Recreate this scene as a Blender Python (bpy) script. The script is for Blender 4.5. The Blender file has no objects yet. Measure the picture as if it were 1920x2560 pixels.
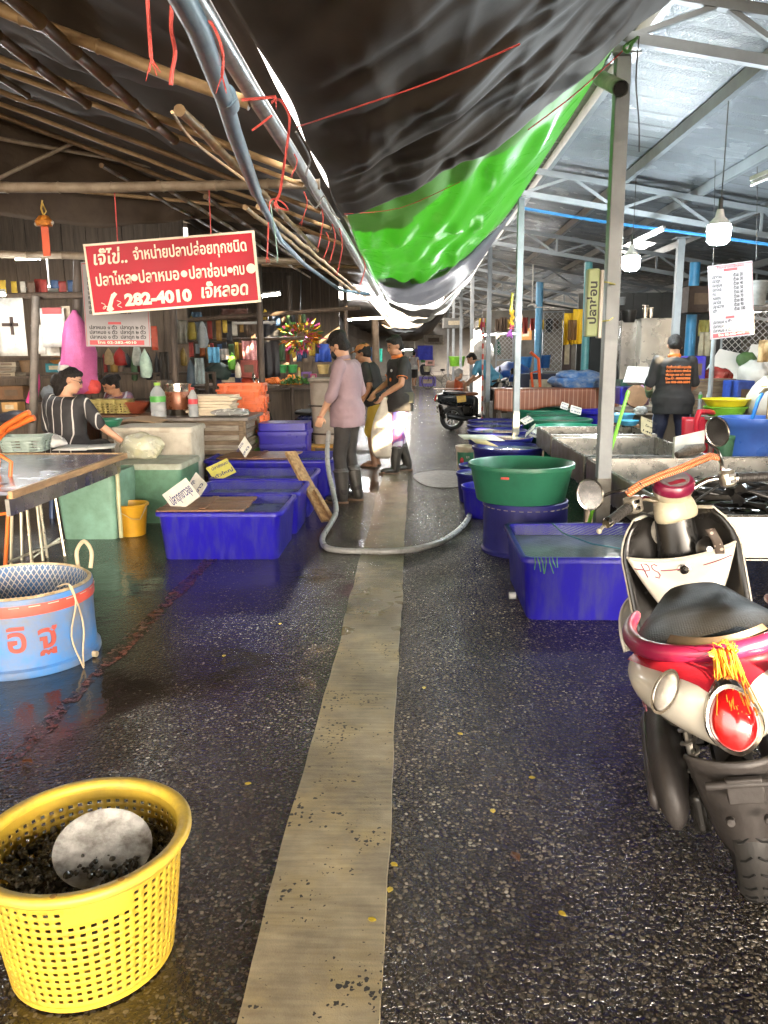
import bpy, bmesh, math, random
from mathutils import Vector as V, Matrix
random.seed(7)
R = math.radians
S = bpy.context.scene
COL = S.collection

# ------------------------------------------------------------------ camera
F, PW, PH, CH = 1950.0, 1920.0, 2560.0, 1.5
pitch = math.atan((1280 - 890) / F)
yaw = math.atan((1040 - 960) / F * math.cos(pitch))
FWD = V((-math.sin(yaw) * math.cos(pitch), math.cos(yaw) * math.cos(pitch), -math.sin(pitch)))
_r0 = V((math.cos(yaw), math.sin(yaw), 0)); _u0 = _r0.cross(FWD)
_ro = R(0.5)
RT = _r0 * math.cos(_ro) - _u0 * math.sin(_ro)
UP = _u0 * math.cos(_ro) + _r0 * math.sin(_ro)
EYE = V((0, 0, CH))
cd = bpy.data.cameras.new('camera'); cam = bpy.data.objects.new('camera', cd); COL.objects.link(cam)
cd.sensor_fit = 'VERTICAL'; cd.sensor_height = 24.0; cd.lens = 24.0 * F / PH
cd.clip_end = 500; cd.clip_start = 0.05
cam.matrix_world = Matrix(((RT.x, UP.x, -FWD.x, 0), (RT.y, UP.y, -FWD.y, 0), (RT.z, UP.z, -FWD.z, CH), (0, 0, 0, 1)))
S.camera = cam

# ------------------------------------------------------------------ light
SUN_EL = R(21); SUN_DIR = V((0.60, -0.80, 0)).normalized() * math.cos(SUN_EL) + V((0, 0, math.sin(SUN_EL)))
w = bpy.data.worlds.new('World'); S.world = w; w.use_nodes = True
nt = w.node_tree; bg = nt.nodes['Background']
sky = nt.nodes.new('ShaderNodeTexSky'); sky.sky_type = 'NISHITA'; sky.sun_disc = False
sky.sun_elevation = SUN_EL; sky.sun_rotation = math.atan2(SUN_DIR.x, SUN_DIR.y); sky.dust_density = 2.0
hsv = nt.nodes.new('ShaderNodeHueSaturation'); hsv.inputs['Saturation'].default_value = 0.18
nt.links.new(sky.outputs[0], hsv.inputs['Color']); wbm = nt.nodes.new('ShaderNodeMixRGB'); wbm.blend_type = 'MULTIPLY'; wbm.inputs[0].default_value = 1; wbm.inputs[2].default_value = (1.12, 1.0, 0.87, 1)
nt.links.new(hsv.outputs[0], wbm.inputs[1]); nt.links.new(wbm.outputs[0], bg.inputs[0]); bg.inputs[1].default_value = 0.15
sl = bpy.data.lights.new('sun', 'SUN'); sl.energy = 4.5; sl.angle = R(0.5); sl.color = (1.0, 0.78, 0.48)
so = bpy.data.objects.new('sun', sl); COL.objects.link(so)
so.rotation_euler = SUN_DIR.to_track_quat('Z', 'Y').to_euler()
S.view_settings.view_transform = 'Standard'; S.view_settings.look = 'None'
S.view_settings.gamma = 1; S.view_settings.exposure = 3.95
S.render.engine = 'CYCLES'
cy = S.cycles
cy.use_denoising = True; cy.denoiser = 'OPENIMAGEDENOISE'
cy.max_bounces = 10; cy.diffuse_bounces = 5; cy.glossy_bounces = 4; cy.transmission_bounces = 6; cy.transparent_max_bounces = 8
cy.sample_clamp_indirect = 6.0; cy.blur_glossy = 0.6; cy.caustics_reflective = False; cy.caustics_refractive = False

# ------------------------------------------------------------------ helpers
def ray(px, py): return FWD + RT * ((px - 960) / F) - UP * ((py - 1280) / F)
def gz(px, py, z=0.0):                     # point of the picture at height z
    d = ray(px, py); return EYE + d * ((z - CH) / d.z)
def at(px, py, Y):                         # point of the picture at distance Y down the aisle
    d = ray(px, py); return EYE + d * (Y / d.y)
XF = {}
def _set(o, label, cat, group, kind):
    if label: o['label'] = label
    if cat: o['category'] = cat
    if group: o['group'] = group
    if kind: o['kind'] = kind
def thing(name, label, cat, loc=(0, 0, 0), rz=0.0, group=None, rot=None):
    o = bpy.data.objects.new(name, None); COL.objects.link(o); o.empty_display_size = 0.1
    o.location = loc; o.rotation_euler = rot if rot else (0, 0, rz)
    XF[o.name] = Matrix.Translation(V(loc)) @ o.rotation_euler.to_matrix().to_4x4()
    _set(o, label, cat, group, None); return o
def copytree(o, loc, rz=None, label=None, scale=None, group=None):
    c = o.copy(); COL.objects.link(c); c.location = loc
    if rz is not None: c.rotation_euler = (0, 0, rz)
    if scale: c.scale = scale if isinstance(scale, tuple) else (scale,) * 3
    if label: c['label'] = label
    if group: c['group'] = group
    for ch in list(o.children):
        d = ch.copy(); COL.objects.link(d); d.parent = c
        for g in list(ch.children):
            e = g.copy(); COL.objects.link(e); e.parent = d
    return c
TMP = bpy.data.scenes.new('scratch')
def bake(me, mods):                        # apply modifiers to a mesh, return the new mesh
    o = bpy.data.objects.new('scratch', me); TMP.collection.objects.link(o)
    for t, kw in mods:
        m = o.modifiers.new(t, t)
        for k, v in kw.items(): setattr(m, k, v)
    vl = TMP.view_layers[0]; vl.update()
    out = bpy.data.meshes.new_from_object(o.evaluated_get(vl.depsgraph))
    bpy.data.objects.remove(o); bpy.data.meshes.remove(me)
    return out
CLOUD = bpy.data.textures.new('folds', 'CLOUDS'); CLOUD.noise_scale = 0.07; CLOUD.noise_depth = 2
CLOUD2 = bpy.data.textures.new('lumps', 'CLOUDS'); CLOUD2.noise_scale = 0.18; CLOUD2.noise_depth = 1

def rotm(axis, deg): return Matrix.Rotation(R(deg), 3, axis)
class MB:
    def __init__(s): s.v = []; s.f = []
    def add(s, vs, fs):
        n = len(s.v); s.v += [V(p) for p in vs]; s.f += [[i + n for i in f] for f in fs]; return s
    def box(s, c, size, rot=None):
        hx, hy, hz = [q / 2 for q in size]; c = V(c)
        vs = [V((x, y, z)) for z in (-hz, hz) for y in (-hy, hy) for x in (-hx, hx)]
        if rot: vs = [rot @ p for p in vs]
        return s.add([c + p for p in vs], [(0, 2, 3, 1), (4, 5, 7, 6), (0, 1, 5, 4), (2, 6, 7, 3), (0, 4, 6, 2), (1, 3, 7, 5)])
    def bar(s, a, b, wd, ht, up=(0, 0, 1)):                         # square bar from a to b
        a, b = V(a), V(b); d = (b - a); L = d.length; d.normalize(); up = V(up)
        x = d.cross(up)
        if x.length < 1e-4: x = d.cross(V((1, 0, 0)))
        x.normalize(); z = x.cross(d)
        m = Matrix((x, d, z)).transposed()
        return s.box((a + b) / 2, (wd, L, ht), m)
    def tube(s, pts, r, n=8, closed=False, cap=True, flat=None):
        pts = [V(p) for p in pts]; N = len(pts)
        rs = r if isinstance(r, (list, tuple)) else [r] * N
        prev = None; vs = []
        for i, p in enumerate(pts):
            a = pts[(i - 1) % N] if (closed or i > 0) else p
            b = pts[(i + 1) % N] if (closed or i < N - 1) else p
            t = (b - a).normalized()
            if prev is None:
                x = t.cross(V((0, 0, 1)))
                if x.length < 0.05: x = t.cross(V((0, 1, 0)))
            else: x = prev - t * prev.dot(t)
            x.normalize(); prev = x; y = t.cross(x)
            fl = flat if flat else (1, 1)
            for k in range(n):
                an = 2 * math.pi * k / n
                vs.append(p + x * (rs[i] * fl[0] * math.cos(an)) + y * (rs[i] * fl[1] * math.sin(an)))
        fs = []
        for i in range(N if closed else N - 1):
            j = (i + 1) % N
            for k in range(n):
                l = (k + 1) % n
                fs.append((i * n + k, i * n + l, j * n + l, j * n + k))
        if cap and not closed:
            fs.append(tuple(range(n - 1, -1, -1))); fs.append(tuple((N - 1) * n + k for k in range(n)))
        return s.add(vs, fs)
    def cyl(s, a, b, r0, r1=None, n=16): return s.tube([a, b], [r0, r0 if r1 is None else r1], n)
    def lathe(s, prof, c=(0, 0, 0), n=28, sx=1, sy=1, rot=None, caps=True):
        c = V(c); vs = []; fs = []
        for r, z in prof:
            for k in range(n):
                an = 2 * math.pi * k / n; p = V((r * sx * math.cos(an), r * sy * math.sin(an), z))
                if rot: p = rot @ p
                vs.append(c + p)
        for i in range(len(prof) - 1):
            for k in range(n):
                l = (k + 1) % n; fs.append((i * n + k, i * n + l, (i + 1) * n + l, (i + 1) * n + k))
        if caps:
            if prof[0][0] > 1e-4: fs.append(tuple(range(n - 1, -1, -1)))
            if prof[-1][0] > 1e-4: fs.append(tuple((len(prof) - 1) * n + k for k in range(n)))
        return s.add(vs, fs)
    def ball(s, c, r, n=12, m=8, rot=None):
        if not isinstance(r, (tuple, list)): r = (r, r, r)
        vs = []; fs = []; c = V(c)
        for i in range(1, m):
            t = math.pi * i / m
            for k in range(n):
                a = 2 * math.pi * k / n
                p = V((r[0] * math.sin(t) * math.cos(a), r[1] * math.sin(t) * math.sin(a), r[2] * math.cos(t)))
                if rot: p = rot @ p
                vs.append(c + p)
        t0 = V((0, 0, r[2])); t1 = V((0, 0, -r[2]))
        if rot: t0 = rot @ t0; t1 = rot @ t1
        vs += [c + t0, c + t1]
        for i in range(m - 2):
            for k in range(n):
                l = (k + 1) % n; fs.append((i * n + k, (i + 1) * n + k, (i + 1) * n + l, i * n + l))
        for k in range(n):
            l = (k + 1) % n; fs.append((len(vs) - 2, k, l)); fs.append((len(vs) - 1, (m - 2) * n + l, (m - 2) * n + k))
        return s.add(vs, fs)
    def grid(s, fn, nu, nv, skip=None, wrap=False):
        vs = [V(fn(i / nu, j / nv)) for j in range(nv + 1) for i in range(nu + 1)]; W = nu + 1
        fs = [(j * W + i, j * W + i + 1, (j + 1) * W + i + 1, (j + 1) * W + i) for j in range(nv) for i in range(nu) if not (skip and skip(i, j))]
        return s.add(vs, fs)
    def loft(s, rings, cap=True):                                    # rings of equal count
        n = len(rings[0]); vs = [p for r in rings for p in r]; fs = []
        for i in range(len(rings) - 1):
            for k in range(n):
                l = (k + 1) % n; fs.append((i * n + k, i * n + l, (i + 1) * n + l, (i + 1) * n + k))
        if cap: fs.append(tuple(range(n - 1, -1, -1))); fs.append(tuple((len(rings) - 1) * n + k for k in range(n)))
        return s.add(vs, fs)
    def prism(s, poly, depth, origin=(0, 0, 0), ux=(1, 0, 0), uy=(0, 0, 1)):   # 2-D outline thickened along ux x uy
        o = V(origin); ux = V(ux); uy = V(uy); nn = ux.cross(uy).normalized() * depth; n = len(poly)
        vs = [o + ux * x + uy * y for x, y in poly] + [o + ux * x + uy * y + nn for x, y in poly]
        fs = [tuple(range(n - 1, -1, -1)), tuple(range(n, 2 * n))] + [(i, (i + 1) % n, n + (i + 1) % n, n + i) for i in range(n)]
        return s.add(vs, fs)
    def build(s, name, mat, parent=None, label=None, cat=None, group=None, kind=None, world=False, bev=0, sub=0, smooth=True, solid=0, bake_mods=None, root=None, ang=40):
        me = bpy.data.meshes.new(name)
        vs = s.v
        if world and parent:
            q = root or parent
            inv = XF[q.name].inverted(); vs = [inv @ p for p in vs]
        me.from_pydata([tuple(p) for p in vs], [], s.f); me.update()
        b = bmesh.new(); b.from_mesh(me); bmesh.ops.recalc_face_normals(b, faces=b.faces); b.to_mesh(me); b.free()
        if bake_mods: me = bake(me, bake_mods); me.name = name
        if smooth:
            me.polygons.foreach_set('use_smooth', [True] * len(me.polygons))
            if ang and not sub: me.set_sharp_from_angle(angle=R(ang))
        if not isinstance(mat, (list, tuple)): mat = [mat]
        for m_ in mat: me.materials.append(m_)
        o = bpy.data.objects.new(name, me); COL.objects.link(o)
        if parent: o.parent = parent
        if solid: m = o.modifiers.new('solid', 'SOLIDIFY'); m.thickness = solid; m.offset = 0
        if bev: m = o.modifiers.new('bevel', 'BEVEL'); m.width = bev; m.segments = 2; m.limit_method = 'ANGLE'; m.angle_limit = R(35)
        if sub: m = o.modifiers.new('sub', 'SUBSURF'); m.levels = sub; m.render_levels = sub
        _set(o, label, cat, group, kind)
        if not parent: XF[o.name] = Matrix.Identity(4)
        return o
def crv(pts, n=4):                         # smooth curve through points
    P = [V(p) for p in pts]; q = []
    for i in range(len(P) - 1):
        p0, p1, p2, p3 = P[max(0, i - 1)], P[i], P[i + 1], P[min(len(P) - 1, i + 2)]
        for k in range(n):
            t = k / n; q.append(.5 * ((2 * p1) + (p2 - p0) * t + (2 * p0 - 5 * p1 + 4 * p2 - p3) * t * t + (3 * p1 - p0 - 3 * p2 + p3) * t ** 3))
    return q + [P[-1]]
def one(name, label, cat, mb, mat, group=None, origin=None, **kw):   # a thing that is one mesh; origin moved to its base
    o = mb.build(name, mat, None, label, cat, group, **kw)
    if origin is not None:
        og = V(origin); o.data.transform(Matrix.Translation(-og)); o.location = og; XF[o.name] = Matrix.Translation(og)
    return o
def text(body, size, mat, parent, M4, name='lettering', bold=0.0, align='CENTER', world=True, root=None, ext=0.0006, sx=1.0, fit=None):
    cu = bpy.data.curves.new(name, 'FONT'); cu.body = body; cu.size = size; cu.align_x = align; cu.align_y = 'CENTER'
    cu.offset = bold * size; cu.extrude = ext; cu.resolution_u = 3; cu.space_line = 0.95
    o = bpy.data.objects.new('scratch', cu); TMP.collection.objects.link(o); vl = TMP.view_layers[0]; vl.update()
    me = bpy.data.meshes.new_from_object(o.evaluated_get(vl.depsgraph)); bpy.data.objects.remove(o)
    if fit:
        xs = [v.co.x for v in me.vertices]; sx = fit / max(1e-5, max(xs) - min(xs))
        if align == 'CENTER': me.transform(Matrix.Translation((-(max(xs) + min(xs)) / 2, 0, 0)))
    M4 = M4 @ Matrix.Diagonal((sx, 1, 1, 1))
    if world and parent: M4 = XF[(root or parent).name].inverted() @ M4
    me.transform(M4); me.name = name; me.materials.clear(); me.materials.append(mat)
    t = bpy.data.objects.new(name, me); COL.objects.link(t); t.parent = parent; return t
def frame(o, x, y):                       # 4x4 with given origin, x axis and y axis
    x = V(x).normalized(); y = V(y); z = x.cross(y).normalized(); y = z.cross(x)
    return Matrix(((x.x, y.x, z.x, o[0]), (x.y, y.y, z.y, o[1]), (x.z, y.z, z.z, o[2]), (0, 0, 0, 1)))

# ------------------------------------------------------------------ materials
MATS = {}
def hexc(h):
    h = h.lstrip('#'); c = [int(h[i:i + 2], 16) / 255 for i in (0, 2, 4)]
    return tuple(((q + 0.055) / 1.055) ** 2.4 if q > 0.04045 else q / 12.92 for q in c)
def mat(name, c, rough=0.5, metal=0.0, c2=None, ns=6.0, nd=0.5, bump=0.0, bs=60.0, spec=0.5, trans=0.0, em=None, coat=0.0, wave=None, rv=0.15, stretch=None, ior=1.45):
    """principled surface whose colour wanders between c and c2 (dirt, wear) and whose gloss is uneven"""
    if name in MATS: return MATS[name]
    if isinstance(c, str): c = hexc(c)
    if isinstance(c2, str): c2 = hexc(c2)
    if c2 is None: c2 = tuple(q * 0.62 for q in c)
    m = bpy.data.materials.new(name); m.use_nodes = True; n = m.node_tree.nodes; l = m.node_tree.links
    p = n['Principled BSDF']; p.inputs['Metallic'].default_value = metal; p.inputs['Roughness'].default_value = rough
    p.inputs['Specular IOR Level'].default_value = spec; p.inputs['Transmission Weight'].default_value = trans
    p.inputs['Coat Weight'].default_value = coat; p.inputs['IOR'].default_value = ior
    tc = n.new('ShaderNodeTexCoord'); oi = n.new('ShaderNodeObjectInfo')
    mp = n.new('ShaderNodeVectorMath'); mp.operation = 'MULTIPLY_ADD'; mp.inputs[1].default_value = stretch or (1, 1, 1)
    l.new(tc.outputs['Object'], mp.inputs[0]); l.new(oi.outputs['Random'], mp.inputs[2])
    nz = n.new('ShaderNodeTexNoise'); nz.inputs['Scale'].default_value = ns; nz.inputs['Detail'].default_value = 7; nz.inputs['Roughness'].default_value = 0.65
    l.new(mp.outputs[0], nz.inputs['Vector'])
    rp = n.new('ShaderNodeValToRGB'); rp.color_ramp.elements[0].position = max(0.0, nd - 0.16); rp.color_ramp.elements[1].position = min(1.0, nd + 0.16)
    rp.color_ramp.elements[0].color = (*c2, 1); rp.color_ramp.elements[1].color = (*c, 1)
    l.new(nz.outputs['Fac'], rp.inputs[0]); out = rp.outputs[0]
    if wave:                                # (scale, axis, colour, sharpness)  stripes that belong to the surface
        wv = n.new('ShaderNodeTexWave'); wv.bands_direction = wave[1]; wv.inputs['Scale'].default_value = wave[0]; wv.inputs['Distortion'].default_value = wave[4] if len(wave) > 4 else 0.0
        wv.inputs['Detail'].default_value = 1.0
        l.new(tc.outputs['Object'], wv.inputs['Vector'])
        r2 = n.new('ShaderNodeValToRGB'); r2.color_ramp.elements[0].position = wave[3]; r2.color_ramp.elements[1].position = min(1, wave[3] + 0.04)
        l.new(wv.outputs['Fac'], r2.inputs[0])
        mx = n.new('ShaderNodeMixRGB'); l.new(r2.outputs[0], mx.inputs[0]); l.new(out, mx.inputs[1])
        wc = hexc(wave[2]) if isinstance(wave[2], str) else wave[2]; mx.inputs[2].default_value = (*wc, 1); out = mx.outputs[0]
    l.new(out, p.inputs['Base Color'])
    if rv:
        mr = n.new('ShaderNodeMapRange'); mr.inputs['To Min'].default_value = max(0.02, rough - rv); mr.inputs['To Max'].default_value = min(1, rough + rv)
        n2 = n.new('ShaderNodeTexNoise'); n2.inputs['Scale'].default_value = ns * 2.3; n2.inputs['Detail'].default_value = 4
        l.new(mp.outputs[0], n2.inputs['Vector']); l.new(n2.outputs['Fac'], mr.inputs['Value']); l.new(mr.outputs[0], p.inputs['Roughness'])
    if bump:
        n3 = n.new('ShaderNodeTexNoise'); n3.inputs['Scale'].default_value = bs; n3.inputs['Detail'].default_value = 5
        l.new(mp.outputs[0], n3.inputs['Vector'])
        b = n.new('ShaderNodeBump'); b.inputs['Strength'].default_value = bump; b.inputs['Distance'].default_value = 0.02
        l.new(n3.outputs['Fac'], b.inputs['Height']); l.new(b.outputs[0], p.inputs['Normal'])
    if em:
        p.inputs['Emission Color'].default_value = (*em[0], 1); p.inputs['Emission Strength'].default_value = em[1]
    MATS[name] = m; return m
def nodes_of(m): return m.node_tree.nodes, m.node_tree.links, m.node_tree.nodes['Principled BSDF']
# ================================================================== SETTING
# --- wet asphalt: exposed stones in dark binder, puddles that flatten the relief
def ground_mat():
    m = mat('wet_asphalt', (0.03, 0.028, 0.025), 0.2, rv=0); n, l, p = nodes_of(m)
    tc = n.new('ShaderNodeTexCoord')
    def noise(sc, det=5, ro=0.6):
        q = n.new('ShaderNodeTexNoise'); q.inputs['Scale'].default_value = sc; q.inputs['Detail'].default_value = det; q.inputs['Roughness'].default_value = ro
        l.new(tc.outputs['Object'], q.inputs['Vector']); return q.outputs['Fac']
    def ramp(src, a, b, ca=(0, 0, 0), cb=(1, 1, 1)):
        q = n.new('ShaderNodeValToRGB'); q.color_ramp.elements[0].position = a; q.color_ramp.elements[1].position = b
        q.color_ramp.elements[0].color = (*ca, 1); q.color_ramp.elements[1].color = (*cb, 1); l.new(src, q.inputs[0]); return q.outputs[0]
    def mth(op, a, b):
        q = n.new('ShaderNodeMath'); q.operation = op
        for i, x in enumerate((a, b)):
            if isinstance(x, (int, float)): q.inputs[i].default_value = x
            else: l.new(x, q.inputs[i])
        return q.outputs[0]
    def mixc(f, a, b):
        q = n.new('ShaderNodeMixRGB'); l.new(f, q.inputs[0])
        for i, x in ((1, a), (2, b)):
            if isinstance(x, tuple): q.inputs[i].default_value = (*x, 1)
            else: l.new(x, q.inputs[i])
        return q.outputs[0]
    wp = n.new('ShaderNodeTexNoise'); wp.inputs['Scale'].default_value = 60; l.new(tc.outputs['Object'], wp.inputs['Vector'])
    av = n.new('ShaderNodeVectorMath'); av.operation = 'MULTIPLY_ADD'; av.inputs[1].default_value = (0.012, 0.012, 0.012)
    l.new(wp.outputs['Color'], av.inputs[0]); l.new(tc.outputs['Object'], av.inputs[2])
    def vor(sc):
        q = n.new('ShaderNodeTexVoronoi'); q.inputs['Scale'].default_value = sc; l.new(av.outputs[0], q.inputs['Vector'])
        sp = n.new('ShaderNodeSeparateColor'); l.new(q.outputs['Color'], sp.inputs[0]); return q.outputs['Distance'], sp.outputs[0], sp.outputs[1]
    d1, a1, b1 = vor(66); d2, a2, b2 = vor(135)
    stone1 = mth('MULTIPLY', ramp(d1, 0.34, 0.50, (1, 1, 1), (0, 0, 0)), ramp(a1, 0.40, 0.45))
    stone2 = mth('MULTIPLY', ramp(d2, 0.34, 0.52, (1, 1, 1), (0, 0, 0)), ramp(a2, 0.30, 0.36))
    sc1 = ramp(b1, 0.0, 1.0, (0.022, 0.018, 0.014), (0.34, 0.29, 0.215)); 
    pale = ramp(b1, 0.90, 0.92); sc1 = mixc(pale, sc1, (0.45, 0.40, 0.31))
    sc2 = ramp(b2, 0.3, 1.0, (0.018, 0.015, 0.011), (0.24, 0.20, 0.145))
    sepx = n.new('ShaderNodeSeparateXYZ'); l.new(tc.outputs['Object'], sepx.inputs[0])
    side = mth('ADD', mth('MULTIPLY', mth('GREATER_THAN', sepx.outputs['X'], -0.25), 0.55), 0.45)      # right lane rougher; its pale stones coloured brighter to stand for roof reflection
    wear = mth('MULTIPLY', ramp(noise(1.3, 6), 0.34, 0.60), side)  # stone wear, scaled by the painted brightening of the right lane
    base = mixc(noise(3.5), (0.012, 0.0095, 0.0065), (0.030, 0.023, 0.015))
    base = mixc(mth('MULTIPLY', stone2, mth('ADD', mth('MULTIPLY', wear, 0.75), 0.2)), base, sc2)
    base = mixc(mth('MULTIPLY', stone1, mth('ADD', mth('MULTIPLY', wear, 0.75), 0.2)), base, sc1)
    pud = mth('MULTIPLY', ramp(noise(0.75, 4, 0.5), 0.485, 0.60), mth('SUBTRACT', 1.45, side))
    moss = mth('MULTIPLY', ramp(noise(2.1, 5), 0.60, 0.72), 0.12)
    base = mixc(moss, base, (0.025, 0.030, 0.010))
    base = mixc(mth('MULTIPLY', pud, 0.65), base, (0.008, 0.0065, 0.005))
    l.new(base, p.inputs['Base Color'])
    rough = mth('ADD', mth('MULTIPLY', noise(9, 5), 0.14), 0.04)
    rough = mth('ADD', mth('MULTIPLY', mth('SUBTRACT', 1.0, pud), rough), 0.04)
    l.new(rough, p.inputs['Roughness'])
    relief = mth('ADD', mth('MULTIPLY', mth('MULTIPLY', d1, d1), -1.0), mth('MULTIPLY', mth('MULTIPLY', d2, d2), -0.45))
    relief = mth('ADD', relief, mth('MULTIPLY', noise(45, 2), 0.5))
    relief = mth('MULTIPLY', relief, mth('SUBTRACT', 1.0, mth('MULTIPLY', pud, 0.9)))
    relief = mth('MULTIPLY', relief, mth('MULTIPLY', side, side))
    relief = mth('ADD', relief, mth('MULTIPLY', noise(11, 2), 0.22))
    b = n.new('ShaderNodeBump'); b.inputs['Strength'].default_value = 1.0; b.inputs['Distance'].default_value = 0.015; p.inputs['Specular IOR Level'].default_value = 0.65
    l.new(relief, b.inputs['Height']); l.new(b.outputs[0], p.inputs['Normal']); p.inputs['IOR'].default_value = 1.5
    return m
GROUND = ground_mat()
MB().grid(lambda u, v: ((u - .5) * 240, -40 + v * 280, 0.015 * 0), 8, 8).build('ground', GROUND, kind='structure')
def strip_mat():
    m = mat('worn_concrete', (0.42, 0.35, 0.225), 0.45, c2=(0.19, 0.155, 0.10), ns=3.2, rv=0, bump=0.25, bs=220); n, l, p = nodes_of(m)
    tc = n.new('ShaderNodeTexCoord'); src = p.inputs['Base Color'].links[0].from_socket
    vo = n.new('ShaderNodeTexVoronoi'); vo.inputs['Scale'].default_value = 58; vo.inputs['Randomness'].default_value = 1
    wp = n.new('ShaderNodeTexNoise'); wp.inputs['Scale'].default_value = 70; l.new(tc.outputs['Object'], wp.inputs['Vector'])
    av = n.new('ShaderNodeVectorMath'); av.operation = 'MULTIPLY_ADD'; av.inputs[1].default_value = (0.02, 0.02, 0.02)
    l.new(wp.outputs['Color'], av.inputs[0]); l.new(tc.outputs['Object'], av.inputs[2]); l.new(av.outputs[0], vo.inputs['Vector'])
    sp = n.new('ShaderNodeSeparateColor'); l.new(vo.outputs['Color'], sp.inputs[0])
    clus = n.new('ShaderNodeTexNoise'); clus.inputs['Scale'].default_value = 4.2; clus.inputs['Detail'].default_value = 6; clus.inputs['Roughness'].default_value = .7; l.new(tc.outputs['Object'], clus.inputs['Vector'])
    th = n.new('ShaderNodeMapRange'); th.inputs['From Min'].default_value = 0.43; th.inputs['From Max'].default_value = 0.62; th.inputs['To Min'].default_value = 0.0; th.inputs['To Max'].default_value = 0.54
    l.new(clus.outputs['Fac'], th.inputs['Value'])
    rs = n.new('ShaderNodeMath'); rs.operation = 'MULTIPLY'; l.new(th.outputs[0], rs.inputs[0]); l.new(sp.outputs[0], rs.inputs[1])
    lt = n.new('ShaderNodeMath'); lt.operation = 'LESS_THAN'; l.new(vo.outputs['Distance'], lt.inputs[0]); l.new(rs.outputs[0], lt.inputs[1])
    st = n.new('ShaderNodeMapRange'); st.inputs['From Min'].default_value = 0.45; st.inputs['From Max'].default_value = 0.68; l.new(clus.outputs['Fac'], st.inputs['Value'])
    ms = n.new('ShaderNodeMath'); ms.operation = 'MULTIPLY'; ms.inputs[1].default_value = 0.7; l.new(st.outputs[0], ms.inputs[0])
    m0 = n.new('ShaderNodeMixRGB'); l.new(ms.outputs[0], m0.inputs[0]); l.new(src, m0.inputs[1]); m0.inputs[2].default_value = (0.40, 0.30, 0.13, 1)
    m1 = n.new('ShaderNodeMixRGB'); l.new(lt.outputs[0], m1.inputs[0]); l.new(m0.outputs[0], m1.inputs[1]); m1.inputs[2].default_value = (0.022, 0.018, 0.014, 1)
    br = n.new('ShaderNodeTexNoise'); br.inputs['Scale'].default_value = 6; br.inputs['Detail'].default_value = 6
    sv = n.new('ShaderNodeVectorMath'); sv.operation = 'MULTIPLY'; sv.inputs[1].default_value = (1, 9, 1); l.new(tc.outputs['Object'], sv.inputs[0]); l.new(sv.outputs[0], br.inputs['Vector'])
    bl = n.new('ShaderNodeTexNoise'); bl.inputs['Scale'].default_value = 1.7; bl.inputs['Detail'].default_value = 7; l.new(tc.outputs['Object'], bl.inputs['Vector'])
    bm2 = n.new('ShaderNodeMath'); bm2.operation = 'MULTIPLY_ADD'; bm2.inputs[1].default_value = .45; l.new(br.outputs['Fac'], bm2.inputs[0]); l.new(bl.outputs['Fac'], bm2.inputs[2])
    mb = n.new('ShaderNodeMapRange'); mb.inputs['From Min'].default_value = .5; mb.inputs['From Max'].default_value = .95; mb.inputs['To Min'].default_value = 0.5; mb.inputs['To Max'].default_value = 1.35; l.new(bm2.outputs[0], mb.inputs['Value'])
    mm = n.new('ShaderNodeMixRGB'); mm.blend_type = 'MULTIPLY'; mm.inputs[0].default_value = 1; l.new(m1.outputs[0], mm.inputs[1]); l.new(mb.outputs[0], mm.inputs[2])
    sx = n.new('ShaderNodeSeparateXYZ'); l.new(tc.outputs['Object'], sx.inputs[0])
    wn = n.new('ShaderNodeTexNoise'); wn.inputs['Scale'].default_value = 3.0; wn.inputs['Detail'].default_value = 4; l.new(tc.outputs['Object'], wn.inputs['Vector'])
    ad = n.new('ShaderNodeMath'); ad.operation = 'MULTIPLY_ADD'; ad.inputs[1].default_value = 4.0; l.new(wn.outputs['Fac'], ad.inputs[0]); l.new(sx.outputs['Y'], ad.inputs[2])
    wr = n.new('ShaderNodeMapRange'); wr.inputs['From Min'].default_value = 5.5; wr.inputs['From Max'].default_value = 8.0; wr.inputs['To Min'].default_value = 0.42; wr.inputs['To Max'].default_value = 0.07; l.new(ad.outputs[0], wr.inputs['Value'])
    l.new(wr.outputs[0], p.inputs['Roughness'])
    wd_ = n.new('ShaderNodeMapRange'); wd_.inputs['From Min'].default_value = 5.5; wd_.inputs['From Max'].default_value = 8.0; wd_.inputs['To Min'].default_value = 1.0; wd_.inputs['To Max'].default_value = 0.42; l.new(ad.outputs[0], wd_.inputs['Value'])
    m9 = n.new('ShaderNodeMixRGB'); m9.blend_type = 'MULTIPLY'; m9.inputs[0].default_value = 1; l.new(mm.outputs[0], m9.inputs[1]); l.new(wd_.outputs[0], m9.inputs[2]); l.new(m9.outputs[0], p.inputs['Base Color'])
    return m
rr = random.Random(3)
_js = lambda y, s: .4 * (.012 * math.sin(y * 2.1 + s) + .008 * math.sin(y * 5.3 + 2 * s) + .005 * math.sin(y * 13 + s) + rr.uniform(-.007, .007))
eL = [(-0.408 + _js(-3 + i * .12, 0), -3 + i * 0.12) for i in range(380)]; eR = [(-0.083 + .7 * _js(y, 4), y) for x, y in eL]
mb = MB(); nn = len(eL)
mb.add([V((x, y, 0.012)) for x, y in eL] + [V((x, y, 0.012)) for x, y in eR] + [V((x - .004, y, -0.01)) for x, y in eL] + [V((x + .004, y, -0.01)) for x, y in eR],
       [(i, i + 1, nn + i + 1, nn + i) for i in range(nn - 1)] + [(2 * nn + i, 2 * nn + i + 1, i + 1, i) for i in range(nn - 1)] + [(nn + i, nn + i + 1, 3 * nn + i + 1, 3 * nn + i) for i in range(nn - 1)])
mb.build('concrete_path', strip_mat(), kind='structure')
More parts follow.
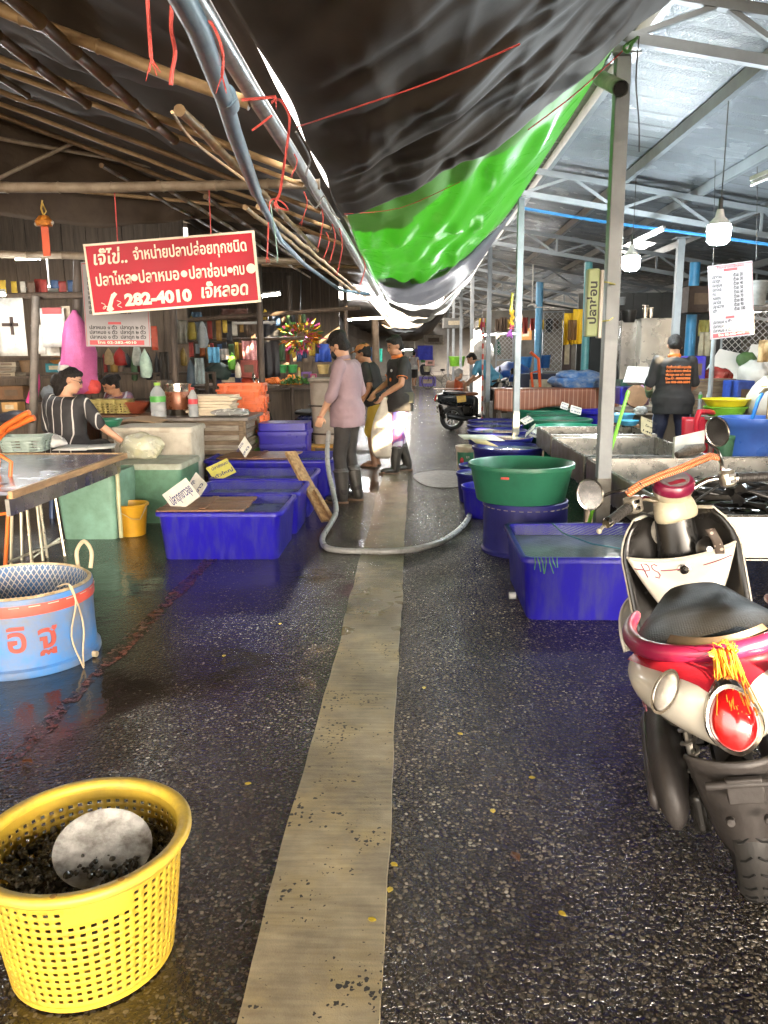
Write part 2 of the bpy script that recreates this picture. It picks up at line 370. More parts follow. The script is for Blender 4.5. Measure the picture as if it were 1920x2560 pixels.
# worn red painted line crossing the asphalt on the left
redline = mat('worn_red_paint', (0.26, 0.060, 0.035), 0.3, c2=(0.030, 0.020, 0.014), ns=30, nd=0.5, bump=0.25, bs=150)
n, l, p = nodes_of(redline) if 0 else (redline.node_tree.nodes, redline.node_tree.links, redline.node_tree.nodes['Principled BSDF'])
nz = n.new('ShaderNodeTexNoise'); nz.inputs['Scale'].default_value = 17; nz.inputs['Detail'].default_value = 8; nz.inputs['Roughness'].default_value = .75; tc_ = n.new('ShaderNodeTexCoord'); l.new(tc_.outputs['Object'], nz.inputs['Vector'])
rp = n.new('ShaderNodeValToRGB'); rp.color_ramp.elements[0].position = .46; rp.color_ramp.elements[1].position = .56; l.new(nz.outputs['Fac'], rp.inputs[0]); l.new(rp.outputs[0], p.inputs['Alpha'])
a, b = gz(30, 1900), gz(540, 1385)
d = (b - a).normalized(); q = V((d.y, -d.x, 0)); mb = MB()
pts = [a + (b - a) * (i / 24) for i in range(25)]; wv = [0.042 + rr.uniform(-.02, .012) for _ in pts]
mb.add([p_ + q * w_ + V((0, 0, .004)) for p_, w_ in zip(pts, wv)] + [p_ - q * w_ + V((0, 0, .004)) for p_, w_ in zip(pts, wv)], [(i, i + 1, 26 + i, 25 + i) for i in range(24)])
mb.build('road_marking', redline, kind='structure')
# pale concrete manhole patch
c = gz(1110, 1197); mb = MB()
ring = [(c.x + 0.37 * math.cos(t) * (1 + .1 * math.sin(3 * t)), c.y + 0.75 * math.sin(t) * (1 + .08 * math.cos(2 * t)), .006) for t in [2 * math.pi * k / 28 for k in range(28)]]
mb.add(ring, [tuple(range(28))]); mb.build('concrete_patch', mat('patch_concrete', (0.085, 0.066, 0.045), 0.4, spec=.2, c2=(0.045, 0.036, 0.025), ns=9, bump=.5, bs=60), kind='structure')

# ================================================================== MARKET ROOF (right)
STEEL = mat('grey_painted_steel', (0.27, 0.30, 0.32), 0.38, c2=(0.20, 0.22, 0.235), ns=3, bump=.05, bs=30)
ROOFM = mat('foil_roof', (0.31, 0.335, 0.36), 0.24, metal=0.1, c2=(0.26, 0.285, 0.31), ns=1.0, bump=0.5, bs=55)
def roofz(x): return 4.30 - 0.18 * x
roof = thing('market_roof', 'pale metal roof on grey steel trusses over the right hand stalls', 'roof', (1.4, 0, 0))
X0, X1, Y0, Y1 = 1.32, 9.2, -9.0, 62.0
NX, NY = 40, 710
HOLES = []                                  # openings added to the roof, each placed to drop a sunbeam on its target
def hole(target, wx, wy):
    t = V(target); k = (roofz(0) - t.z - 0.18 * t.x + 0 * t.y) / (SUN_DIR.z + 0.18 * SUN_DIR.x)
    k = (4.30 - 0.18 * t.x - t.z) / (SUN_DIR.z + 0.18 * SUN_DIR.x); h = t + SUN_DIR * k
    HOLES.append((h.x - wx / 2, h.x + wx / 2, h.y - wy / 2, h.y + wy / 2)); return h
hole((-0.38, 10.0, 0.48), 0.36, 1.0)
hole((-0.72, 10.7, 0.42), 0.22, 0.6)
hole((0.93, 2.03, 0.68), 0.36, 0.5)
hole((1.4, 10.9, 0.52), 0.4, 1.2)
hole((1.4, 10.9, 2.0), 0.5, 0.35)
hole((1.4, 19.9, 1.7), 0.4, 1.6)
hole((3.1, 8.0, 2.5), 0.35, 0.5)
def sk(i, j):
    x = X0 + (X1 - X0) * (i + .5) / NX; y = Y0 + (Y1 - Y0) * (j + .5) / NY
    return any(a <= x <= b and c_ <= y <= d_ for a, b, c_, d_ in HOLES)
def rf(u, v):
    x = X0 + (X1 - X0) * u; y = Y0 + (Y1 - Y0) * v
    k = round(v * NY) % 4
    return (x, y, roofz(x) + (0.014 if k == 0 else 0.0) + 0.006 * math.sin(x * 2.3 + y * .7))
MB().grid(rf, NX, NY, sk).build('roof_sheet', ROOFM, roof, world=True, smooth=False)
for px_ in (1.75, 2.74, 3.71, 4.65, 6.3, 7.3, 8.3):
    z = roofz(px_) - .075
    MB().bar((px_, Y0 + .2, z), (px_, Y1 - .2, z), .06, .12).build('purlin', STEEL, roof, world=True)
for ty in (0.9, 5.8, 10.9, 15.4, 19.9, 24.6, 29.3, 34, 38.7):
    mb = MB()
    za = lambda x: roofz(x) - .17; zb = lambda x: roofz(x) - .47
    xs = [1.42 + .62 * k for k in range(13)]
    for k in range(12):
        if k % 2 == 0: mb.bar((xs[k], ty, zb(xs[k])), (xs[k + 1], ty, za(xs[k + 1])), .035, .035)
        else: mb.bar((xs[k], ty, za(xs[k])), (xs[k + 1], ty, zb(xs[k + 1])), .035, .035)
        if k % 3 == 2: mb.bar((xs[k], ty, za(xs[k])), (xs[k], ty, zb(xs[k])), .03, .03)
    tr = mb.build('truss', STEEL, roof, world=True)
    for zf in (za, zb):
        MB().bar((1.34, ty, zf(1.34)), (9.0, ty, zf(9.0)), .06, .07).build('chord', STEEL, tr, world=True, root=roof)
# posts
POSTS = []
rust = mat('post_paint', (0.30, 0.325, 0.34), 0.42, c2=(0.21, 0.225, 0.235), ns=2.5, bump=.06, bs=40)
def post(x, y, top, w_, label):
    t = thing('steel_post', label, 'post', (x, y, 0), group='grey steel posts along the aisle')
    MB().box((0, 0, top / 2), (w_, w_, top)).build('shaft', rust, t, bev=.006)
    MB().box((0, 0, .3), (w_ + .005, w_ + .005, .6)).build('stained_foot', mat('rusty_foot', (0.25, 0.235, 0.20), .6, c2=(.13, .10, .07), ns=5, nd=.4, bump=.15), t, bev=.004)
    MB().box((0, 0, top + .006), (w_ + .1, w_ + .1, .012)).build('cap_plate', STEEL, t)
    POSTS.append(t); return t
post(1.40, 5.8, 3.45, .098, 'nearest and thickest grey steel post with a green box sign tied to it')
post(1.40, 10.9, 3.5, .085, 'grey steel post with sunlit bands behind the green tub')
post(1.42, 15.4, 3.5, .085, 'grey steel post standing just behind the dark scooter')
post(1.42, 19.9, 3.5, .085, 'grey steel post with a long yellow sunlit band near the old man')
post(1.42, 24.6, 3.5, .085, 'thin grey steel post past the seated old man')
post(1.42, 29.3, 3.5, .085, 'thin grey steel post far down the aisle, last but one')
post(1.42, 34.0, 3.5, .085, 'farthest thin grey steel post at the end of the row')
for px_, Y_, lb in ((1684, 11.9, 'blue grey steel post behind the man in the printed black shirt'), (1529, 15.4, 'dark steel post in the middle of the right hall, left of the steel cabinet')):
    p_ = at(px_, 900, Y_); post(p_.x, Y_, roofz(p_.x) - .5, .1, lb)
# open pipe end resting on the nearest post
pe = at(1545, 222, 5.7)
pv = thing('pipe_end', 'short tin pipe end sticking out on top of the nearest post', 'pipe', (1.4, 5.75, 3.47))
mb = MB(); a_, b_ = at(1500, 195, 6.1), at(1552, 222, 5.55)
mb.tube([a_, b_], .052, 18, cap=False).tube([b_, a_], .046, 18, cap=False); mb.build('tube', mat('tin', (.5, .48, .42), .5, .1, ns=8), pv, world=True)
MB().tube([a_, a_ + (b_ - a_) * .97], .045, 18).build('bore', mat('pipe_bore', (.02, .02, .02), .8), pv, world=True)

# ================================================================== TARPAULINS
def tarp_mat(name, c, c2, rough=.36, bump=.35, trans=0.0, spec=.5):
    m = mat(name, c, rough, c2=c2, ns=1.4, nd=.5, rv=.12, spec=spec); n, l, p = nodes_of(m)
    tc = n.new('ShaderNodeTexCoord'); hs = None
    for sc, st, am in ((2.2, (1, .5, 1), 1.0), (9, (1, .6, 1), .35), (45, (1, 1, 1), .05)):
        vm = n.new('ShaderNodeVectorMath'); vm.operation = 'MULTIPLY'; vm.inputs[1].default_value = st; l.new(tc.outputs['Object'], vm.inputs[0])
        z = n.new('ShaderNodeTexNoise'); z.inputs['Scale'].default_value = sc; z.inputs['Detail'].default_value = 3; z.inputs['Distortion'].default_value = .8; l.new(vm.outputs[0], z.inputs['Vector'])
        q = n.new('ShaderNodeMath'); q.operation = 'MULTIPLY'; q.inputs[1].default_value = am; l.new(z.outputs['Fac'], q.inputs[0])
        if hs is None: hs = q.outputs[0]
        else:
            s_ = n.new('ShaderNodeMath'); l.new(hs, s_.inputs[0]); l.new(q.outputs[0], s_.inputs[1]); hs = s_.outputs[0]
    b = n.new('ShaderNodeBump'); b.inputs['Strength'].default_value = bump; b.inputs['Distance'].default_value = .06; l.new(hs, b.inputs['Height']); l.new(b.outputs[0], p.inputs['Normal'])
    if trans:
        tb = n.new('ShaderNodeBsdfTranslucent'); tb.inputs[0].default_value = (*c, 1); ms = n.new('ShaderNodeMixShader'); ms.inputs[0].default_value = trans
        o_ = n['Material Output']; l.new(p.outputs[0], ms.inputs[1]); l.new(tb.outputs[0], ms.inputs[2]); l.new(ms.outputs[0], o_.inputs[0])
    return m
DARKT = tarp_mat('dark_tarp', (0.135, 0.115, 0.098), (0.112, 0.095, 0.08), rough=.68, bump=.08, spec=.1)
GREENH = tarp_mat('green_hem', (0.22, 0.42, 0.14), (0.19, 0.37, 0.12), rough=.5, bump=.15, trans=.35, spec=.3)
GREENT = tarp_mat('green_tarp', (0.17, 0.47, 0.09), (0.15, 0.42, 0.075), rough=.3, bump=.3, trans=.65)
GREYT = tarp_mat('grey_tarp', (0.30, 0.30, 0.29), (0.20, 0.20, 0.2), trans=.25)
from mathutils import noise as mnoise
def fold(x, y, z=0.0, s=1.0): return mnoise.noise(V((x * s, y * s, z)))
def sheet(name, label, Lp, Rp, sag, m, nu=70, nv=70, wr=.05, seed=0, sagpow=1.0, pleat=None, group='tarpaulins hung over the aisle', lip=0):
    """sagging cloth between a left edge curve and a right edge curve; sag(v) is its depth"""
    def fn(u, v):
        a, b = V(Lp(v)), V(Rp(v)); p = a + (b - a) * u
        k = 4 * (u ** sagpow) * (1 - u ** sagpow)
        p.z -= sag(v) * k
        e = min(1, k * 1.6)
        p.z += wr * e * (fold(p.x * 1.1, p.y * .8, seed) + .5 * fold(p.x * 3.1, p.y * 1.7, seed + 3)) 
        if pleat: p.z += pleat(u, v, p) * min(1, e + .1)
        return p
    mb = MB().grid(fn, nu, nv); o = one(name, label, 'tarpaulin', mb, m, group, solid=.004, ang=180)
    if lip:
        for p in o.data.polygons: p.material_index = int(p.index // nu < lip + 3 * math.sin(p.index % nu * .09))
    return o
lerp = lambda a, b, t: a + (b - a) * t
PIPEX, PIPEZ = -0.67, 2.60
# big dark tarp over the camera: left edge tied to the pipe, right edge up at the posts
_rc = random.Random(9); CREASE = [(_rc.uniform(.2, 1.1), _rc.uniform(-.05, .3), _rc.uniform(-.03, .03)) for _ in range(26)]
def blk(u, v, p):
    s = 0
    v = max(0, (v - .41) / .59)
    for c0, wd, am in ((.30, .10, .14), (.62, .07, .09), (.80, .05, .07)):      # heavy water-bag folds running along the span
        q = (v + .16 * u - c0) / wd; s -= am * math.exp(-q * q)
    s += .02 * math.sin(26 * u + 9 * v + 2 * fold(p.x * 2, p.y * .6, 4)) * max(0, v - .3) * 1.6                  # gathered pleats near the tied far edge
    for c1, sl_, a1 in CREASE:
        q = (v + sl_ * u - c1) / .011
        if abs(q) < 3: s -= a1 * math.exp(-q * q)
    s += .02 * abs(fold(p.x * 2.2 - p.y * .9, p.y * .5 + p.x * .3, 9)) + .02 * abs(fold(p.x * 7, p.y * 1.0, 2))
    return s
sheet('tarpaulin', 'large dark brown black tarpaulin sagging overhead in front of the green one',
      lambda v: (PIPEX + .035 + .05 * math.exp(-((v - .775) / .045) ** 2) + .04 * math.exp(-((v - .88) / .035) ** 2), lerp(-7.0, 7.2, v), PIPEZ + .10), lambda v: (1.62 - .1 * v, lerp(-7.2, 5.0, v), lerp(4.0, 3.52, v)),
      lambda v: .30 + .1 * math.sin(v * 5), DARKT, 110, 300, wr=.05, seed=1, pleat=blk)
def grn(u, v, p):
    return .05 * math.sin(30 * u + 14 * v + 3 * fold(p.x * 2, p.y, 4)) * (1 - u) * u * 4 * .6 + .05 * fold(p.x * 4, p.y * 1.0, 5)
sheet('tarpaulin', 'bright green tarpaulin sagging between the pipe and the posts',
      lambda v: (PIPEX + .05, lerp(6.9, 13.2, v), PIPEZ + lerp(.22, .06, min(1, v * 3))), lambda v: (1.40, lerp(4.9, 11.2, v), lerp(3.62, 3.55, v)),
      lambda v: .22 + .20 * v, [GREENT, GREENH], 90, 90, wr=.09, seed=5, pleat=grn, lip=17)
sheet('tarpaulin', 'pale grey white tarpaulin hanging just behind the green one',
      lambda v: (PIPEX + .1, lerp(12.2, 16.0, v), PIPEZ + .05), lambda v: (1.42, lerp(11.0, 15.5, v), 3.50),
      lambda v: .34 + .2 * v, tarp_mat('pale_tarp', (.42, .44, .48), (.32, .33, .36), trans=.45), 60, 40, wr=.1, seed=11)
sheet('tarpaulin', 'dark grey tarpaulin with a pale hem hanging low behind the pale grey one',
      lambda v: (PIPEX + .1, lerp(16.3, 18.4, v), 2.6), lambda v: (1.42, lerp(15.4, 18.8, v), 3.45), lambda v: .5 + .1 * v, GREYT, 50, 40, wr=.15, seed=15)
sheet('tarpaulin', 'torn grey tarpaulin with daylight gaps far down the aisle',
      lambda v: (-1.0, lerp(23.5, 25, v), 2.8), lambda v: (1.42, lerp(23, 25, v), 3.45), lambda v: .6, GREYT, 50, 40, wr=.2, seed=18)
sheet('tarpaulin', 'farthest dark tarpaulin across the end of the aisle',
      lambda v: (-1.6, lerp(33, 62, v), 2.9), lambda v: (1.42, lerp(33, 62, v), 3.4), lambda v: .5, DARKT, 40, 40, wr=.2, seed=21)
# dark tarp over the left stalls, rising away from the pipe
def lefttarp(u, v, p): return .10 * fold(p.x * 1.4, p.y * 2.2, 31) + .05 * fold(p.x * 4, p.y * 3, 32) + .06 * math.sin(p.y * 4.2 + p.x)
sheet('tarpaulin', 'wide dark tarpaulin lying on the bamboo poles above the left stalls',
      lambda v: (-8.25, lerp(-5.0, 9.0, v), 5.45), lambda v: (PIPEX + .01, lerp(-5.0, 9.0, v), PIPEZ + .17), lambda v: .06, DARKT, 90, 130, wr=.10, seed=30, pleat=lefttarp)
sheet('tarpaulin', 'old brown tarpaulin over the left stalls beyond the hanging red sign',
      lambda v: (-8.25, lerp(8.2, 21, v), 5.9), lambda v: (PIPEX - .0, lerp(8.2, 21, v), PIPEZ + .27), lambda v: .12, tarp_mat('brown_tarp', (.085, .06, .04), (.05, .037, .027)), 60, 80, wr=.14, seed=36, pleat=lefttarp)
sheet('tarpaulin', 'dark tarpaulin over the far left stalls behind the standing men',
      lambda v: (-8.2, lerp(20.5, 62, v), 4.2), lambda v: (-1.15, lerp(20.5, 62, v), 2.9), lambda v: .2, DARKT, 40, 60, wr=.14, seed=39)

one('canvas_curtain', 'dark brown canvas sheet hanging across the left stalls above the red sign', 'canvas', MB().grid(lambda u, v: (lerp(-8.2, -1.05, u), 9.05 + .05 * math.sin(u * 60) * (1 - v) + .08 * fold(u * 9, v * 2, 3), lerp(3.02 - .35 * max(0, u - .6) + .06 * math.sin(u * 17), lerp(5.3, 2.9, u), v)), 120, 16), tarp_mat('brown_canvas', (.10, .072, .05), (.06, .042, .03), rough=.6, spec=.2), solid=.004, ang=180)
# ================================================================== PIPES AND BAMBOO
PIPE = mat('galvanised_pipe', (.46, .47, .48), .35, metal=.5, c2=(.30, .29, .28), ns=10, bump=.1)
one('metal_pipe', 'long grey galvanised pipe running down the aisle between the tarpaulins', 'pipe', MB().tube([(PIPEX, -1, PIPEZ), (PIPEX - .01, 3.5, PIPEZ - .01), (PIPEX + .01, 8, PIPEZ + .01), (PIPEX, 14.5, PIPEZ - .02)], .038, 14), PIPE, origin=(PIPEX, 0, PIPEZ))
BAM = mat('bamboo', (.62, .44, .24), .45, c2=(.40, .26, .13), ns=7, stretch=(1, 1, 1), bump=.08)
BAMD = mat('dark_bamboo', (.30, .185, .09), .5, c2=(.16, .10, .05), ns=7, bump=.08)
BAMG = mat('grey_bamboo', (.44, .36, .27), .55, c2=(.27, .21, .15), ns=7, bump=.1)
def bamboo(a, b, r, m, label, taper=.8, bow=.0):
    a, b = V(a), V(b); L = (b - a).length; n_ = max(2, int(L / .33)); pts = []; rs = []; rg = random.Random(int(a.x * 99 + b.y * 77))
    for k in range(n_ + 1):
        t = k / n_; p = a + (b - a) * t + V((rg.uniform(-.006, .006), 0, -bow * 4 * t * (1 - t) + rg.uniform(-.006, .006))); rr_ = r * lerp(1, taper, t)
        if k: pts.append(p - (b - a).normalized() * .012); rs.append(rr_ * .96)
        pts.append(p); rs.append(rr_ * 1.13)
        if k < n_: pts.append(p + (b - a).normalized() * .012); rs.append(rr_ * .96)
    return one('bamboo_pole', label, 'bamboo pole', MB().tube(pts, rs, 10), m, 'bamboo poles of the left canopy', origin=a)
def lz(x): return 2.60 + .37 * (PIPEX - x) - .04
def cross(Y_, label, m, r=.03, x0=-4.2, dz=0.0): bamboo((x0, Y_, lz(x0) + dz), (PIPEX - .03, Y_ + .04, lz(PIPEX) + dz), r, m, label)
cross(3.55, 'thick golden bamboo cross pole, nearest of those sloping down to the pipe', BAM, .034)
cross(4.75, 'golden bamboo cross pole second from the front under the left tarpaulin', BAM, .026)
cross(5.15, 'thin pale bamboo cross pole close behind the second cross pole', BAM, .019)
cross(6.1, 'dark bamboo cross pole above the hanging red sign', BAMD, .024)
cross(6.9, 'pale thin bamboo cross pole behind the horizontal bamboo', BAM, .02)
cross(7.8, 'bamboo cross pole far back under the left tarpaulin', BAMD, .024)
for x_, Y0_, Y1_, r_, m_, lb in ((-1.50, .2, 5.1, .034, BAMD, 'dark bamboo rafter running down the aisle, nearest the blue pipe'), (-1.98, .2, 5.0, .034, BAMD, 'thick dark bamboo rafter crossing over the golden cross poles'),
        (-2.62, .4, 5.6, .026, BAMD, 'thin dark bamboo rafter at the far left of the canopy'), (-1.12, 4.0, 9.2, .026, BAM, 'pale bamboo rafter behind the knot of the blue pipe')):
    bamboo((x_, Y0_, lz(x_) - .06), (x_ + .02, Y1_, lz(x_) - .05), r_, m_, lb)
for k, (x_, lb) in enumerate(((-.80, 'pale bamboo lath close along the metal pipe behind the horizontal pole'), (-.95, 'second bamboo lath from the metal pipe behind the horizontal pole'), (-1.3, 'third bamboo lath from the metal pipe behind the red sign'), (-1.75, 'dark bamboo lath above the right half of the red sign'), (-2.3, 'dark bamboo lath above the left half of the red sign'))):
    bamboo((x_ - .25, 5.5 + .3 * k, lz(x_) - .12), (x_, 13.5, lz(x_) - .16), .018, BAM if k < 2 else BAMD, lb)
for k, (x0_, z0_, x1_, z1_, lb) in enumerate(((-5.6, 3.5, -1.5, 3.05, 'pale bamboo brace lying across the brown canvas'), (-4.9, 3.9, -2.0, 3.35, 'thin bamboo brace high on the brown canvas'), (-5.2, 3.1, -2.9, 4.0, 'crooked bamboo brace crossing the others on the brown canvas'))): bamboo((x0_, 8.85 - .06 * k, z0_), (x1_, 8.8 - .06 * k, z1_), .024, BAMG if k else BAM, lb)
bamboo((-3.4, 5.4, 2.62), (-.62, 5.45, 2.615), .036, BAMG, 'horizontal grey bamboo pole that carries the red sign', taper=.9)
bamboo(at(-20, 635, 8.3), at(760, 655, 8.6), .04, BAMG, 'horizontal old beam of bamboo behind the red sign', taper=.95)
bamboo(at(560, 660, 12.5), at(905, 668, 12.5), .035, BAMD, 'dark horizontal bamboo near the far end of the metal pipe')
# blue water pipe hanging under the left canopy
bp = thing('blue_pipe', 'faded blue plastic water pipe running under the bamboo beside the metal pipe', 'pipe', at(560, 200, 2.6))
BLUEP = mat('faded_blue_pvc', (.20, .34, .46), .4, c2=(.14, .24, .34), ns=6)
P0, P1, P2, P3, P4 = at(425, -60, 1.75), at(490, 60, 2.05), at(560, 245, 2.75), at(585, 330, 3.1), at(640, 480, 4.3)
MB().tube([P0, P1, P2, P3, P4], .030, 14).build('run', BLUEP, bp, world=True)
MB().tube([at(563, 238, 2.74), at(572, 262, 2.85)], .037, 14).build('coupling', BLUEP, bp, world=True)
MB().tube([at(622, 425, 3.8), at(640, 480, 4.3), at(700, 600, 6.5), at(760, 660, 8.5), at(850, 725, 12), at(920, 735, 12.5)], .022, 10).build('thin_run', BLUEP, bp, world=True)
# strings
PINK = mat('pink_raffia', (.75, .12, .10), .5, c2=(.55, .07, .06), ns=40, bump=.3, bs=200)
def string(pts, r, label, m=PINK, group='pink raffia strings under the canopy', fray=0, name='string', cat='string'):
    pts = [V(p) for p in pts]; mb = MB(); rg = random.Random(len(label))
    q = crv(pts); mb.tube(q, r, 6)
    for k in range(fray):
        e = q[-1]; mb.tube([e, e + V((rg.uniform(-.02, .02), rg.uniform(-.01, .01), -rg.uniform(.02, .05)))], [r * .5, r * .2], 4)
    return one(name, label, cat, mb, m, group, origin=pts[0])
def pxs(L, Y_): return [at(x, y, Y_) for x, y in L]
string(pxs([(368, -10), (372, 60), (378, 145)], 2.0), .005, 'short pink raffia string hanging left of the blue pipe, the leftmost one', fray=4)
string(pxs([(432, -10), (428, 70), (438, 130), (430, 180), (427, 213)], 2.1), .0055, 'longer pink raffia string hanging beside the blue pipe')
string(pxs([(492, 35), (505, 65), (525, 55), (545, 90), (558, 140), (555, 188)], 2.35), .0045, 'pink raffia loop knotted on the metal pipe at the top', fray=4)
string([at(680, 255, 3.5), at(700, 250, 3.45), at(722, 285, 3.4), at(722, 330, 3.45), at(712, 400, 3.5), at(700, 480, 3.6), at(690, 500, 3.6)], .006, 'long pink raffia string hanging from the metal pipe to the horizontal bamboo', fray=6)
string(pxs([(688, 505), (700, 520), (720, 525), (705, 505), (678, 500), (672, 540), (670, 590), (668, 640)], 5.3), .005, 'pink raffia bow hanging from the horizontal bamboo pole', fray=5)
string(pxs([(676, 510), (684, 560), (690, 600), (694, 640)], 5.3), .004, 'pale green string hanging below the pink bow', mat('mint_string', (.35, .55, .48), .5), fray=6)
string(pxs([(604, 250), (640, 247), (690, 242)], 3.25), .006, 'pink raffia stub tied across the metal pipe', fray=3)
string(pxs([(630, 326), (655, 308), (680, 288)], 3.6), .005, 'pink raffia tail below the tied stub')
string([at(742, 318, 3.9), at(900, 265, 3.5), at(1090, 200, 3.3), at(1300, 110, 3.1)], .0035, 'thin red cord stretched under the dark tarpaulin')
string([at(1320, 325, 5.1), at(1450, 225, 5.05), at(1588, 98, 5.0)], .004, 'red cord lacing the green tarpaulin to its corner')
string([at(860, 535, 7.0), at(1000, 520, 7.2), at(1150, 455, 6.6)], .003, 'thin orange cord across the green tarpaulin')
for k, (x, y, L_) in enumerate(((735, 385, 50), (760, 480, 70), (800, 505, 110), (830, 560, 90), (848, 570, 110), (815, 580, 60), (905, 640, 70))):
    Y_ = .67 * 1950 / max(60, (1040 - x)); string([at(x, y, Y_), at(x + 8, y + L_ * .4, Y_), at(x - 4, y + L_, Y_)], .0016 * Y_ * .45, 'small pink raffia end tied along the metal pipe', fray=3)
WIRE = mat('black_wire', (.03, .03, .03), .5)
string(pxs([(770, 500), (790, 520), (810, 490), (830, 530), (850, 550)], 5.0), .005, 'tangle of grey wire tied where the horizontal bamboo meets the pipe', mat('grey_wire', (.4, .4, .38), .4), group=None, name='wire', cat='wire')
string([at(740, 330, 3.9), at(775, 400, 4.6), at(770, 460, 4.7), at(840, 570, 6.3)], .006, 'loose grey cable looped along the metal pipe', mat('grey_cable', (.3, .3, .3), .4), group=None, name='cable', cat='cable')
string([at(430, 280, 3.2), at(480, 350, 3.6), at(570, 420, 4.2), at(640, 470, 4.5)], .007, 'brown vine tied along the bamboo rafters', BAM, group=None, name='vine', cat='vine')
string([at(1598, 90, 5.0), at(1590, 200, 5.05), at(1597, 300, 5.05), at(1598, 380, 5.05)], .004, 'black wire hanging down beside the nearest post', WIRE, group=None, name='wire', cat='wire')
string([at(1594, 93, 4.98), at(1580, 110, 4.96), at(1570, 130, 4.95), at(1560, 118, 4.95), at(1592, 96, 4.97)], .01, 'green rope knot at the corner of the green tarpaulin', mat('green_rope', (.10, .30, .08), .6, bump=.4), group=None, name='rope_knot', cat='rope')
string([at(1310, 521, 12), at(1500, 553, 11.5), at(1700, 580, 11), at(1925, 612, 10.5)], .022, 'bright blue plastic pipe strapped along the second truss', mat('blue_pvc', (.06, .28, .62), .35), group=None, name='blue_pipe', cat='pipe')
# ================================================================== CONTAINERS AND STALLS
def rrect(cx, cy, w_, d_, r_, z, k=5):
    r_ = min(r_, w_ / 2 - .001, d_ / 2 - .001); out = []
    for sx, sy, a0 in ((1, 1, 0), (-1, 1, 90), (-1, -1, 180), (1, -1, 270)):
        for i in range(k):
            a = R(a0 + 90 * i / (k - 1)); out.append(V((cx + sx * (w_ / 2 - r_) + r_ * math.cos(a), cy + sy * (d_ / 2 - r_) + r_ * math.sin(a), z)))
    return out
BLUE = mat('indigo_plastic', (.012, .007, .28), .36, spec=.35, c2=(.045, .045, .20), ns=4, nd=.40, bump=.05, bs=25, stretch=(4, 4, .8))
BLUED = mat('dark_blue_plastic', (.018, .017, .17), .4, spec=.35, c2=(.014, .014, .11), ns=4, bump=.06)
WATER = mat('tank_water', (.25, .28, .29), .05, c2=(.12, .14, .14), ns=2.2, bump=.12, bs=9, rv=.03)
def net_mat(name, c, scale, thick=.13, hole=True):
    m = mat(name, c, .5, rv=0); n, l, p = nodes_of(m); tc = n.new('ShaderNodeTexCoord')
    rot = n.new('ShaderNodeMapping'); rot.inputs['Rotation'].default_value = (0, 0, R(45)); rot.inputs['Scale'].default_value = (scale,) * 3; l.new(tc.outputs['UV'], rot.inputs['Vector'])
    sp = n.new('ShaderNodeSeparateXYZ'); l.new(rot.outputs[0], sp.inputs[0]); mx = None
    for ax in (0, 1):
        fr = n.new('ShaderNodeMath'); fr.operation = 'FRACT'; l.new(sp.outputs[ax], fr.inputs[0])
        lt = n.new('ShaderNodeMath'); lt.operation = 'LESS_THAN'; lt.inputs[1].default_value = thick; l.new(fr.outputs[0], lt.inputs[0])
        if mx is None: mx = lt.outputs[0]
        else:
            q = n.new('ShaderNodeMath'); q.operation = 'MAXIMUM'; l.new(mx, q.inputs[0]); l.new(lt.outputs[0], q.inputs[1]); mx = q.outputs[0]
    l.new(mx, p.inputs['Alpha']); return m
NET = net_mat('pale_net', (.13, .18, .18), 1.0, .07)
def netgrid(fn, nu, nv, su, sv, name, m, parent, skip=None, **kw):          # sheet with a UV map in net meshes
    o = MB().grid(fn, nu, nv, skip).build(name, m, parent, **kw); me = o.data; uv = me.uv_layers.new(name='UVMap')
    W_ = nu + 1
    for lp in me.loops:
        i = lp.vertex_index; uv.data[lp.index].uv = ((i % W_) / nu * su, (i // W_) / nv * sv)
    return o
def rect_tub(label, x0, x1, y0, y1, h, m=BLUE, water=None, taper=.05, net=True, group='blue rectangular fish tubs', name='fish_tub', base=0.0):
    cx, cy = (x0 + x1) / 2, (y0 + y1) / 2; w_, d_ = x1 - x0, y1 - y0
    t = thing(name, label, 'fish tub', (cx, cy, base), group=group)
    rg = [rrect(0, 0, w_ - 2 * taper, d_ - 2 * taper, .06, 0), rrect(0, 0, w_ - 2 * taper + .01, d_ - 2 * taper + .01, .07, .012), rrect(0, 0, w_ - .045, d_ - .045, .07, h - .045), rrect(0, 0, w_ - .04, d_ - .04, .07, h - .035),
          rrect(0, 0, w_, d_, .07, h - .032), rrect(0, 0, w_, d_, .07, h - .006), rrect(0, 0, w_ - .012, d_ - .012, .066, h), rrect(0, 0, w_ - .06, d_ - .06, .05, h), rrect(0, 0, w_ - .07, d_ - .07, .05, h - .012), rrect(0, 0, w_ - 2 * taper - .03, d_ - 2 * taper - .03, .04, .03)]
    MB().loft(rg).build('shell', m, t, ang=50)
    zw = h - .075 if water is None else water
    MB().loft([rrect(0, 0, w_ - .095, d_ - .095, .05, zw - .004), rrect(0, 0, w_ - .095, d_ - .095, .05, zw)]).build('water', WATER, t)
    if net:
        netgrid(lambda u, v: ((u - .5) * (w_ - .08), (v - .5) * (d_ - .08), h - .012 - .035 * 16 * u * (1 - u) * v * (1 - v)), 12, 10, w_ / .03, d_ / .03, 'net', NET, t)
    return t
T1 = rect_tub('indigo tub nearest on the left with an old plank lid and a white price card', -1.95, -.985, 5.62, 6.44, .37)
T2 = rect_tub('indigo tub in the middle of the left row, second behind the plank lid', -1.93, -.97, 6.47, 7.15, .37, BLUE)
T3 = rect_tub('indigo tub under the yellow price card, third of the left row', -1.95, -.96, 7.18, 7.92, .38, BLUE)
T4 = rect_tub('taller indigo tub beside the man with the hose, with a wet board on it', -2.25, -.86, 8.12, 8.95, .43, BLUE)
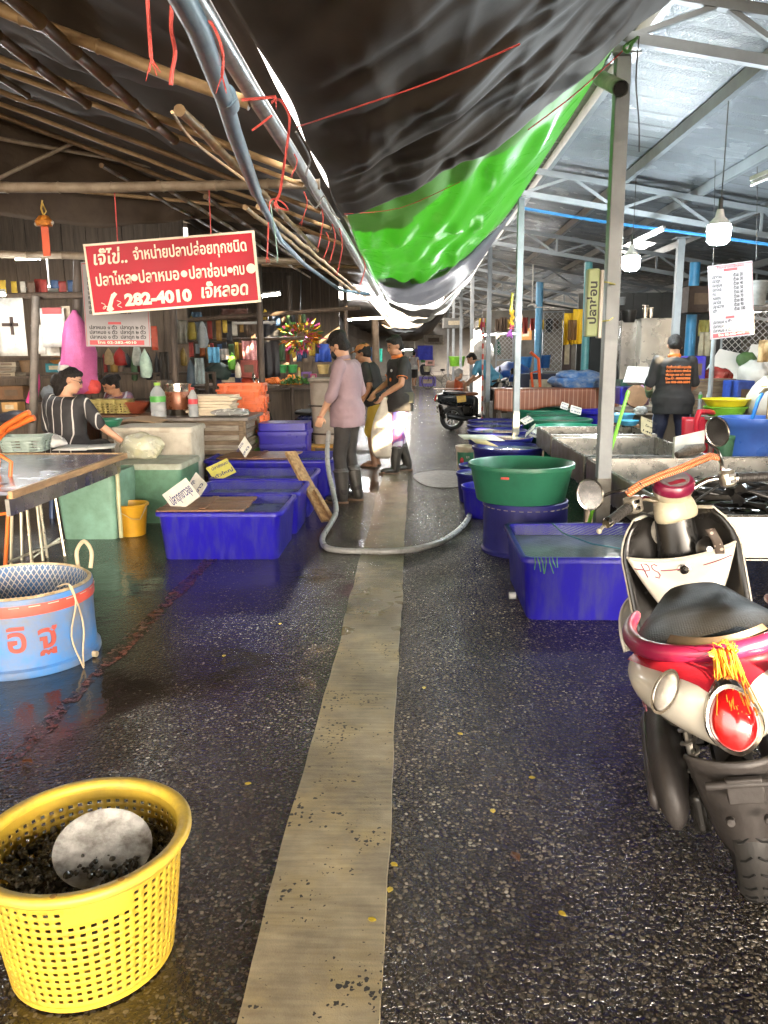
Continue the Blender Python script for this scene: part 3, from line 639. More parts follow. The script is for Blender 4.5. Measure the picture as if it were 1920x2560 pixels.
T5 = rect_tub('indigo tub covered with net beside the parked white scooter', .60, 1.75, 4.27, 5.22, .38, BLUE)
mb = MB()
for k in range(7): mb.tube([(.02 * k - .5 + random.uniform(-.01, .01), -.478, .385), (.02 * k - .5, -.49, .36), (.02 * k - .49 + random.uniform(-.02, .02), -.485, .31 + random.uniform(-.02, .02))], .003, 5)
mb.build('net_knot', mat('green_cord', (.08, .25, .10), .6), T5)
MB().tube([(-.25, .42, .386), (-.22, .2, .37), (-.1, -.1, .372), (.1, -.3, .378), (.5, -.36, .38)], .005, 6).build('net_rope', mat('teal_cord', (.05, .18, .22), .6), T5)
MB().tube([(-.56, -.15, .06), (-.60, -.15, .06)], .022, 10).build('drain_plug', mat('drain_white', (.6, .6, .58), .5), T5)
ALGAE = mat('weed', (.035, .045, .02), .6, c2=(.02, .025, .012), ns=30, bump=.8)
for t_, w_ in ((T1, .9), (T2, .88)):
    mb = MB(); rg = random.Random(4)
    for k in range(90):
        x = rg.uniform(-.05, .45); y = -.36 + rg.uniform(-.02, .03); mb.ball((x * w_, y, .345 + rg.uniform(-.01, .01)), (rg.uniform(.008, .025), rg.uniform(.006, .02), .008), 6, 4)
    mb.build('weed', ALGAE, t_)
OLDW = mat('wet_old_wood', (.23, .105, .045), .4, c2=(.085, .038, .018), ns=5, stretch=(1.5, 9, 1), bump=.25, bs=40)
RAWW = mat('raw_timber', (.42, .27, .12), .55, c2=(.16, .085, .035), ns=4, stretch=(9, 9, .8), bump=.2, bs=50)
def boards(name, label, c, w_, d_, n_, m, rz=0, th=.016, tilt=0, group=None):
    t = thing(name, label, 'wooden board', c, group=group, rot=(tilt, 0, rz)); rg = random.Random(int(w_ * 100))
    for k in range(n_):
        MB().box((rg.uniform(-.015, .015), (k + .5) / n_ * d_ - d_ / 2, th / 2), (w_, d_ / n_ - .006, th)).build('plank', m, t, bev=.003)
    MB().box((0, 0, th + .006), (.05, d_ * .9, .012)).build('batten', m, t, bev=.003)
    return t
boards('wooden_board', 'brown wet plank lid lying over the left half of the nearest indigo tub', (-1.60, 5.92, .372), .66, .56, 4, OLDW, .04)
boards('wooden_board', 'dark wet board lying on the taller indigo tub behind', (-1.70, 8.5, .432), .8, .62, 4, OLDW, -.05)
# timber plank leaning across the aisle side of the tubs
a_, b_ = gz(818, 1302, .03), at(725, 1130, 7.35)
t = thing('timber_plank', 'raw timber plank leaning against the indigo tubs beside the hose', 'plank', a_)
MB().bar(a_, b_, .115, .035, up=(1, -1, .3)).build('plank', RAWW, t, world=True, bev=.004)
MB().bar(a_ + V((.05, -.03, .02)), b_.lerp(a_, .55) + V((.05, -.03, 0)), .04, .03, up=(1, -1, .3)).build('offcut', RAWW, t, world=True, bev=.003)
# price cards
CARDW = mat('card_white', (.62, .60, .54), .5, c2=(.46, .44, .38), ns=8)
CARDY = mat('card_yellow', (.50, .47, .10), .5, c2=(.36, .33, .07), ns=8)
INKB = mat('ink_blue', (.03, .035, .15), .6, rv=0); INKK = mat('ink_black', (.02, .02, .02), .6, rv=0); INKR = mat('ink_red', (.45, .02, .03), .5, rv=0); INKW = mat('ink_white', (.75, .68, .58), .5, rv=0)
def card(label, quad, Y_, lines, m=CARDW, ink=INKB, th=.012, name='price_card', cat='price card', size=None, group='hand written price cards', edge=None):
    """quad: three picture corners (bottom-left, bottom-right, top-left) of a flat card standing at Y_"""
    o = at(*quad[0], Y_); x = at(*quad[1], Y_ + (quad[3][0] if len(quad) > 3 else 0)) - o; y = at(*quad[2], Y_ + (quad[3][1] if len(quad) > 3 else .05)) - o
    lo = min(o.z, (o + x).z)
    t = thing(name, label, cat, (o.x, o.y, lo), group=group); fx, fy = x.length, y.length; fm = frame(o, x, y)
    mb = MB(); n_ = x.cross(y).normalized(); 
    mb.add([o, o + x, o + x + y, o + y, o - n_ * th, o + x - n_ * th, o + x + y - n_ * th, o + y - n_ * th], [(0, 1, 2, 3), (7, 6, 5, 4), (0, 4, 5, 1), (1, 5, 6, 2), (2, 6, 7, 3), (3, 7, 4, 0)])
    mb.build('card', m, t, world=True, bev=.002)
    for i, ln in enumerate(lines):
        s_ = (size or .5) * fy / len(lines)
        text(ln, s_, ink, t, fm @ Matrix.Translation((fx / 2, fy * (1 - (i + .5) / len(lines)), .002)), fit=fx * .82, bold=.02)
    return t
card('long white price card with blue Thai writing on the nearest tub', [(440, 1284), (500, 1240), (405, 1237), (.06, .10)], 5.75, ['ปลาดุกขาวอุย'], size=.55)
card('small white price card standing behind the long white card', [(500, 1238), (518, 1210), (472, 1207), (.05, .14)], 6.15, ['ปลาดุก', 'ขาว'])
card('yellow price card with blue Thai writing on the third indigo tub', [(538, 1205), (591, 1180), (514, 1170), (.05, .06)], 7.3, ['ปลาช่อนนา', 'ตัวใหญ่'], CARDY)
card('white diamond shaped price card tilted on its corner before the wooden crate', [(613, 1145), (630, 1118), (595, 1117), (.05, .02)], 8.25, ['ปลาสวาย', 'สด'])

# round tubs -----------------------------------------------------------------------------------
GREENP = mat('green_plastic', (.030, .17, .095), .38, c2=(.02, .115, .065), ns=3.5, bump=.05)
GREENL = mat('bright_green_plastic', (.03, .22, .13), .35, c2=(.022, .17, .10), ns=3)
def round_tub(label, x, y, z, r, h, m, fill=None, taper=.84, group='round plastic tubs', name='round_tub', cat='tub', lid=None, sx=1.0, n=40):
    t = thing(name, label, cat, (x, y, z), group=group)
    MB().lathe([(r * taper * .98, 0), (r * taper, .008), (r * .955, h - .04), (r * .96, h - .035), (r, h - .032), (r * 1.005, h - .015), (r, h), (r * .975, h + .002), (r * .945, h - .008), (r * taper - .012, .02)], n=n, sx=sx).build('shell', m, t, ang=50)
    if fill: MB().lathe([(r * lerp(taper, .945, fill) - .006, h * fill - .004), (r * lerp(taper, .945, fill) - .006, h * fill)], n=n, sx=sx).build('water', WATER, t)
    if lid:
        netgrid(lambda u, v: ((u - .5) * 1.86 * r * math.sqrt(max(0, 1 - (2 * v - 1) ** 2)) * sx, (v - .5) * 1.86 * r, h - .006 - .02 * (1 - (2 * v - 1) ** 2)), 12, 12, r / .018, r / .018, 'net', NET, t)
    return t
t = round_tub('large open green tub resting on a dark blue half drum beside the post', .82, 6.0, .405, .405, .285, GREENP, None, .84)
MB().box((-.165, -.366, .215), (.062, .004, .016), rotm('Z', -24)).build('sticker', mat('sticker_red', (.6, .10, .08), .4), t)
t = thing('half_drum', 'dark blue half drum with a stitched rim under the large green tub', 'drum', (.86, 6.0, 0))
DRUMB = mat('drum_blue', (.026, .026, .17), .42, c2=(.018, .018, .11), ns=4, bump=.08)
MB().lathe([(.335, 0), (.34, .02), (.325, .035), (.322, .37), (.325, .40), (.315, .405), (.31, .39), (.312, .03)], n=44).build('shell', DRUMB, t)
mb = MB()
for k in range(34):
    a0 = 2 * math.pi * k / 34; mb.tube([(.327 * math.cos(a0 + q), .327 * math.sin(a0 + q), .362) for q in (0, .05, .1)], .0028, 4)
mb.build('stitching', mat('stitch', (.45, .40, .28), .6), t)
for (px_, py_, Y_, r_, h_, m_, lb, fl) in (
        (1222, 1213, 7.35, .26, .44, BLUE, 'blue round tub half hidden behind the half drum', .8), (1205, 1180, 8.1, .27, .40, BLUED, 'dark blue round tub full of murky water behind the half drum', .93),
        (1205, 1161, 8.7, .26, .42, BLUED, 'blue round tub with teal rim next to the white paint pail', .93),
        (1270, 1115, 9.6, .44, .46, BLUED, 'dark blue round tub nearest the post, with cardboard on its rim', .9), (1250, 1092, 10.55, .44, .47, BLUED, 'dark blue round tub, second of the row beyond the cardboard', .95),
        (1243, 1075, 11.45, .44, .47, BLUED, 'dark blue round tub, third of the row beyond the cardboard', .95), (1238, 1062, 12.35, .44, .48, BLUED, 'dark blue round tub, fourth of the row beyond the cardboard', .95),
        (1235, 1051, 13.2, .44, .48, BLUED, 'dark blue round tub at the far end of the row by the dark scooter', .95),
        (1420, 1064, 10.6, .45, .58, GREENL, 'bright green round tub nearest the steel tanks', .6), (1402, 1047, 11.6, .46, .60, GREENP, 'brown rimmed green round tub behind the bright green one', .95),
        (1390, 1035, 12.6, .46, .62, GREENP, 'dull green round tub second from the back', .95), (1358, 1022, 13.7, .46, .64, GREENL, 'green round tub farthest back near the checked table', .9)):
    p_ = at(px_, py_, Y_); round_tub(lb, p_.x, Y_, 0, r_, max(.2, p_.z), m_, fl, .86)
p_ = at(1520, 1026, 12.2); round_tub('wide indigo tub under the small cards by the green tubs', p_.x, 12.2, 0, .45, p_.z, BLUE, .9)
# white paint pail with a printed label
p_ = gz(1163, 1180); t = thing('paint_pail', 'dirty white plastic pail with a green printed label and a strawberry', 'pail', (p_.x + .03, p_.y + .12, 0))
PAILW = mat('pail_white', (.55, .47, .36), .45, c2=(.36, .29, .2), ns=5)
MB().lathe([(.125, 0), (.15, .30), (.158, .302), (.158, .33), (.15, .335), (.145, .33), (.12, .01)], n=32).build('shell', PAILW, t)
MB().grid(lambda u, v: ((.1315 + .0262 * (.25 + .6 * v) ) * math.cos(R(lerp(-150, -60, u))), (.1315 + .0262 * (.25 + .6 * v)) * math.sin(R(lerp(-150, -60, u))), lerp(.07, .26, v)), 16, 4).build('label', mat('pail_label', (.06, .22, .12), .4, c2=(.04, .15, .09)), t)
MB().ball((-.075, -.128, .15), (.028, .02, .045), 10, 8).build('strawberry_print', mat('berry', (.5, .03, .03), .4), t)
text('มะ', .05, INKW, t, XF[t.name] @ frame((.0, -.153, .20), (1, -.15, 0), (0, 0, 1)), bold=.02)
for (q, lb, m_) in ((((1160, 1098), (1262, 1102), (1150, 1088), (.1, .55)), 'flat piece of cardboard lying on the tub rims', CARDW), (((1190, 1108), (1245, 1116), (1180, 1098), (.2, .3)), 'yellow paper sheet lying under the flat cardboard', mat('card_manila', (.55, .42, .2), .6))):
    o_ = gz(*q[0], .50); x_ = gz(*q[1], .50) - o_; t = one('cardboard', lb, 'cardboard', MB().add([o_, o_ + x_, o_ + x_ + V((-.1, .5, .02)), o_ + V((-.05, .45, .01))], [(0, 1, 2, 3)]), m_, origin=o_, solid=.006)

# steel fish tanks ------------------------------------------------------------------------------
STAIN = mat('stainless', (.31, .30, .275), .28, metal=.9, c2=(.20, .19, .17), ns=3.5, bump=.06, bs=12)
STAIND = mat('stained_steel', (.26, .225, .175), .45, metal=.6, c2=(.15, .115, .08), ns=4, bump=.1)
def steel_tank(label, x0, x1, y0, y1, zt, dep, wz=None, group='open stainless fish tanks'):
    t = thing('steel_tank', label, 'fish tank', ((x0 + x1) / 2, (y0 + y1) / 2, 0), group=group); th = .012; zb = zt - dep
    def panel(nm, c, s_, m=STAIN): MB().box(c, s_).build(nm, m, t, world=True, bev=.003)
    panel('front_panel', ((x0 + x1) / 2, y0, zt - dep / 2), (x1 - x0, th, dep)); panel('back_panel', ((x0 + x1) / 2, y1, zt - dep / 2), (x1 - x0, th, dep))
    panel('side_panel', (x0 - th / 2 - .001, (y0 + y1) / 2, zt - dep / 2), (th, y1 - y0 + th, dep), STAIND); panel('side_panel', (x1 + th / 2 + .001, (y0 + y1) / 2, zt - dep / 2), (th, y1 - y0 + th, dep))
    panel('bottom_panel', ((x0 + x1) / 2, (y0 + y1) / 2, zb - th), (x1 - x0, y1 - y0, th))
    mb = MB()
    for a_, b_ in (((x0, y0), (x1, y0)), ((x0, y1), (x1, y1)), ((x0, y0), (x0, y1)), ((x1, y0), (x1, y1))): mb.tube([(a_[0], a_[1], zt + .004), (b_[0], b_[1], zt + .004)], .008, 8)
    mb.build('rim', STAIN, t, world=True)
    for x in (x0 + .05, x1 - .05):
        for y in (y0 + .05, y1 - .05): MB().box((x, y, (zb - th) / 2), (.045, .045, zb - th)).build('leg', STAIND, t, world=True)
    if wz: MB().box(((x0 + x1) / 2, (y0 + y1) / 2, wz), (x1 - x0 - .03, y1 - y0 - .03, .006)).build('water', WATER, t, world=True)
    return t
K1 = steel_tank('farthest shallow stainless tank, with a card clipped on its corner', 1.52, 2.66, 8.72, 9.72, .62, .22, None)
K2 = steel_tank('middle stainless tank between the post and the printed shirt man', 1.52, 2.62, 7.0, 8.62, .60, .26, .42)
K3 = steel_tank('large nearest stainless tank full of shiny black fish beside the scooter', 1.53, 3.4, 4.36, 6.9, .60, .24, .40)
FISH = mat('catfish_skin', (.018, .017, .016), .16, c2=(.05, .045, .04), ns=8, bump=.05, rv=.08)
FISHG = []
def catfish(label=None):
    t = thing('catfish', label, 'fish', (0, 0, 0), group='black fish heaped in the nearest steel tank')
    pr = [(-.26, .004), (-.22, .016), (-.12, .028), (0, .036), (.10, .042), (.17, .045), (.22, .040), (.255, .024), (.265, .006)]
    pts = [V((.03 * math.sin(x * 7), x, .035)) for x, _ in pr]
    MB().tube(pts, [r_ for _, r_ in pr], 10, flat=(1.0, .82)).build('body', FISH, t, sub=1)
    MB().prism([(-.24, .0), (-.31, .035), (-.325, 0), (-.31, -.035)], .004, (-.03, -.0, .035), (0, 1, 0), (0, 0, 1)).build('tail_fin', FISH, t)
    MB().prism([(-.2, .02), (-.1, .05), (.08, .058), (.1, .03)], .003, (.0, 0, .04), (0, 1, 0), (0, 0, 1)).build('back_fin', FISH, t)
    mb = MB()
    for s_ in (-1, 1):
        mb.tube([(.01 + s_ * .025, .25, .03), (.02 + s_ * .06, .28, .035), (.02 + s_ * .09, .27, .04)], [.003, .002, .001], 4)
    mb.build('barbels', FISH, t); return t
rg = random.Random(11); f0 = catfish('black fish lying in the heap inside the nearest steel tank'); k = 0
FISHG.append(f0)
for i in range(46):
    x = rg.uniform(2.0, 3.2); y = rg.uniform(4.6, 6.1); z = .40 + .10 * (1 - abs((x - 2.6) / .7)) * rg.uniform(.2, 1)
    o = f0 if i == 0 else copytree(f0, (0, 0, 0)); o.location = (x, y, z); o.rotation_euler = (rg.uniform(-.3, .3), rg.uniform(-.5, .5), rg.choice([1.3, 1.7, 1.1, 4.5, 4.9]) + rg.uniform(-.5, .5)); o.scale = (1.15,) * 3
for z_ in (.40,):
    t = one('black_net', 'wet black net bunched over the fish in the nearest steel tank', 'net', MB().grid(lambda u, v: (lerp(1.75, 3.35, u), lerp(4.42, 6.35, v), .415 + .075 * fold(u * 5, v * 7, 2) + .05 * math.sin(v * 26 + 6 * u + 3 * fold(u * 3, v * 3)) + .05 * (1 - abs(2 * u - 1))), 70, 80), mat('wet_black', (.012, .012, .013), .14, bump=.3, bs=30, rv=.08), origin=(2.6, 5.3, .4))
# broom with a lime handle
a_, b_ = at(1500, 1215, 5.95), at(1567, 990, 6.6)
t = thing('broom', 'lime green broom handle leaning beside the nearest post', 'broom', (a_.x, a_.y, 0)); d_ = (b_ - a_).normalized(); g_ = a_ - d_ * (a_.z / d_.z) * .92
LIME = mat('lime_plastic', (.22, .62, .04), .35, c2=(.18, .5, .03))
MB().tube([g_ + d_ * .1, b_], .0145, 12).tube([b_, b_ + d_ * .05], .0165, 12).build('handle', LIME, t, world=True)
MB().tube([g_ + d_ * .1, g_ + d_ * .12, g_ + d_ * .2], [.05, .045, .02], 12).build('socket', LIME, t, world=True)
MB().tube([g_, g_ + d_ * .11], [.09, .05], 14, flat=(1, .5)).build('bristles', mat('bristle', (.25, .4, .08), .8, bump=.8, bs=200), t, world=True)
# green box sign tied to the nearest post (vertical lettering)
o_ = at(1462, 842, 5.62)
t = thing('box_sign', 'pale green box sign with vertical black Thai writing tied to the nearest post', 'sign', (o_.x, o_.y, o_.z))
SG = mat('sign_green', (.36, .42, .20), .5, c2=(.28, .33, .15), ns=4)
wA = at(1492, 842, 5.62) - o_; hA = at(1462, 672, 5.62).z - o_.z
MB().box((wA.x / 2, .02, hA / 2), (wA.x, .09, hA)).build('box', SG, t, bev=.012)
MB().box((wA.x + .016, .02, hA / 2 - .01), (.026, .088, hA)).build('white_edge', mat('sign_edge', (.55, .52, .46), .5, c2=(.4, .36, .3)), t, bev=.006)
text('ปลาช่อน', .075, INKK, t, XF[t.name] @ frame((wA.x * .5, -.027, hA * .5), (0, 0, 1), (-1, 0, 0)), bold=.03, fit=hA * .62)
MB().tube([(wA.x, .03, hA * .82), (wA.x + .06, .0, hA * .8), (wA.x + .12, .05, hA * .78), (wA.x + .1, .18, hA * .8)], .005, 6).tube([(wA.x, .03, .1), (wA.x + .08, -.0, .11), (wA.x + .12, .06, .13)], .005, 6).build('tie_cord', mat('yellow_cord', (.55, .5, .12), .6), t)
# far cards around the tubs
for lb, q, Y_, ls in (('grey price card leaning on the rims beside the sunlit post', [(1312, 1062), (1335, 1050), (1298, 1050), (.0, .05)], 10.2, ['ปลาทับทิม', '120']), ('white price card standing at the left corner of the farthest steel tank', [(1322, 1088), (1350, 1098), (1340, 1068), (.0, .05)], 9.9, ['ปลานิล', '80']),
        ('price card with blue letters standing among the green tubs', [(1425, 1030), (1452, 1038), (1428, 1012), (.0, .03)], 11.6, ['ปลากะพง', '150']), ('small grey price card behind the lettered one on the green tubs', [(1400, 1020), (1418, 1026), (1405, 1004), (.0, .03)], 12.1, ['กบ', '90']),
        ('slanted price card on the blue tub rim by the sunlit post', [(1312, 1092), (1334, 1072), (1316, 1078), (.0, .05)], 9.8, ['หอย'])):
    card(lb, q, Y_, ls)
card('large cream price card clipped on the farthest steel tank', [(1602, 1080), (1630, 1092), (1603, 1040), (.0, .02)], 8.7, ['ปลาช่อน', 'โลละ', '140'], mat('card_cream', (.5, .45, .28), .55), INKK)
# upright cream foam board with a dark log resting on the nearest tank
card('cream foam board leaning on the back rim of the nearest steel tank', [(1685, 1146), (1760, 1128), (1688, 1092), (.1, .05)], 6.85, [], CARDW, th=.03, name='foam_board', cat='foam board', group=None)
a_, b_ = at(1692, 1138, 6.72), at(1758, 1118, 6.82)
one('log', 'dark driftwood log lying before the cream foam board', 'log', MB().tube([a_, a_.lerp(b_, .4) + V((0, 0, .012)), a_.lerp(b_, .7), b_], [.03, .05, .048, .035], 10), mat('driftwood', (.13, .10, .075), .7, c2=(.05, .04, .03), ns=14, bump=.8, bs=40), origin=a_)
# ================================================================== FRONT LEFT: BASKET, DRUM
YEL = mat('yellow_plastic', (.46, .31, .03), .45, c2=(.33, .21, .03), ns=7, nd=.42, bump=.08)
YELR = mat('yellow_rim', (.58, .40, .045), .45, c2=(.34, .24, .06), ns=11, nd=.42, bump=.1)
bk = thing('lattice_basket', 'yellow plastic lattice basket full of dark snails at the bottom left', 'basket', (-.825, 1.72, 0))
H_, RB, RT_ = .335, .195, .235
NB = 58; ROWS = 13
def bw(u, v):
    a_ = 2 * math.pi * u; r_ = lerp(RB, RT_, v ** .8); return (r_ * math.cos(a_), r_ * math.sin(a_), .012 + (H_ - .012) * v)
nv = ROWS * 2 + 5; nu = NB * 2
def bskip(i, j):
    if j < 2 or j >= nv - 3: return False
    if i % 2 == 0 or j % 2 == 1: return False
    a_ = (i / nu) * 360
    if 278 < a_ < 318 and j > nv - 8: return False                   # plain panel under the rim
    return True
MB().grid(bw, nu, nv, bskip).build('lattice_wall', YEL, bk, solid=.005, ang=180)
MB().lathe([(RT_ - .006, H_ - .012), (RT_ + .018, H_ - .016), (RT_ + .026, H_ - .004), (RT_ + .026, H_ + .006), (RT_ + .018, H_ + .012), (RT_ - .002, H_ + .010), (RT_ - .010, H_), (RT_ - .006, H_ - .012)], n=64, caps=False).build('rim', YELR, bk, ang=70)
MB().lathe([(.0, .006), (RB + .004, .006), (RB + .006, .02), (RB - .004, .022), (0, .016)], n=48).build('base', YEL, bk)
mb = MB()
for a_ in (-82, -48): mb.lathe([(.0, .0), (.006, .0), (.008, .002), (.004, .0035)], ((RT_ + .008) * math.cos(R(a_)), (RT_ + .008) * math.sin(R(a_)), H_ + .0105), n=12)
mb.build('rim_eyelet', mat('eyelet', (.28, .15, .03), .6), bk)
SNAIL = mat('snail_shell', (.095, .08, .055), .3, c2=(.025, .021, .015), ns=40, rv=.2)
mb = MB(); rg = random.Random(5)
for k in range(900):
    r_ = .212 * math.sqrt(rg.random()); a_ = rg.uniform(0, 6.283); x, y = r_ * math.cos(a_), r_ * math.sin(a_)
    z = .272 - .25 * (r_ ** 2) + .02 * math.sin(a_ + 2.6) + rg.uniform(-.012, .008) - .02 * (y < -.1)
    s_ = rg.uniform(.0065, .0115); mt = Matrix.Rotation(rg.uniform(0, 6.28), 3, V((rg.uniform(-1, 1), rg.uniform(-1, 1), rg.uniform(-1, 1))).normalized())
    mb.lathe([(.0, 1.35 * s_), (.35 * s_, .95 * s_), (.55 * s_, .6 * s_), (.5 * s_, .5 * s_), (.95 * s_, 0), (.85 * s_, -.5 * s_), (.3 * s_, -.95 * s_), (0, -s_)], (x, y, z), n=7, rot=mt)
o = one('snails', 'dark wet snails heaped inside the yellow lattice basket', 'snails', mb, SNAIL, kind='stuff', origin=None); o.location = (-.825, 1.72, 0)
mb = MB(); mb.lathe([(.205, .20), (.1, .215), (0, .22)], n=24, caps=False); o = one('snail_bed', 'dark mass of snails below the top layer in the basket', 'snails', mb, SNAIL, kind='stuff'); o.location = (-.825, 1.72, 0)
p_ = gz(258, 2120, .305); t = thing('enamel_dish', 'battered whitish metal dish lying on the snails in the basket', 'dish', p_, rot=(R(17), R(10), 0)); t.scale = (1.24,) * 3
ENAM = mat('worn_enamel', (.58, .57, .53), .5, c2=(.12, .10, .08), ns=20, nd=.47, bump=.25, bs=60)
MB().lathe([(0, .003), (.06, .002), (.080, .0), (.092, .004), (.095, .003), (.093, .0), (.08, -.004), (.06, -.003), (0, -.002)], n=44).build('plate', ENAM, t)
# grey bag corner at the far left behind the basket
# blue half drum with net --------------------------------------------------------------------------
dr = thing('painted_drum', 'worn sky blue half drum with a red band, Thai letters and a net inside', 'drum', (-2.03, 3.76, 0))
DPAINT = mat('chalky_blue', (.055, .19, .46), .5, c2=(.17, .165, .15), ns=4.5, nd=.5, bump=.12, bs=30)
def ov(r, z, n=56, dent=.03):
    return [V((r * (1 + dent * math.cos(2 * a_ + .6)) * math.cos(a_), r * (1 + dent * math.cos(2 * a_ + .6)) * math.sin(a_), z)) for a_ in [2 * math.pi * k / n for k in range(n)]]
MB().loft([ov(.372, 0), ov(.378, .012), ov(.376, .035), ov(.360, .045), ov(.356, .16), ov(.356, .28), ov(.360, .30), ov(.360, .385), ov(.352, .39), ov(.350, .375), ov(.347, .05)]).build('shell', DPAINT, dr)
MB().loft([ov(.3625, .305), ov(.3635, .31), ov(.3635, .355), ov(.3625, .36)], cap=False).build('red_band', mat('red_band', (.52, .07, .045), .5, c2=(.33, .09, .07), ns=8, nd=.4), dr)
mb = MB()
for k in range(26):
    a0 = 2 * math.pi * k / 26; mb.tube([ov(.366, .352, 400)[int((a0 + q) / 6.2832 * 400) % 400] for q in (0, .07, .14)], .0022, 4)
mb.build('stitching', mat('stitch2', (.55, .5, .4), .6), dr)
MB().loft([ov(.356, .388), ov(.342, .398), ov(.336, .388)], cap=False).build('rim_rope', mat('rim_rope', (.30, .22, .11), .7, c2=(.5, .4, .25), ns=22, bump=.5), dr)
NETW = net_mat('white_net', (.62, .62, .58), 1.0, .2)
def nw(u, v):
    a_ = 2 * math.pi * u; r_ = lerp(.02, .342, v ** .6); return (r_ * math.cos(a_), r_ * math.sin(a_), lerp(.10, .385, v ** 2.2))
netgrid(nw, 60, 24, 2 * math.pi * .34 / .022, .40 / .022, 'net', NETW, dr)
MB().lathe([(0, .08), (.2, .085), (.34, .07)], n=32, caps=False).build('bottom_sheet', mat('pale_blue_sheet', (.30, .38, .50), .5, c2=(.16, .2, .3), ns=5), dr)
RUSTR = mat('letter_rust', (.36, .05, .035), .6, c2=(.24, .07, .05), ns=12)
for ch, a0 in (('อิ', -66), ('ฐ', -44)):
    o = text(ch, .17, RUSTR, dr, Matrix.Identity(4), bold=.02, world=False, ext=.002)
    for v_ in o.data.vertices:
        a_ = R(a0) + v_.co.x / .36; r_ = .357 * (1 + .03 * math.cos(2 * a_ + .6)) + .001 + v_.co.z; v_.co = (r_ * math.cos(a_), r_ * math.sin(a_), .185 + v_.co.y)
CORD = mat('tan_cord', (.50, .40, .26), .6)
MB().tube(crv([(.18, .32, .38), (.17, .34, .46), (.22, .33, .52), (.27, .30, .47), (.27, .27, .385)]), .011, 8).build('carry_loop', CORD, dr)
MB().tube(crv([(.26, -.1, .39), (.335, -.14, .415), (.37, -.16, .33), (.352, -.20, .17), (.39, -.2, .03), (.40, -.2, .004)]), .0045, 6).tube(crv([(.335, -.14, .41), (.368, -.13, .3), (.375, -.11, .18), (.38, -.15, .08), (.395, -.19, .01)]), .0045, 6).build('loose_cord', CORD, dr)
MB().tube([(.355, -.04, .02), (.405, -.05, .018)], .016, 10).build('drain_stub', CORD, dr)

# ================================================================== LEFT STALL
# orange hand trolley at the frame edge
ORA = mat('orange_paint', (.72, .16, .02), .32, c2=(.55, .11, .02), ns=5)
tr = thing('hand_trolley', 'orange tubular hand trolley cut by the left edge of the photo', 'trolley', gz(8, 1440))
MB().tube([at(30, 1500, 4.95), at(12, 1440, 4.95), at(22, 1250, 4.95), at(28, 1155, 4.95), at(-14, 1130, 4.95)], .013, 10).build('near_tube', ORA, tr, world=True)
MB().tube([at(-20, 1440, 5.1), at(-5, 1150, 5.1), at(-8, 1095, 5.05), at(10, 1075, 5.0)], .016, 10).build('far_tube', ORA, tr, world=True)
for dx in (0, 12): MB().tube([at(-12, 1092 + dx, 5.0 + dx * .004), at(14, 1064 + dx, 4.98 + dx * .004), at(62 + dx, 1036 + dx, 4.95 + dx * .004), at(74 + dx, 1032 + dx, 4.95 + dx * .004)], .02, 12).build('handle', ORA, tr, world=True)
MB().tube([at(-15, 1288, 4.95), at(24, 1282, 4.95)], .010, 8).build('crossbar', ORA, tr, world=True)
a_ = gz(-14, 1455); MB().lathe([(0, -.02), (.10, -.02), (.12, -.008), (.12, .008), (.10, .02), (0, .02)], (a_.x, a_.y, .12), rot=rotm('Y', 90)).build('wheel', mat('black_rubber', (.02, .02, .02), .6), tr, world=True)
# work table with steel rod legs
TZ = .75
tb = thing('work_table', 'grey topped work table with a wooden edge and bent steel rod legs', 'table', (-3.1, 5.3, 0))
c0 = gz(307, 1134, TZ); TX = c0.x; TY = c0.y; tx0 = -4.6; ty0 = 4.35
GREYTOP = mat('grey_table_top', (.19, .20, .25), .22, c2=(.13, .13, .17), ns=3, bump=.05, bs=20)
MB().box(((tx0 + TX) / 2, (ty0 + TY) / 2, TZ - .012), (TX - tx0, TY - ty0, .02)).build('top_sheet', GREYTOP, tb, world=True, bev=.003)
EDGEW = mat('table_edge_wood', (.42, .27, .13), .5, c2=(.22, .13, .06), ns=6, stretch=(6, 1, 6), bump=.2)
MB().box((TX + .016, (ty0 + TY) / 2, TZ - .018), (.03, TY - ty0 + .04, .046)).build('edge_batten', EDGEW, tb, world=True, bev=.005)
MB().box(((tx0 + TX) / 2, TY + .016, TZ - .018), (TX - tx0, .03, .046)).build('edge_batten', EDGEW, tb, world=True, bev=.005)
MB().box((TX - .03, (ty0 + TY) / 2, TZ - .10), (.025, TY - ty0 - .05, .1)).build('apron', STAIN, tb, world=True)
ROD = mat('bright_rod', (.50, .45, .34), .3, metal=.6, c2=(.44, .39, .28), ns=2)
for (x0_, y0_), (x1_, y1_) in (((30, 1240), (28, 1415)), ((52, 1235), (55, 1400)), ((88, 1222), (108, 1402)), ((95, 1220), (118, 1395)), ((133, 1212), (162, 1390)), ((64, 1232), (80, 1412))):
    b_ = gz(x1_, y1_); a_ = at(x0_, y0_, b_.y + .06); MB().tube([a_, b_], .0115, 8).build('leg', ROD, tb, world=True)
MB().tube([gz(20, 1405, .05), gz(160, 1350, .12)], .01, 8).tube([gz(80, 1395, .03), gz(150, 1345, .1)], .01, 8).build('brace', ROD, tb, world=True)
MB().box((-3.7, 5.9, .375), (.08, .08, .70)).build('leg', EDGEW, tb, world=True)
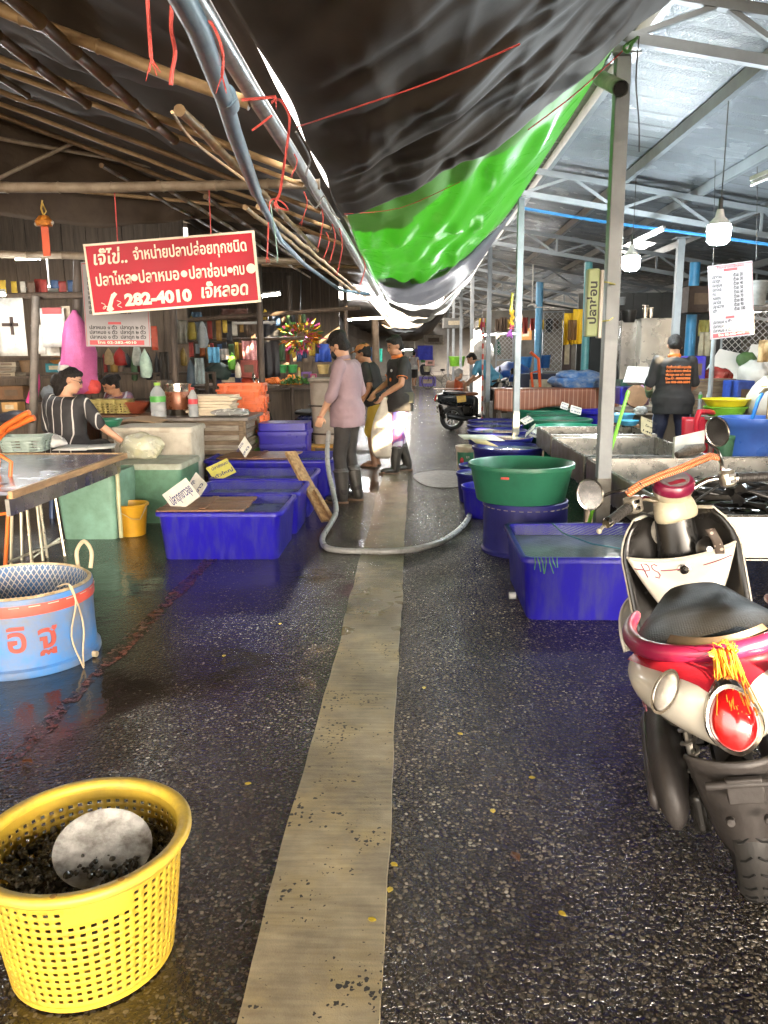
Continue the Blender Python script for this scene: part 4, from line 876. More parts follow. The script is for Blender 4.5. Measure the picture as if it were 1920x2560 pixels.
# foam fish boxes under and beside the table
FOAMG = mat('green_foam_box', (.12, .27, .17), .5, c2=(.06, .13, .075), ns=3.5, bump=.08, bs=30)
FOAMT = mat('teal_foam_box', (.19, .35, .27), .5, c2=(.10, .19, .13), ns=3.5, bump=.08, bs=30)
def foam_box(label, x0, x1, y0, y1, h, m, lid=True, lidm=None):
    t = thing('ice_box', label, 'ice box', ((x0 + x1) / 2, (y0 + y1) / 2, 0)); w_, d_ = x1 - x0, y1 - y0
    MB().loft([rrect(0, 0, w_ - .05, d_ - .05, .05, 0), rrect(0, 0, w_, d_, .05, h * .75), rrect(0, 0, w_, d_, .05, h), rrect(0, 0, w_ - .05, d_ - .05, .03, h), rrect(0, 0, w_ - .07, d_ - .07, .03, h - .06)]).build('body', m, t, ang=50)
    if lid: MB().loft([rrect(0, 0, w_ + .03, d_ + .03, .04, h + .003), rrect(0, 0, w_ + .035, d_ + .035, .05, h + .03), rrect(0, 0, w_ + .01, d_ + .01, .05, h + .055)]).build('lid', lidm or m, t, ang=50)
    return t
foam_box('green ice box with a pale lid beyond the end of the grey table', -2.83, -2.13, 6.95, 7.6, .50, FOAMG, True, mat('pale_lid', (.42, .46, .38), .5, c2=(.26, .27, .2), ns=6))
foam_box('pale teal ice box half under the end of the grey table', -3.0, -2.50, 6.30, 6.85, .56, FOAMT, False)
MB_ = MB().tube([(-2.47, 6.33, .58), (-2.47, 6.31, .3), (-2.47, 6.31, .02)], .018, 8); one('pvc_drain', 'pale yellow drain pipe standing between the two ice boxes', 'pipe', MB_, mat('cream_pvc', (.45, .44, .25), .45), origin=(-2.47, 6.32, 0))
# yellow bucket
p_ = gz(318, 1345); bu = thing('bucket', 'mustard yellow bucket with a wire handle in front of the green ice box', 'bucket', (p_.x, p_.y + .13, 0))
MUST = mat('mustard_plastic', (.50, .26, .012), .4, c2=(.37, .185, .012), ns=4)
MB().lathe([(.105, 0), (.112, .004), (.138, .25), (.14, .255), (.152, .258), (.155, .272), (.15, .28), (.138, .278), (.13, .25), (.10, .012)], n=36).build('shell', MUST, bu)
MB().tube([(.15, -.02, .265), (.12, -.12, .16), (.06, -.155, .17), (-.05, -.155, .235), (-.15, -.02, .265)], .003, 6).build('handle', mat('wire_handle', (.5, .5, .5), .3, .8), bu)
# on the table: basket, green basin, papers, bag
def wick(label, c, w_, d_, h, m, rz=0, name='plastic_basket'):
    t = thing(name, label, 'basket', c, rz); n1 = 14
    def side(u, v):
        q = rrect(0, 0, lerp(w_ * .88, w_, v), lerp(d_ * .88, d_, v), .03, h * v, 4); k = u * len(q); i = int(k) % len(q); f = k - int(k); return q[i].lerp(q[(i + 1) % len(q)], f)
    MB().grid(side, 64, 11, lambda i, j: 0 < j < 9 and j % 2 == 1 and i % 2 == 1).build('lattice_wall', m, t, solid=.004, ang=180)
    MB().loft([rrect(0, 0, w_ * .88, d_ * .88, .03, .004), rrect(0, 0, w_ * .88, d_ * .88, .03, .010)]).build('bottom', m, t)
    MB().loft([rrect(0, 0, w_ + .012, d_ + .012, .03, h - .012), rrect(0, 0, w_ + .016, d_ + .016, .03, h), rrect(0, 0, w_ - .004, d_ - .004, .03, h + .002)], cap=False).build('rim', m, t)
    return t
GREYB = mat('grey_green_plastic', (.26, .32, .28), .5, c2=(.18, .23, .2))
p_ = gz(52, 1130, TZ); wick('grey green plastic basket standing on the grey table', (p_.x, p_.y + .1, TZ), .36, .26, .125, GREYB, .1)
GRB = mat('mint_green_plastic', (.06, .30, .10), .4, c2=(.04, .22, .07))
def basin(label, c, r, h, m, name='basin', tp=.75, group=None, n=36, sx=1):
    t = thing(name, label, 'basin', c, group=group); MB().lathe([(r * tp, 0), (r * tp + .004, .004), (r * .95, h - .01), (r, h - .008), (r, h), (r * .97, h + .002), (r * .93, h - .006), (r * tp - .01, .012), (0, .01)], n=n, sx=sx).build('shell', m, t); return t
p_ = gz(330, 1146, .56); basin('small mint green basin standing on the green ice box lid', (p_.x + .02, p_.y + .16, .556), .125, .10, GRB, tp=.8)
p_ = at(262, 1062, 7.6); basin('dark green basin beside the hand of the striped woman', (p_.x, 7.65, p_.z - .02), .16, .07, GREENP)
PAPER = mat('white_paper', (.55, .54, .50), .55, c2=(.42, .41, .38), ns=9)
for (q, lb) in (((130, 1126, 215, 1126, 160, 1112), 'white sheet of paper lying at the back edge of the grey table'), ((215, 1124, 285, 1120, 225, 1112), 'second white sheet of paper beside the first at the table edge')):
    o_, x_, y_ = gz(q[0], q[1], TZ + .004), gz(q[2], q[3], TZ + .004), gz(q[4], q[5], TZ + .004)
    o = one('paper_sheet', lb, 'paper', MB().add([o_, x_, x_ + y_ - o_, y_], [(0, 1, 2, 3)]), PAPER, origin=o_, solid=.003)
BAGW = mat('thin_plastic_bag', (.62, .62, .60), .25, c2=(.5, .5, .48), trans=.35, bump=.6, bs=18)
def lump(label, c, r, m, name='plastic_bag', cat='plastic bag', amp=.3, seed=0, sq=(1, 1, 1), group=None, sc=2.2, n=26):
    mb = MB(); mb.ball((0, 0, 0), 1.0, n, n * 2 // 3)
    mb.v = [V((p.x * r[0] * (1 + amp * fold(p.x, p.y, p.z + seed, sc) + amp * .6 * abs(fold(p.x, p.y, p.z + seed + 7, sc * 2.6))), p.y * r[1] * (1 + amp * fold(p.y, p.z, p.x + seed, sc)), max(-r[2] * .72, p.z * r[2] * (1 + amp * fold(p.z, p.x, p.y + seed, sc))))) for p in mb.v]
    z0 = min(p.z for p in mb.v); mb.v = [V((p.x, p.y, p.z - z0)) for p in mb.v]
    o = one(name, label, cat, mb, m, group, ang=60); o.location = c; XF[o.name] = Matrix.Translation(V(c)); return o
p_ = gz(110, 1122, TZ); lump('crumpled clear plastic bag on the grey table beside the basket', (p_.x, p_.y + .1, TZ), (.13, .1, .07), BAGW, seed=3)
p_ = at(360, 1090, 7.5); lump('clear plastic bag of yellow ice on the lid by the white foam box', (p_.x, 7.4, .556), (.2, .16, .14), mat('yellowish_bag', (.55, .53, .33), .25, c2=(.5, .5, .42), trans=.2, bump=.6, bs=18), seed=8)
FOAMW = mat('dirty_foam', (.52, .48, .40), .6, c2=(.34, .30, .23), ns=6, bump=.12)
foam_box('dirty white foam box wrapped in plastic behind the green ice box', -3.05, -2.25, 7.75, 8.3, .76, FOAMW)
# wooden crate counter
CRW = mat('old_crate_wood', (.20, .145, .09), .6, c2=(.09, .06, .035), ns=6, stretch=(1, 1, 7), bump=.25)
CRL = mat('pale_crate_board', (.30, .27, .22), .6, c2=(.16, .13, .10), ns=6, stretch=(1, 1, 7), bump=.25)
def crate(label, x0, x1, y0, y1, z0, z1, cols=3):
    t = thing('wooden_crate', label, 'crate', ((x0 + x1) / 2, (y0 + y1) / 2, z0), group='old wooden crates under the counter board')
    MB().box(((x0 + x1) / 2, (y0 + y1) / 2, (z0 + z1) / 2), (x1 - x0 - .05, y1 - y0 - .05, z1 - z0 - .02)).build('inner_boards', CRL, t, world=True)
    for k in range(cols + 1):
        x = lerp(x0 + .025, x1 - .025, k / cols); MB().box((x, y0, (z0 + z1) / 2), (.055, .03, z1 - z0)).build('upright', CRW, t, world=True, bev=.003)
    for k in range(4):
        z = lerp(z0 + .03, z1 - .03, k / 3); MB().box(((x0 + x1) / 2, y0 + .012, z), (x1 - x0 - .002, .022, .05)).build('slat', CRW, t, world=True, bev=.003)
        MB().box((x1 - .008, (y0 + y1) / 2 + .01, z), (.022, y1 - y0 - .02, .055)).build('slat', CRW, t, world=True, bev=.003)
    for y in (y0 + .02, y1 - .02): MB().box((x1 + .01, y, (z0 + z1) / 2), (.03, .05, z1 - z0)).build('upright', CRW, t, world=True, bev=.003)
    return t
crate('upper slatted wooden crate under the bottles', -3.55, -1.93, 8.75, 9.55, .41, .80)
crate('lower dark wooden crate beneath the upper one', -3.45, -2.0, 8.72, 9.5, 0, .40)
MTB = mat('counter_board', (.17, .15, .13), .45, c2=(.09, .075, .06), ns=5)
t = thing('counter_board', 'dark counter board with a crumpled plastic cover on the wooden crates', 'counter', (-2.75, 9.1, .80))
MB().box((-2.72, 9.12, .822), (1.72, .92, .035)).build('board', MTB, t, world=True, bev=.005)
CT = .842
# bottles, pot, foam sheets
CLEAR = mat('clear_plastic', (.72, .75, .76), .08, c2=(.6, .64, .66), trans=.6, rv=.03, ior=1.2)
LIQ = mat('bottle_water', (.55, .60, .60), .1, c2=(.45, .5, .5), trans=.2, rv=.03, ior=1.2)
def bottle(label, c, r, h, lab, cap, name='water_bottle', group='plastic drink bottles', body=CLEAR):
    t = thing(name, label, 'bottle', c, group=group)
    MB().lathe([(r * .8, 0), (r, .01 * h), (r, .16 * h), (r * .96, .18 * h), (r, .2 * h), (r, .34 * h), (r * .97, .36 * h), (r, .38 * h), (r, .62 * h), (r * .9, .72 * h), (r * .55, .84 * h), (r * .34, .9 * h), (r * .34, .94 * h)], n=24).build('body', body, t)
    MB().lathe([(r * .94, .01 * h), (r * .94, .45 * h)], n=20).build('water', LIQ, t)
    MB().lathe([(r * 1.01, .44 * h), (r * 1.015, .45 * h), (r * 1.015, .60 * h), (r * 1.01, .61 * h)], n=24, caps=False).build('label', lab, t)
    MB().lathe([(r * .40, .92 * h), (r * .40, h), (0, h)], n=16).build('cap', cap, t)
    return t
LABG = mat('label_green', (.08, .38, .06), .4); LABR = mat('label_red', (.55, .04, .05), .4); CAPG = mat('cap_lime', (.30, .55, .06), .4); CAPW = mat('cap_white', (.6, .6, .6), .4)
p_ = at(391, 1050, 8.72); bottle('large water bottle with green label standing on the dark counter board', (p_.x, 8.82, CT), .088, .385, LABG, CAPG)
p_ = at(480, 1045, 8.72); bottle('slimmer bottle with red label lying half empty near the foam sheets', (p_.x, 8.8, CT), .054, .33, LABR, mat('cap_red', (.5, .05, .05), .4))
p_ = at(445, 1015, 9.1)
t = thing('steel_pot', 'tall shiny steel pot with a copper brown reflection behind the bottles', 'pot', (p_.x, 9.12, CT))
MIR = mat('mirror_steel', (.66, .62, .55), .16, metal=1, c2=(.5, .44, .36), ns=5, stretch=(8, 8, .6))
MB().lathe([(.15, 0), (.155, .006), (.155, .345), (.162, .35), (.162, .36), (.152, .36), (.15, .02), (0, .015)], n=40).build('body', MIR, t)
MB().lathe([(.156, .07), (.158, .075), (.158, .27), (.156, .275)], n=40, caps=False).build('reflection_band', mat('painted_copper_reflection', (.20, .07, .03), .3, metal=.3, c2=(.12, .04, .02), ns=8), t)  # copper brown reflection painted on the pot as a coloured band
t = thing('dark_carton', 'dark brown carton standing left of the steel pot', 'carton', (p_.x - .24, 9.3, CT)); MB().box((0, 0, .2), (.2, .2, .4)).build('box', mat('carton_dark', (.05, .035, .025), .6), t, bev=.01); MB().box((0, -.1035, .2), (.05, .006, .39)).build('tape', mat('tape_brown', (.2, .14, .08), .3), t)
FSH = mat('foam_sheet', (.62, .54, .40), .6, c2=(.5, .42, .3), ns=5)
rg = random.Random(2)
for k in range(7):
    p_ = at(528, 1018, 9.05); t = one('foam_sheet', 'cream foam sheet in the loose pile on the counter board' if k < 6 else 'topmost cream foam sheet with a red marked edge', 'foam sheet', MB().box((0, 0, .016), (.50, .34, .03)), FSH, 'cream foam sheets piled on the counter', bev=.004)
    t.location = (p_.x + rg.uniform(-.03, .03) + .008 * k, 9.05 + rg.uniform(-.03, .03), CT + .002 + k * .0335); t.rotation_euler = (0, -R(3 + 1.0 * k) * 0, rg.uniform(-.15, .15))
lump('crumpled clear plastic sheet at the end of the counter board', (-2.1, 8.9, CT), (.20, .16, .05), BAGW, name='plastic_sheet', seed=21, amp=.5)
# orange crates, green crate
ORC = mat('orange_crate', (.62, .13, .035), .45, c2=(.46, .09, .03), ns=4)
def fish_crate(z, label, x, y, m=ORC, w_=.56, d_=.36, h=.105, rz=0, group='stacked orange plastic crates'):
    t = thing('plastic_crate', label, 'crate', (x, y, z), rz, group=group)
    MB().loft([rrect(0, 0, w_ - .05, d_ - .05, .02, 0), rrect(0, 0, w_ - .03, d_ - .03, .02, h * .72), rrect(0, 0, w_, d_, .02, h * .74), rrect(0, 0, w_, d_, .02, h), rrect(0, 0, w_ - .03, d_ - .03, .015, h), rrect(0, 0, w_ - .07, d_ - .07, .015, .01)]).build('shell', m, t, ang=30)
    for sx_ in (-1, 0, 1): MB().box((sx_ * w_ * .32, -d_ / 2 + .004, h * .36), (.05, .022, h * .72)).build('rib', m, t, bev=.003)
    for sy_ in (-.6, .6): MB().box((w_ / 2 - .006, sy_ * d_ / 2, h * .36), (.022, .05, h * .7)).build('rib', m, t, bev=.003)
    return t
p_ = at(612, 1090, 9.75); ox, oy = p_.x + .0, 9.75
fish_crate(.30, 'apple green plastic crate under the orange stack', ox + .03, oy, mat('apple_crate', (.14, .34, .05), .45, c2=(.09, .24, .04)), .58, .42, .27, group=None)
names = ['lowest', 'second lowest', 'third', 'fourth', 'fifth', 'sixth', 'seventh', 'topmost']
for k in range(8):
    fish_crate(.575 + k * .072, names[k] + ' orange plastic crate in the stack on the green crate', ox + .02 * ((k % 3) - 1), oy + .01 * (k % 2), rz=.05 * ((k % 3) - 1))
fish_crate(.0, 'second apple green crate at the floor under the stack', ox + .03, oy + .02, MATS['apple_crate'], .58, .42, .29, group=None)
# indigo insulated box with lid
def coolbox(label, x0, x1, y0, y1, h, m):
    t = thing('cool_box', label, 'cool box', ((x0 + x1) / 2, (y0 + y1) / 2, 0)); w_, d_ = x1 - x0, y1 - y0
    MB().loft([rrect(0, 0, w_ - .06, d_ - .06, .03, 0), rrect(0, 0, w_ - .01, d_ - .01, .03, h * .8)]).build('body', m, t, ang=40)
    MB().loft([rrect(0, 0, w_ + .02, d_ + .02, .03, h * .8), rrect(0, 0, w_ + .02, d_ + .02, .03, h * .86), rrect(0, 0, w_ - .01, d_ - .01, .03, h * .88), rrect(0, 0, w_ - .01, d_ - .01, .03, h)]).build('lid', m, t, ang=40)
    MB().box((0, -d_ / 2 + .004, h * .62), (w_ * .94, .012, .05)).build('band', m, t, bev=.004); return t
p_ = at(646, 1130, 9.3); q_ = at(770, 1130, 9.3); coolbox('indigo lidded cool box in front of the blue motorbike', p_.x, q_.x, 9.3, 9.75, .72, mat('indigo_box', (.03, .02, .30), .32, c2=(.02, .015, .2)))
# hose -------------------------------------------------------------------------------------------
HOSE = mat('grey_hose', (.30, .30, .29), .3, c2=(.22, .215, .20), ns=8)
hp = [at(822, 1080, 7.95), at(818, 1130, 7.75), at(822, 1180, 7.5), at(835, 1240, 7.2), at(840, 1280, 6.9), gz(826, 1310, .05), gz(806, 1345, .024), gz(815, 1368, .024), gz(850, 1376, .024), gz(900, 1378, .024), gz(980, 1378, .036), gz(1060, 1368, .024), gz(1120, 1345, .024), gz(1165, 1305, .024), gz(1180, 1262, .024), gz(1168, 1225, .024), V((.7, 9.4, .024))]
one('water_hose', 'thick grey water hose looping across the wet floor from the tub', 'hose', MB().tube(crv(hp, 6), .024, 12), HOSE, origin=(0, 7, 0))

# ================================================================== SIGNS
def flatsign(name, label, cat, tl, tr_, bl, Y_, m, border=None, bw_=.012, th=.02, dY=(0, 0)):
    o = at(*bl, Y_ + dY[1]); T = at(*tl, Y_); X = at(*tr_, Y_ + dY[0]) - T; Yv = T - o; fm = frame(o, X, Yv); w_, h_ = X.length, Yv.length
    t = thing(name, label, cat, tuple(o)); loc = lambda x, y, z=0: fm @ V((x, y, z))
    def slab(x0, y0, x1, y1, z0, z1, nm, mm): 
        vs = [loc(x, y, z) for z in (z0, z1) for y in (y0, y1) for x in (x0, x1)]
        return MB().add(vs, [(0, 2, 3, 1), (4, 5, 7, 6), (0, 1, 5, 4), (2, 6, 7, 3), (0, 4, 6, 2), (1, 3, 7, 5)]).build(nm, mm, t, world=True, smooth=False)
    slab(0, 0, w_, h_, -th, 0, 'board', m)
    if border:
        mb = MB()
        for a_ in ((-.002, -.002, w_ + .002, bw_), (-.002, h_ - bw_, w_ + .002, h_ + .002), (-.002, bw_, bw_, h_ - bw_), (w_ - bw_, bw_, w_ + .002, h_ - bw_)):
            vs = [loc(x, y, z) for z in (-th - .002, .003) for y in (a_[1], a_[3]) for x in (a_[0], a_[2])]
            mb.add(vs, [(0, 2, 3, 1), (4, 5, 7, 6), (0, 1, 5, 4), (2, 6, 7, 3), (0, 4, 6, 2), (1, 3, 7, 5)])
        mb.build('border', border, t, world=True, smooth=False)
    return t, fm, w_, h_
SREDM = mat('sign_red', (.42, .006, .022), .3, c2=(.36, .005, .018), ns=2, rv=.05, spec=.2)
CREAM = mat('sign_cream', (.80, .70, .56), .45, c2=(.74, .62, .48), ns=5)
t, fm, w_, h_ = flatsign('red_sign', 'red signboard with cream Thai lettering and a phone number, hanging from the bamboo', 'sign', (207, 612), (632, 577), (233, 787), 5.42, SREDM, CREAM)
def line(s_, x0, x1, y, size, bold=.05, sh=0.0):
    M_ = fm @ Matrix.Translation(((x0 + x1) / 2 * w_, y * h_, .002))
    if sh: M_ = M_ @ Matrix(((1, sh, 0, 0), (0, 1, 0, 0), (0, 0, 1, 0), (0, 0, 0, 1)))
    text(s_, size * h_, CREAM, t, M_, bold=bold, fit=(x1 - x0) * w_)
line('เจ๊ไข่..', .05, .25, .785, .26, .02, .12); line('จำหน่ายปลาปล่อยทุกชนิด', .285, .95, .80, .22, .02)
line('ปลาไหล', .045, .255, .475, .23, .02); line('ปลาหมอ', .30, .54, .475, .23, .02); line('ปลาช่อน', .60, .82, .475, .23, .02); line('กบ', .86, .925, .475, .22, .02)
mb = MB()
for x, r_ in ((.275, .022), (.57, .022), (.842, .018), (.965, .032)): mb.lathe([(r_, 0), (r_, .002), (0, .002)], (0, 0, 0), 20); n_ = 60; mb.v[-60:] = [fm @ (V((x * w_, .48 * h_, .001)) + p) for p in mb.v[-60:]]
mb.build('dots', CREAM, t, world=True)
line('282-4010', .20, .60, .165, .23, .05); line('เจ๊หลอด', .66, .935, .20, .26, .025, .12)
hs = [(.085, .05), (.125, .27), (.145, .30), (.16, .27), (.135, .20), (.12, .10), (.13, .055), (.105, .02)]
MB().prism([(x * w_, y * h_) for x, y in hs], .003, fm @ V((0, 0, .0)), fm.to_3x3() @ V((1, 0, 0)), fm.to_3x3() @ V((0, 1, 0))).build('handset_emblem', CREAM, t, world=True, smooth=False)
cr = [fm @ V(((.06 + .015 * math.sin(k * .9) + .004 * k) * w_, (.13 - .008 * k + .03 * math.cos(k * .9)) * h_, .002)) for k in range(12)]
MB().tube(cr, .003, 5).tube([fm @ V(((.165 + .012 * math.cos(k)) * w_, (.07 + .012 * k) * h_, .002)) for k in range(10)], .0022, 5).build('cord_emblem', CREAM, t, world=True)
for x in (.2, .75):
    a_ = fm @ V((x * w_, h_, -.01)); MB().tube([a_, (a_.x, 5.44, 2.62)], .004, 6).build('hanging_cord', PINK, t, world=True)
# printed price banners
BANW = mat('banner_vinyl', (.31, .30, .31), .5, c2=(.26, .25, .26), ns=3, bump=.15, bs=9)
BRED = mat('banner_red', (.50, .06, .07), .4)
def banner(label, tl, tr_, bl, Y_, rows, dY=(0, 0)):
    t, fm, w_, h_ = flatsign('price_banner', label, 'banner', tl, tr_, bl, Y_, BANW, None, th=.006, dY=dY)
    mb = MB()
    def strip(x0, y0, x1, y1): mb.add([fm @ V((x * w_, y * h_, .0015)) for x, y in ((x0, y0), (x1, y0), (x1, y1), (x0, y1))], [(0, 1, 2, 3)])
    strip(.06, .02, .90, .075); strip(.35, .90, .66, .935); strip(.36, .265, .56, .295); strip(.012, .01, .02, .985); strip(.98, .01, .988, .985); strip(.02, .975, .98, .985)
    mb.build('red_bars', BRED, t, world=True, smooth=False)
    text('ร้านปลาสดเจ๊หลอด', .045 * h_, INKR, t, fm @ Matrix.Translation((.5 * w_, .957 * h_, .002)), bold=.02, fit=.6 * w_)
    L_ = ['ปลาช่อน', 'ปลาดุก', 'ปลาหมอ', 'ปลาไหล', 'กบ', 'หอยขม', 'ปลานิล', 'ปลาสวาย', 'เต่า']
    text('\n'.join(L_[k % 9] for k in range(rows)), .06 * h_, INKK, t, fm @ Matrix.Translation((.08 * w_, .61 * h_, .002)), align='LEFT', bold=.03, sx=.7)
    text('\n'.join(['ตัวละ ' + str(20 + 10 * k) for k in range(rows)]), .06 * h_, INKK, t, fm @ Matrix.Translation((.56 * w_, .61 * h_, .002)), align='LEFT', bold=.03, sx=.65)
    text('\n'.join(['ปลาหมอ ๑ ตัว  ปลาดุก ๒ ตัว'] * 3), .06 * h_, INKK, t, fm @ Matrix.Translation((.5 * w_, .17 * h_, .002)), bold=.02, fit=.86 * w_)
    text('โทร 02-282-4010', .04 * h_, CREAM, t, fm @ Matrix.Translation((.48 * w_, .047 * h_, .003)), bold=.02, fit=.6 * w_)
    return t
t = banner('white printed price banner hanging at the upper right before the kitchen', (1781, 664), (1893, 650), (1776, 850), 7.9, 9); mb = MB()
for x, y in ((1783, 664), (1891, 650)):
    a_ = at(x, y, 7.95); mb.tube([a_, (a_.x + .02, a_.y + .2, roofz(a_.x) - .45)], .003, 5)
mb.build('hanging_cord', WIRE, t, world=True)
banner('white printed price banner hanging right behind the red sign', (197, 655), (362, 655), (216, 866), 6.2, 8)
# ================================================================== SMALL GOODS HELPERS
_mc = {}
def cm(c, rough=.6, c2=None):
    k = (c, rough); 
    if k not in _mc:
        cc = hexc(c); _mc[k] = mat('goods_' + c.lstrip('#'), cc, rough, c2=c2 or tuple(q * .6 for q in cc), ns=9, bump=.1, bs=40)
    return _mc[k]
def item(kind, x0, y0, x1, y1, Y_, c, label, name=None, cat=None, group=None, dep=None, seed=None, rough=.6):
    a_, b_ = at(x0, y1, Y_), at(x1, y1, Y_); T = at((x0 + x1) / 2, y0, Y_); w_ = (b_ - a_).length; h_ = T.z - (a_.z + b_.z) / 2
    o = V(((a_.x + b_.x) / 2, Y_, (a_.z + b_.z) / 2)); m = c if not isinstance(c, str) else cm(c, rough); rg = random.Random(int(x0 * 7 + y0)); sd = rg.uniform(0, 50)
    if kind == 'cloth':
        def fn(u, v):
            e = .5 + .5 * v
            return ((u - .5) * w_ * (1 - .10 * (1 - v) * fold(u * 3, sd)) , .03 * math.sin(u * 16 + sd) * (1.1 - v) + .04 * fold(u * 4, v * 2, sd), h_ * v + .04 * h_ * fold(u * 2.5, sd + 4) * (1 - v))
        return one(name or 'hanging_cloth', label, cat or 'cloth', MB().grid(fn, 18, 12), m, group, solid=.006, ang=180).__class__ and _mv(o)
    if kind == 'bag':
        d_ = dep or w_ * .7; rr_ = []
        for zf, rf_ in ((0, .55), (.05, .9), (.25, 1), (.5, .95), (.7, .78), (.85, .48), (.95, .2), (1, .1)):
            ring = []
            for k in range(16):
                a = 2 * math.pi * k / 16; q = 1 + .09 * math.sin(7 * a + sd) + .34 * fold(math.cos(a) * 1.5, math.sin(a) * 1.5 + sd, zf * 3)
                ring.append(V((w_ / 2 * rf_ * q * math.cos(a), d_ / 2 * rf_ * q * math.sin(a), h_ * zf)))
            rr_.append(ring)
        MB_ = MB().loft(rr_); one(name or 'hanging_bag', label, cat or 'bag', MB_, m, group, ang=180); return _mv(o)
    if kind == 'box':
        d_ = dep or w_ * .7; t = thing(name or 'carton', label, cat or 'box', o + V((0, d_ / 2, 0)), rg.uniform(-.08, .08), group)
        MB().box((0, 0, h_ / 2), (w_, d_, h_)).build('body', m, t, bev=min(.012, h_ * .06))
        MB().box((0, -d_ / 2 - .0015, h_ * .52), (w_ * .55, .003, h_ * .42)).build('panel', cm('#b9ab90') if rg.random() < .5 else cm('#5c4a38'), t); return t
    if kind == 'bin':
        return round_tub(label, o.x, Y_ + w_ / 2, o.z, w_ / 2, h_, m, None, .8, group, name or 'plastic_bin', cat or 'bin', n=28)
    if kind == 'lump':
        return lump(label, (o.x, Y_ + (dep or w_ * .6) / 2, o.z), (w_ / 2, (dep or w_ * .6) / 2, h_ / 1.72), m, name or 'bundle', cat or 'bundle', .25, sd, group=group)
    if kind == 'sheet':
        t = MB().grid(lambda u, v: ((u - .5) * w_, .012 * fold(u * 3, v * 3, sd), h_ * v), 6, 6); one(name or 'paper_notice', label, cat or 'paper', t, m, group, solid=.002, ang=180); return _mv(o)
def _mv(o):
    ob = COL.objects[-1]; ob.location = o; XF[ob.name] = Matrix.Translation(o); return ob
# ================================================================== BUILDINGS AROUND
WOODW = mat('old_plank_wall', (.13, .095, .065), .7, c2=(.07, .05, .035), ns=3, stretch=(6, 6, .5), bump=.3)
CONC = mat('grimy_wall', (.16, .14, .115), .7, c2=(.09, .08, .065), ns=2, bump=.15)
def wall(name, label, x0, x1, y0, y1, z1, m, planks=0, z0=0):
    t = thing(name, label, 'wall', ((x0 + x1) / 2, (y0 + y1) / 2, z0))
    if planks:
        L = (x1 - x0) if (x1 - x0) > (y1 - y0) else (y1 - y0); ax = 0 if (x1 - x0) > (y1 - y0) else 1; mb = MB(); rg = random.Random(int(L * 10))
        for k in range(planks):
            c_ = (k + .5) / planks * L; off = rg.uniform(-.008, .008)
            if ax == 0: mb.box((x0 + c_, (y0 + y1) / 2 + off, (z0 + z1) / 2), (L / planks - .006, y1 - y0, z1 - z0))
            else: mb.box(((x0 + x1) / 2 + off, y0 + c_, (z0 + z1) / 2), (x1 - x0, L / planks - .006, z1 - z0))
        mb.build('boards', m, t, world=True, smooth=False)
        if ax == 0: MB().box(((x0 + x1) / 2, y0 - .03, z1 * .75), (L, .06, .08)).build('rail', m, t, world=True)
        else: MB().box((x1 + .03, (y0 + y1) / 2, z1 * .75), (.06, L, .08)).build('rail', m, t, world=True)
    else:
        MB().box(((x0 + x1) / 2, (y0 + y1) / 2, (z0 + z1) / 2), (x1 - x0, y1 - y0, z1 - z0)).build('panel', m, t, world=True)
    return t
wall('plank_wall', 'dark plank back wall of the left stalls behind the striped woman', -8.2, -3.6, 12.6, 12.68, 5.4, WOODW, 24)
wall('plank_wall', 'dark plank wall behind the vegetable stall and the hanging clothes', -5.2, -1.75, 18.6, 18.7, 4.6, WOODW, 16)
wall('side_wall', 'grimy concrete side wall at the far left of the market', -8.3, -8.2, -6, 62, 5.6, CONC)
wall('side_wall', 'grimy block wall at the far right of the market hall', 9.15, 9.25, -9, 46, 2.55, CONC)
wall('back_wall', 'pale block wall closing the right hall behind the stalls', 2.2, 9.1, 26.0, 26.15, 2.9, mat('pale_blocks', (.17, .155, .13), .7, c2=(.09, .08, .065), ns=2, bump=.2))
wall('shop_front', 'crowded grey shop front across the far end of the aisle', -4.5, 4.5, 62, 62.3, 5.0, mat('far_front', (.20, .19, .18), .7, c2=(.1, .1, .1), ns=.8), 10)
wall('shop_wall', 'dark left shop wall far down the aisle', -3.3, -3.2, 28, 60, 3.4, WOODW, 30)
# posts of the left stalls
PWOOD = mat('dark_post_wood', (.075, .05, .033), .6, c2=(.04, .027, .018), ns=5, stretch=(5, 5, .6), bump=.25)
def wpost(px0, py0, px1, py1, Y_, r_, lb, m=PWOOD):
    a_, b_ = at(px1, py1, Y_), at(px0, py0, Y_); a0 = a_.lerp(b_, -a_.z / (b_.z - a_.z))
    return one('wooden_post', lb, 'post', MB().tube([a0, b_], [r_ * 1.1, r_], 10), m, 'wooden posts of the left stalls', origin=a0)
wpost(428, 600, 438, 960, 10.2, .045, 'dark wooden post rising behind the steel pot')
wpost(644, 600, 656, 990, 10.4, .04, 'dark wooden post rising behind the orange crates')
wpost(196, 640, 190, 950, 9.2, .055, 'dark wooden post left of the red sign beside the pink net bag')
wpost(90, 740, 84, 1000, 9.0, .045, 'grey wooden post leaning behind the pink umbrella', mat('grey_post_wood', (.15, .12, .095), .65, c2=(.08, .065, .05), ns=5, bump=.2))
wpost(937, 800, 942, 965, 17.0, .075, 'pale brown post behind the polo shirt man', mat('pale_post', (.26, .19, .13), .6, c2=(.16, .11, .07), ns=5))
wpost(862, 700, 866, 900, 15.5, .04, 'thin dark post behind the head of the man with the hose')
wpost(722, 690, 728, 900, 15.0, .04, 'thin dark post behind the tinsel ball')
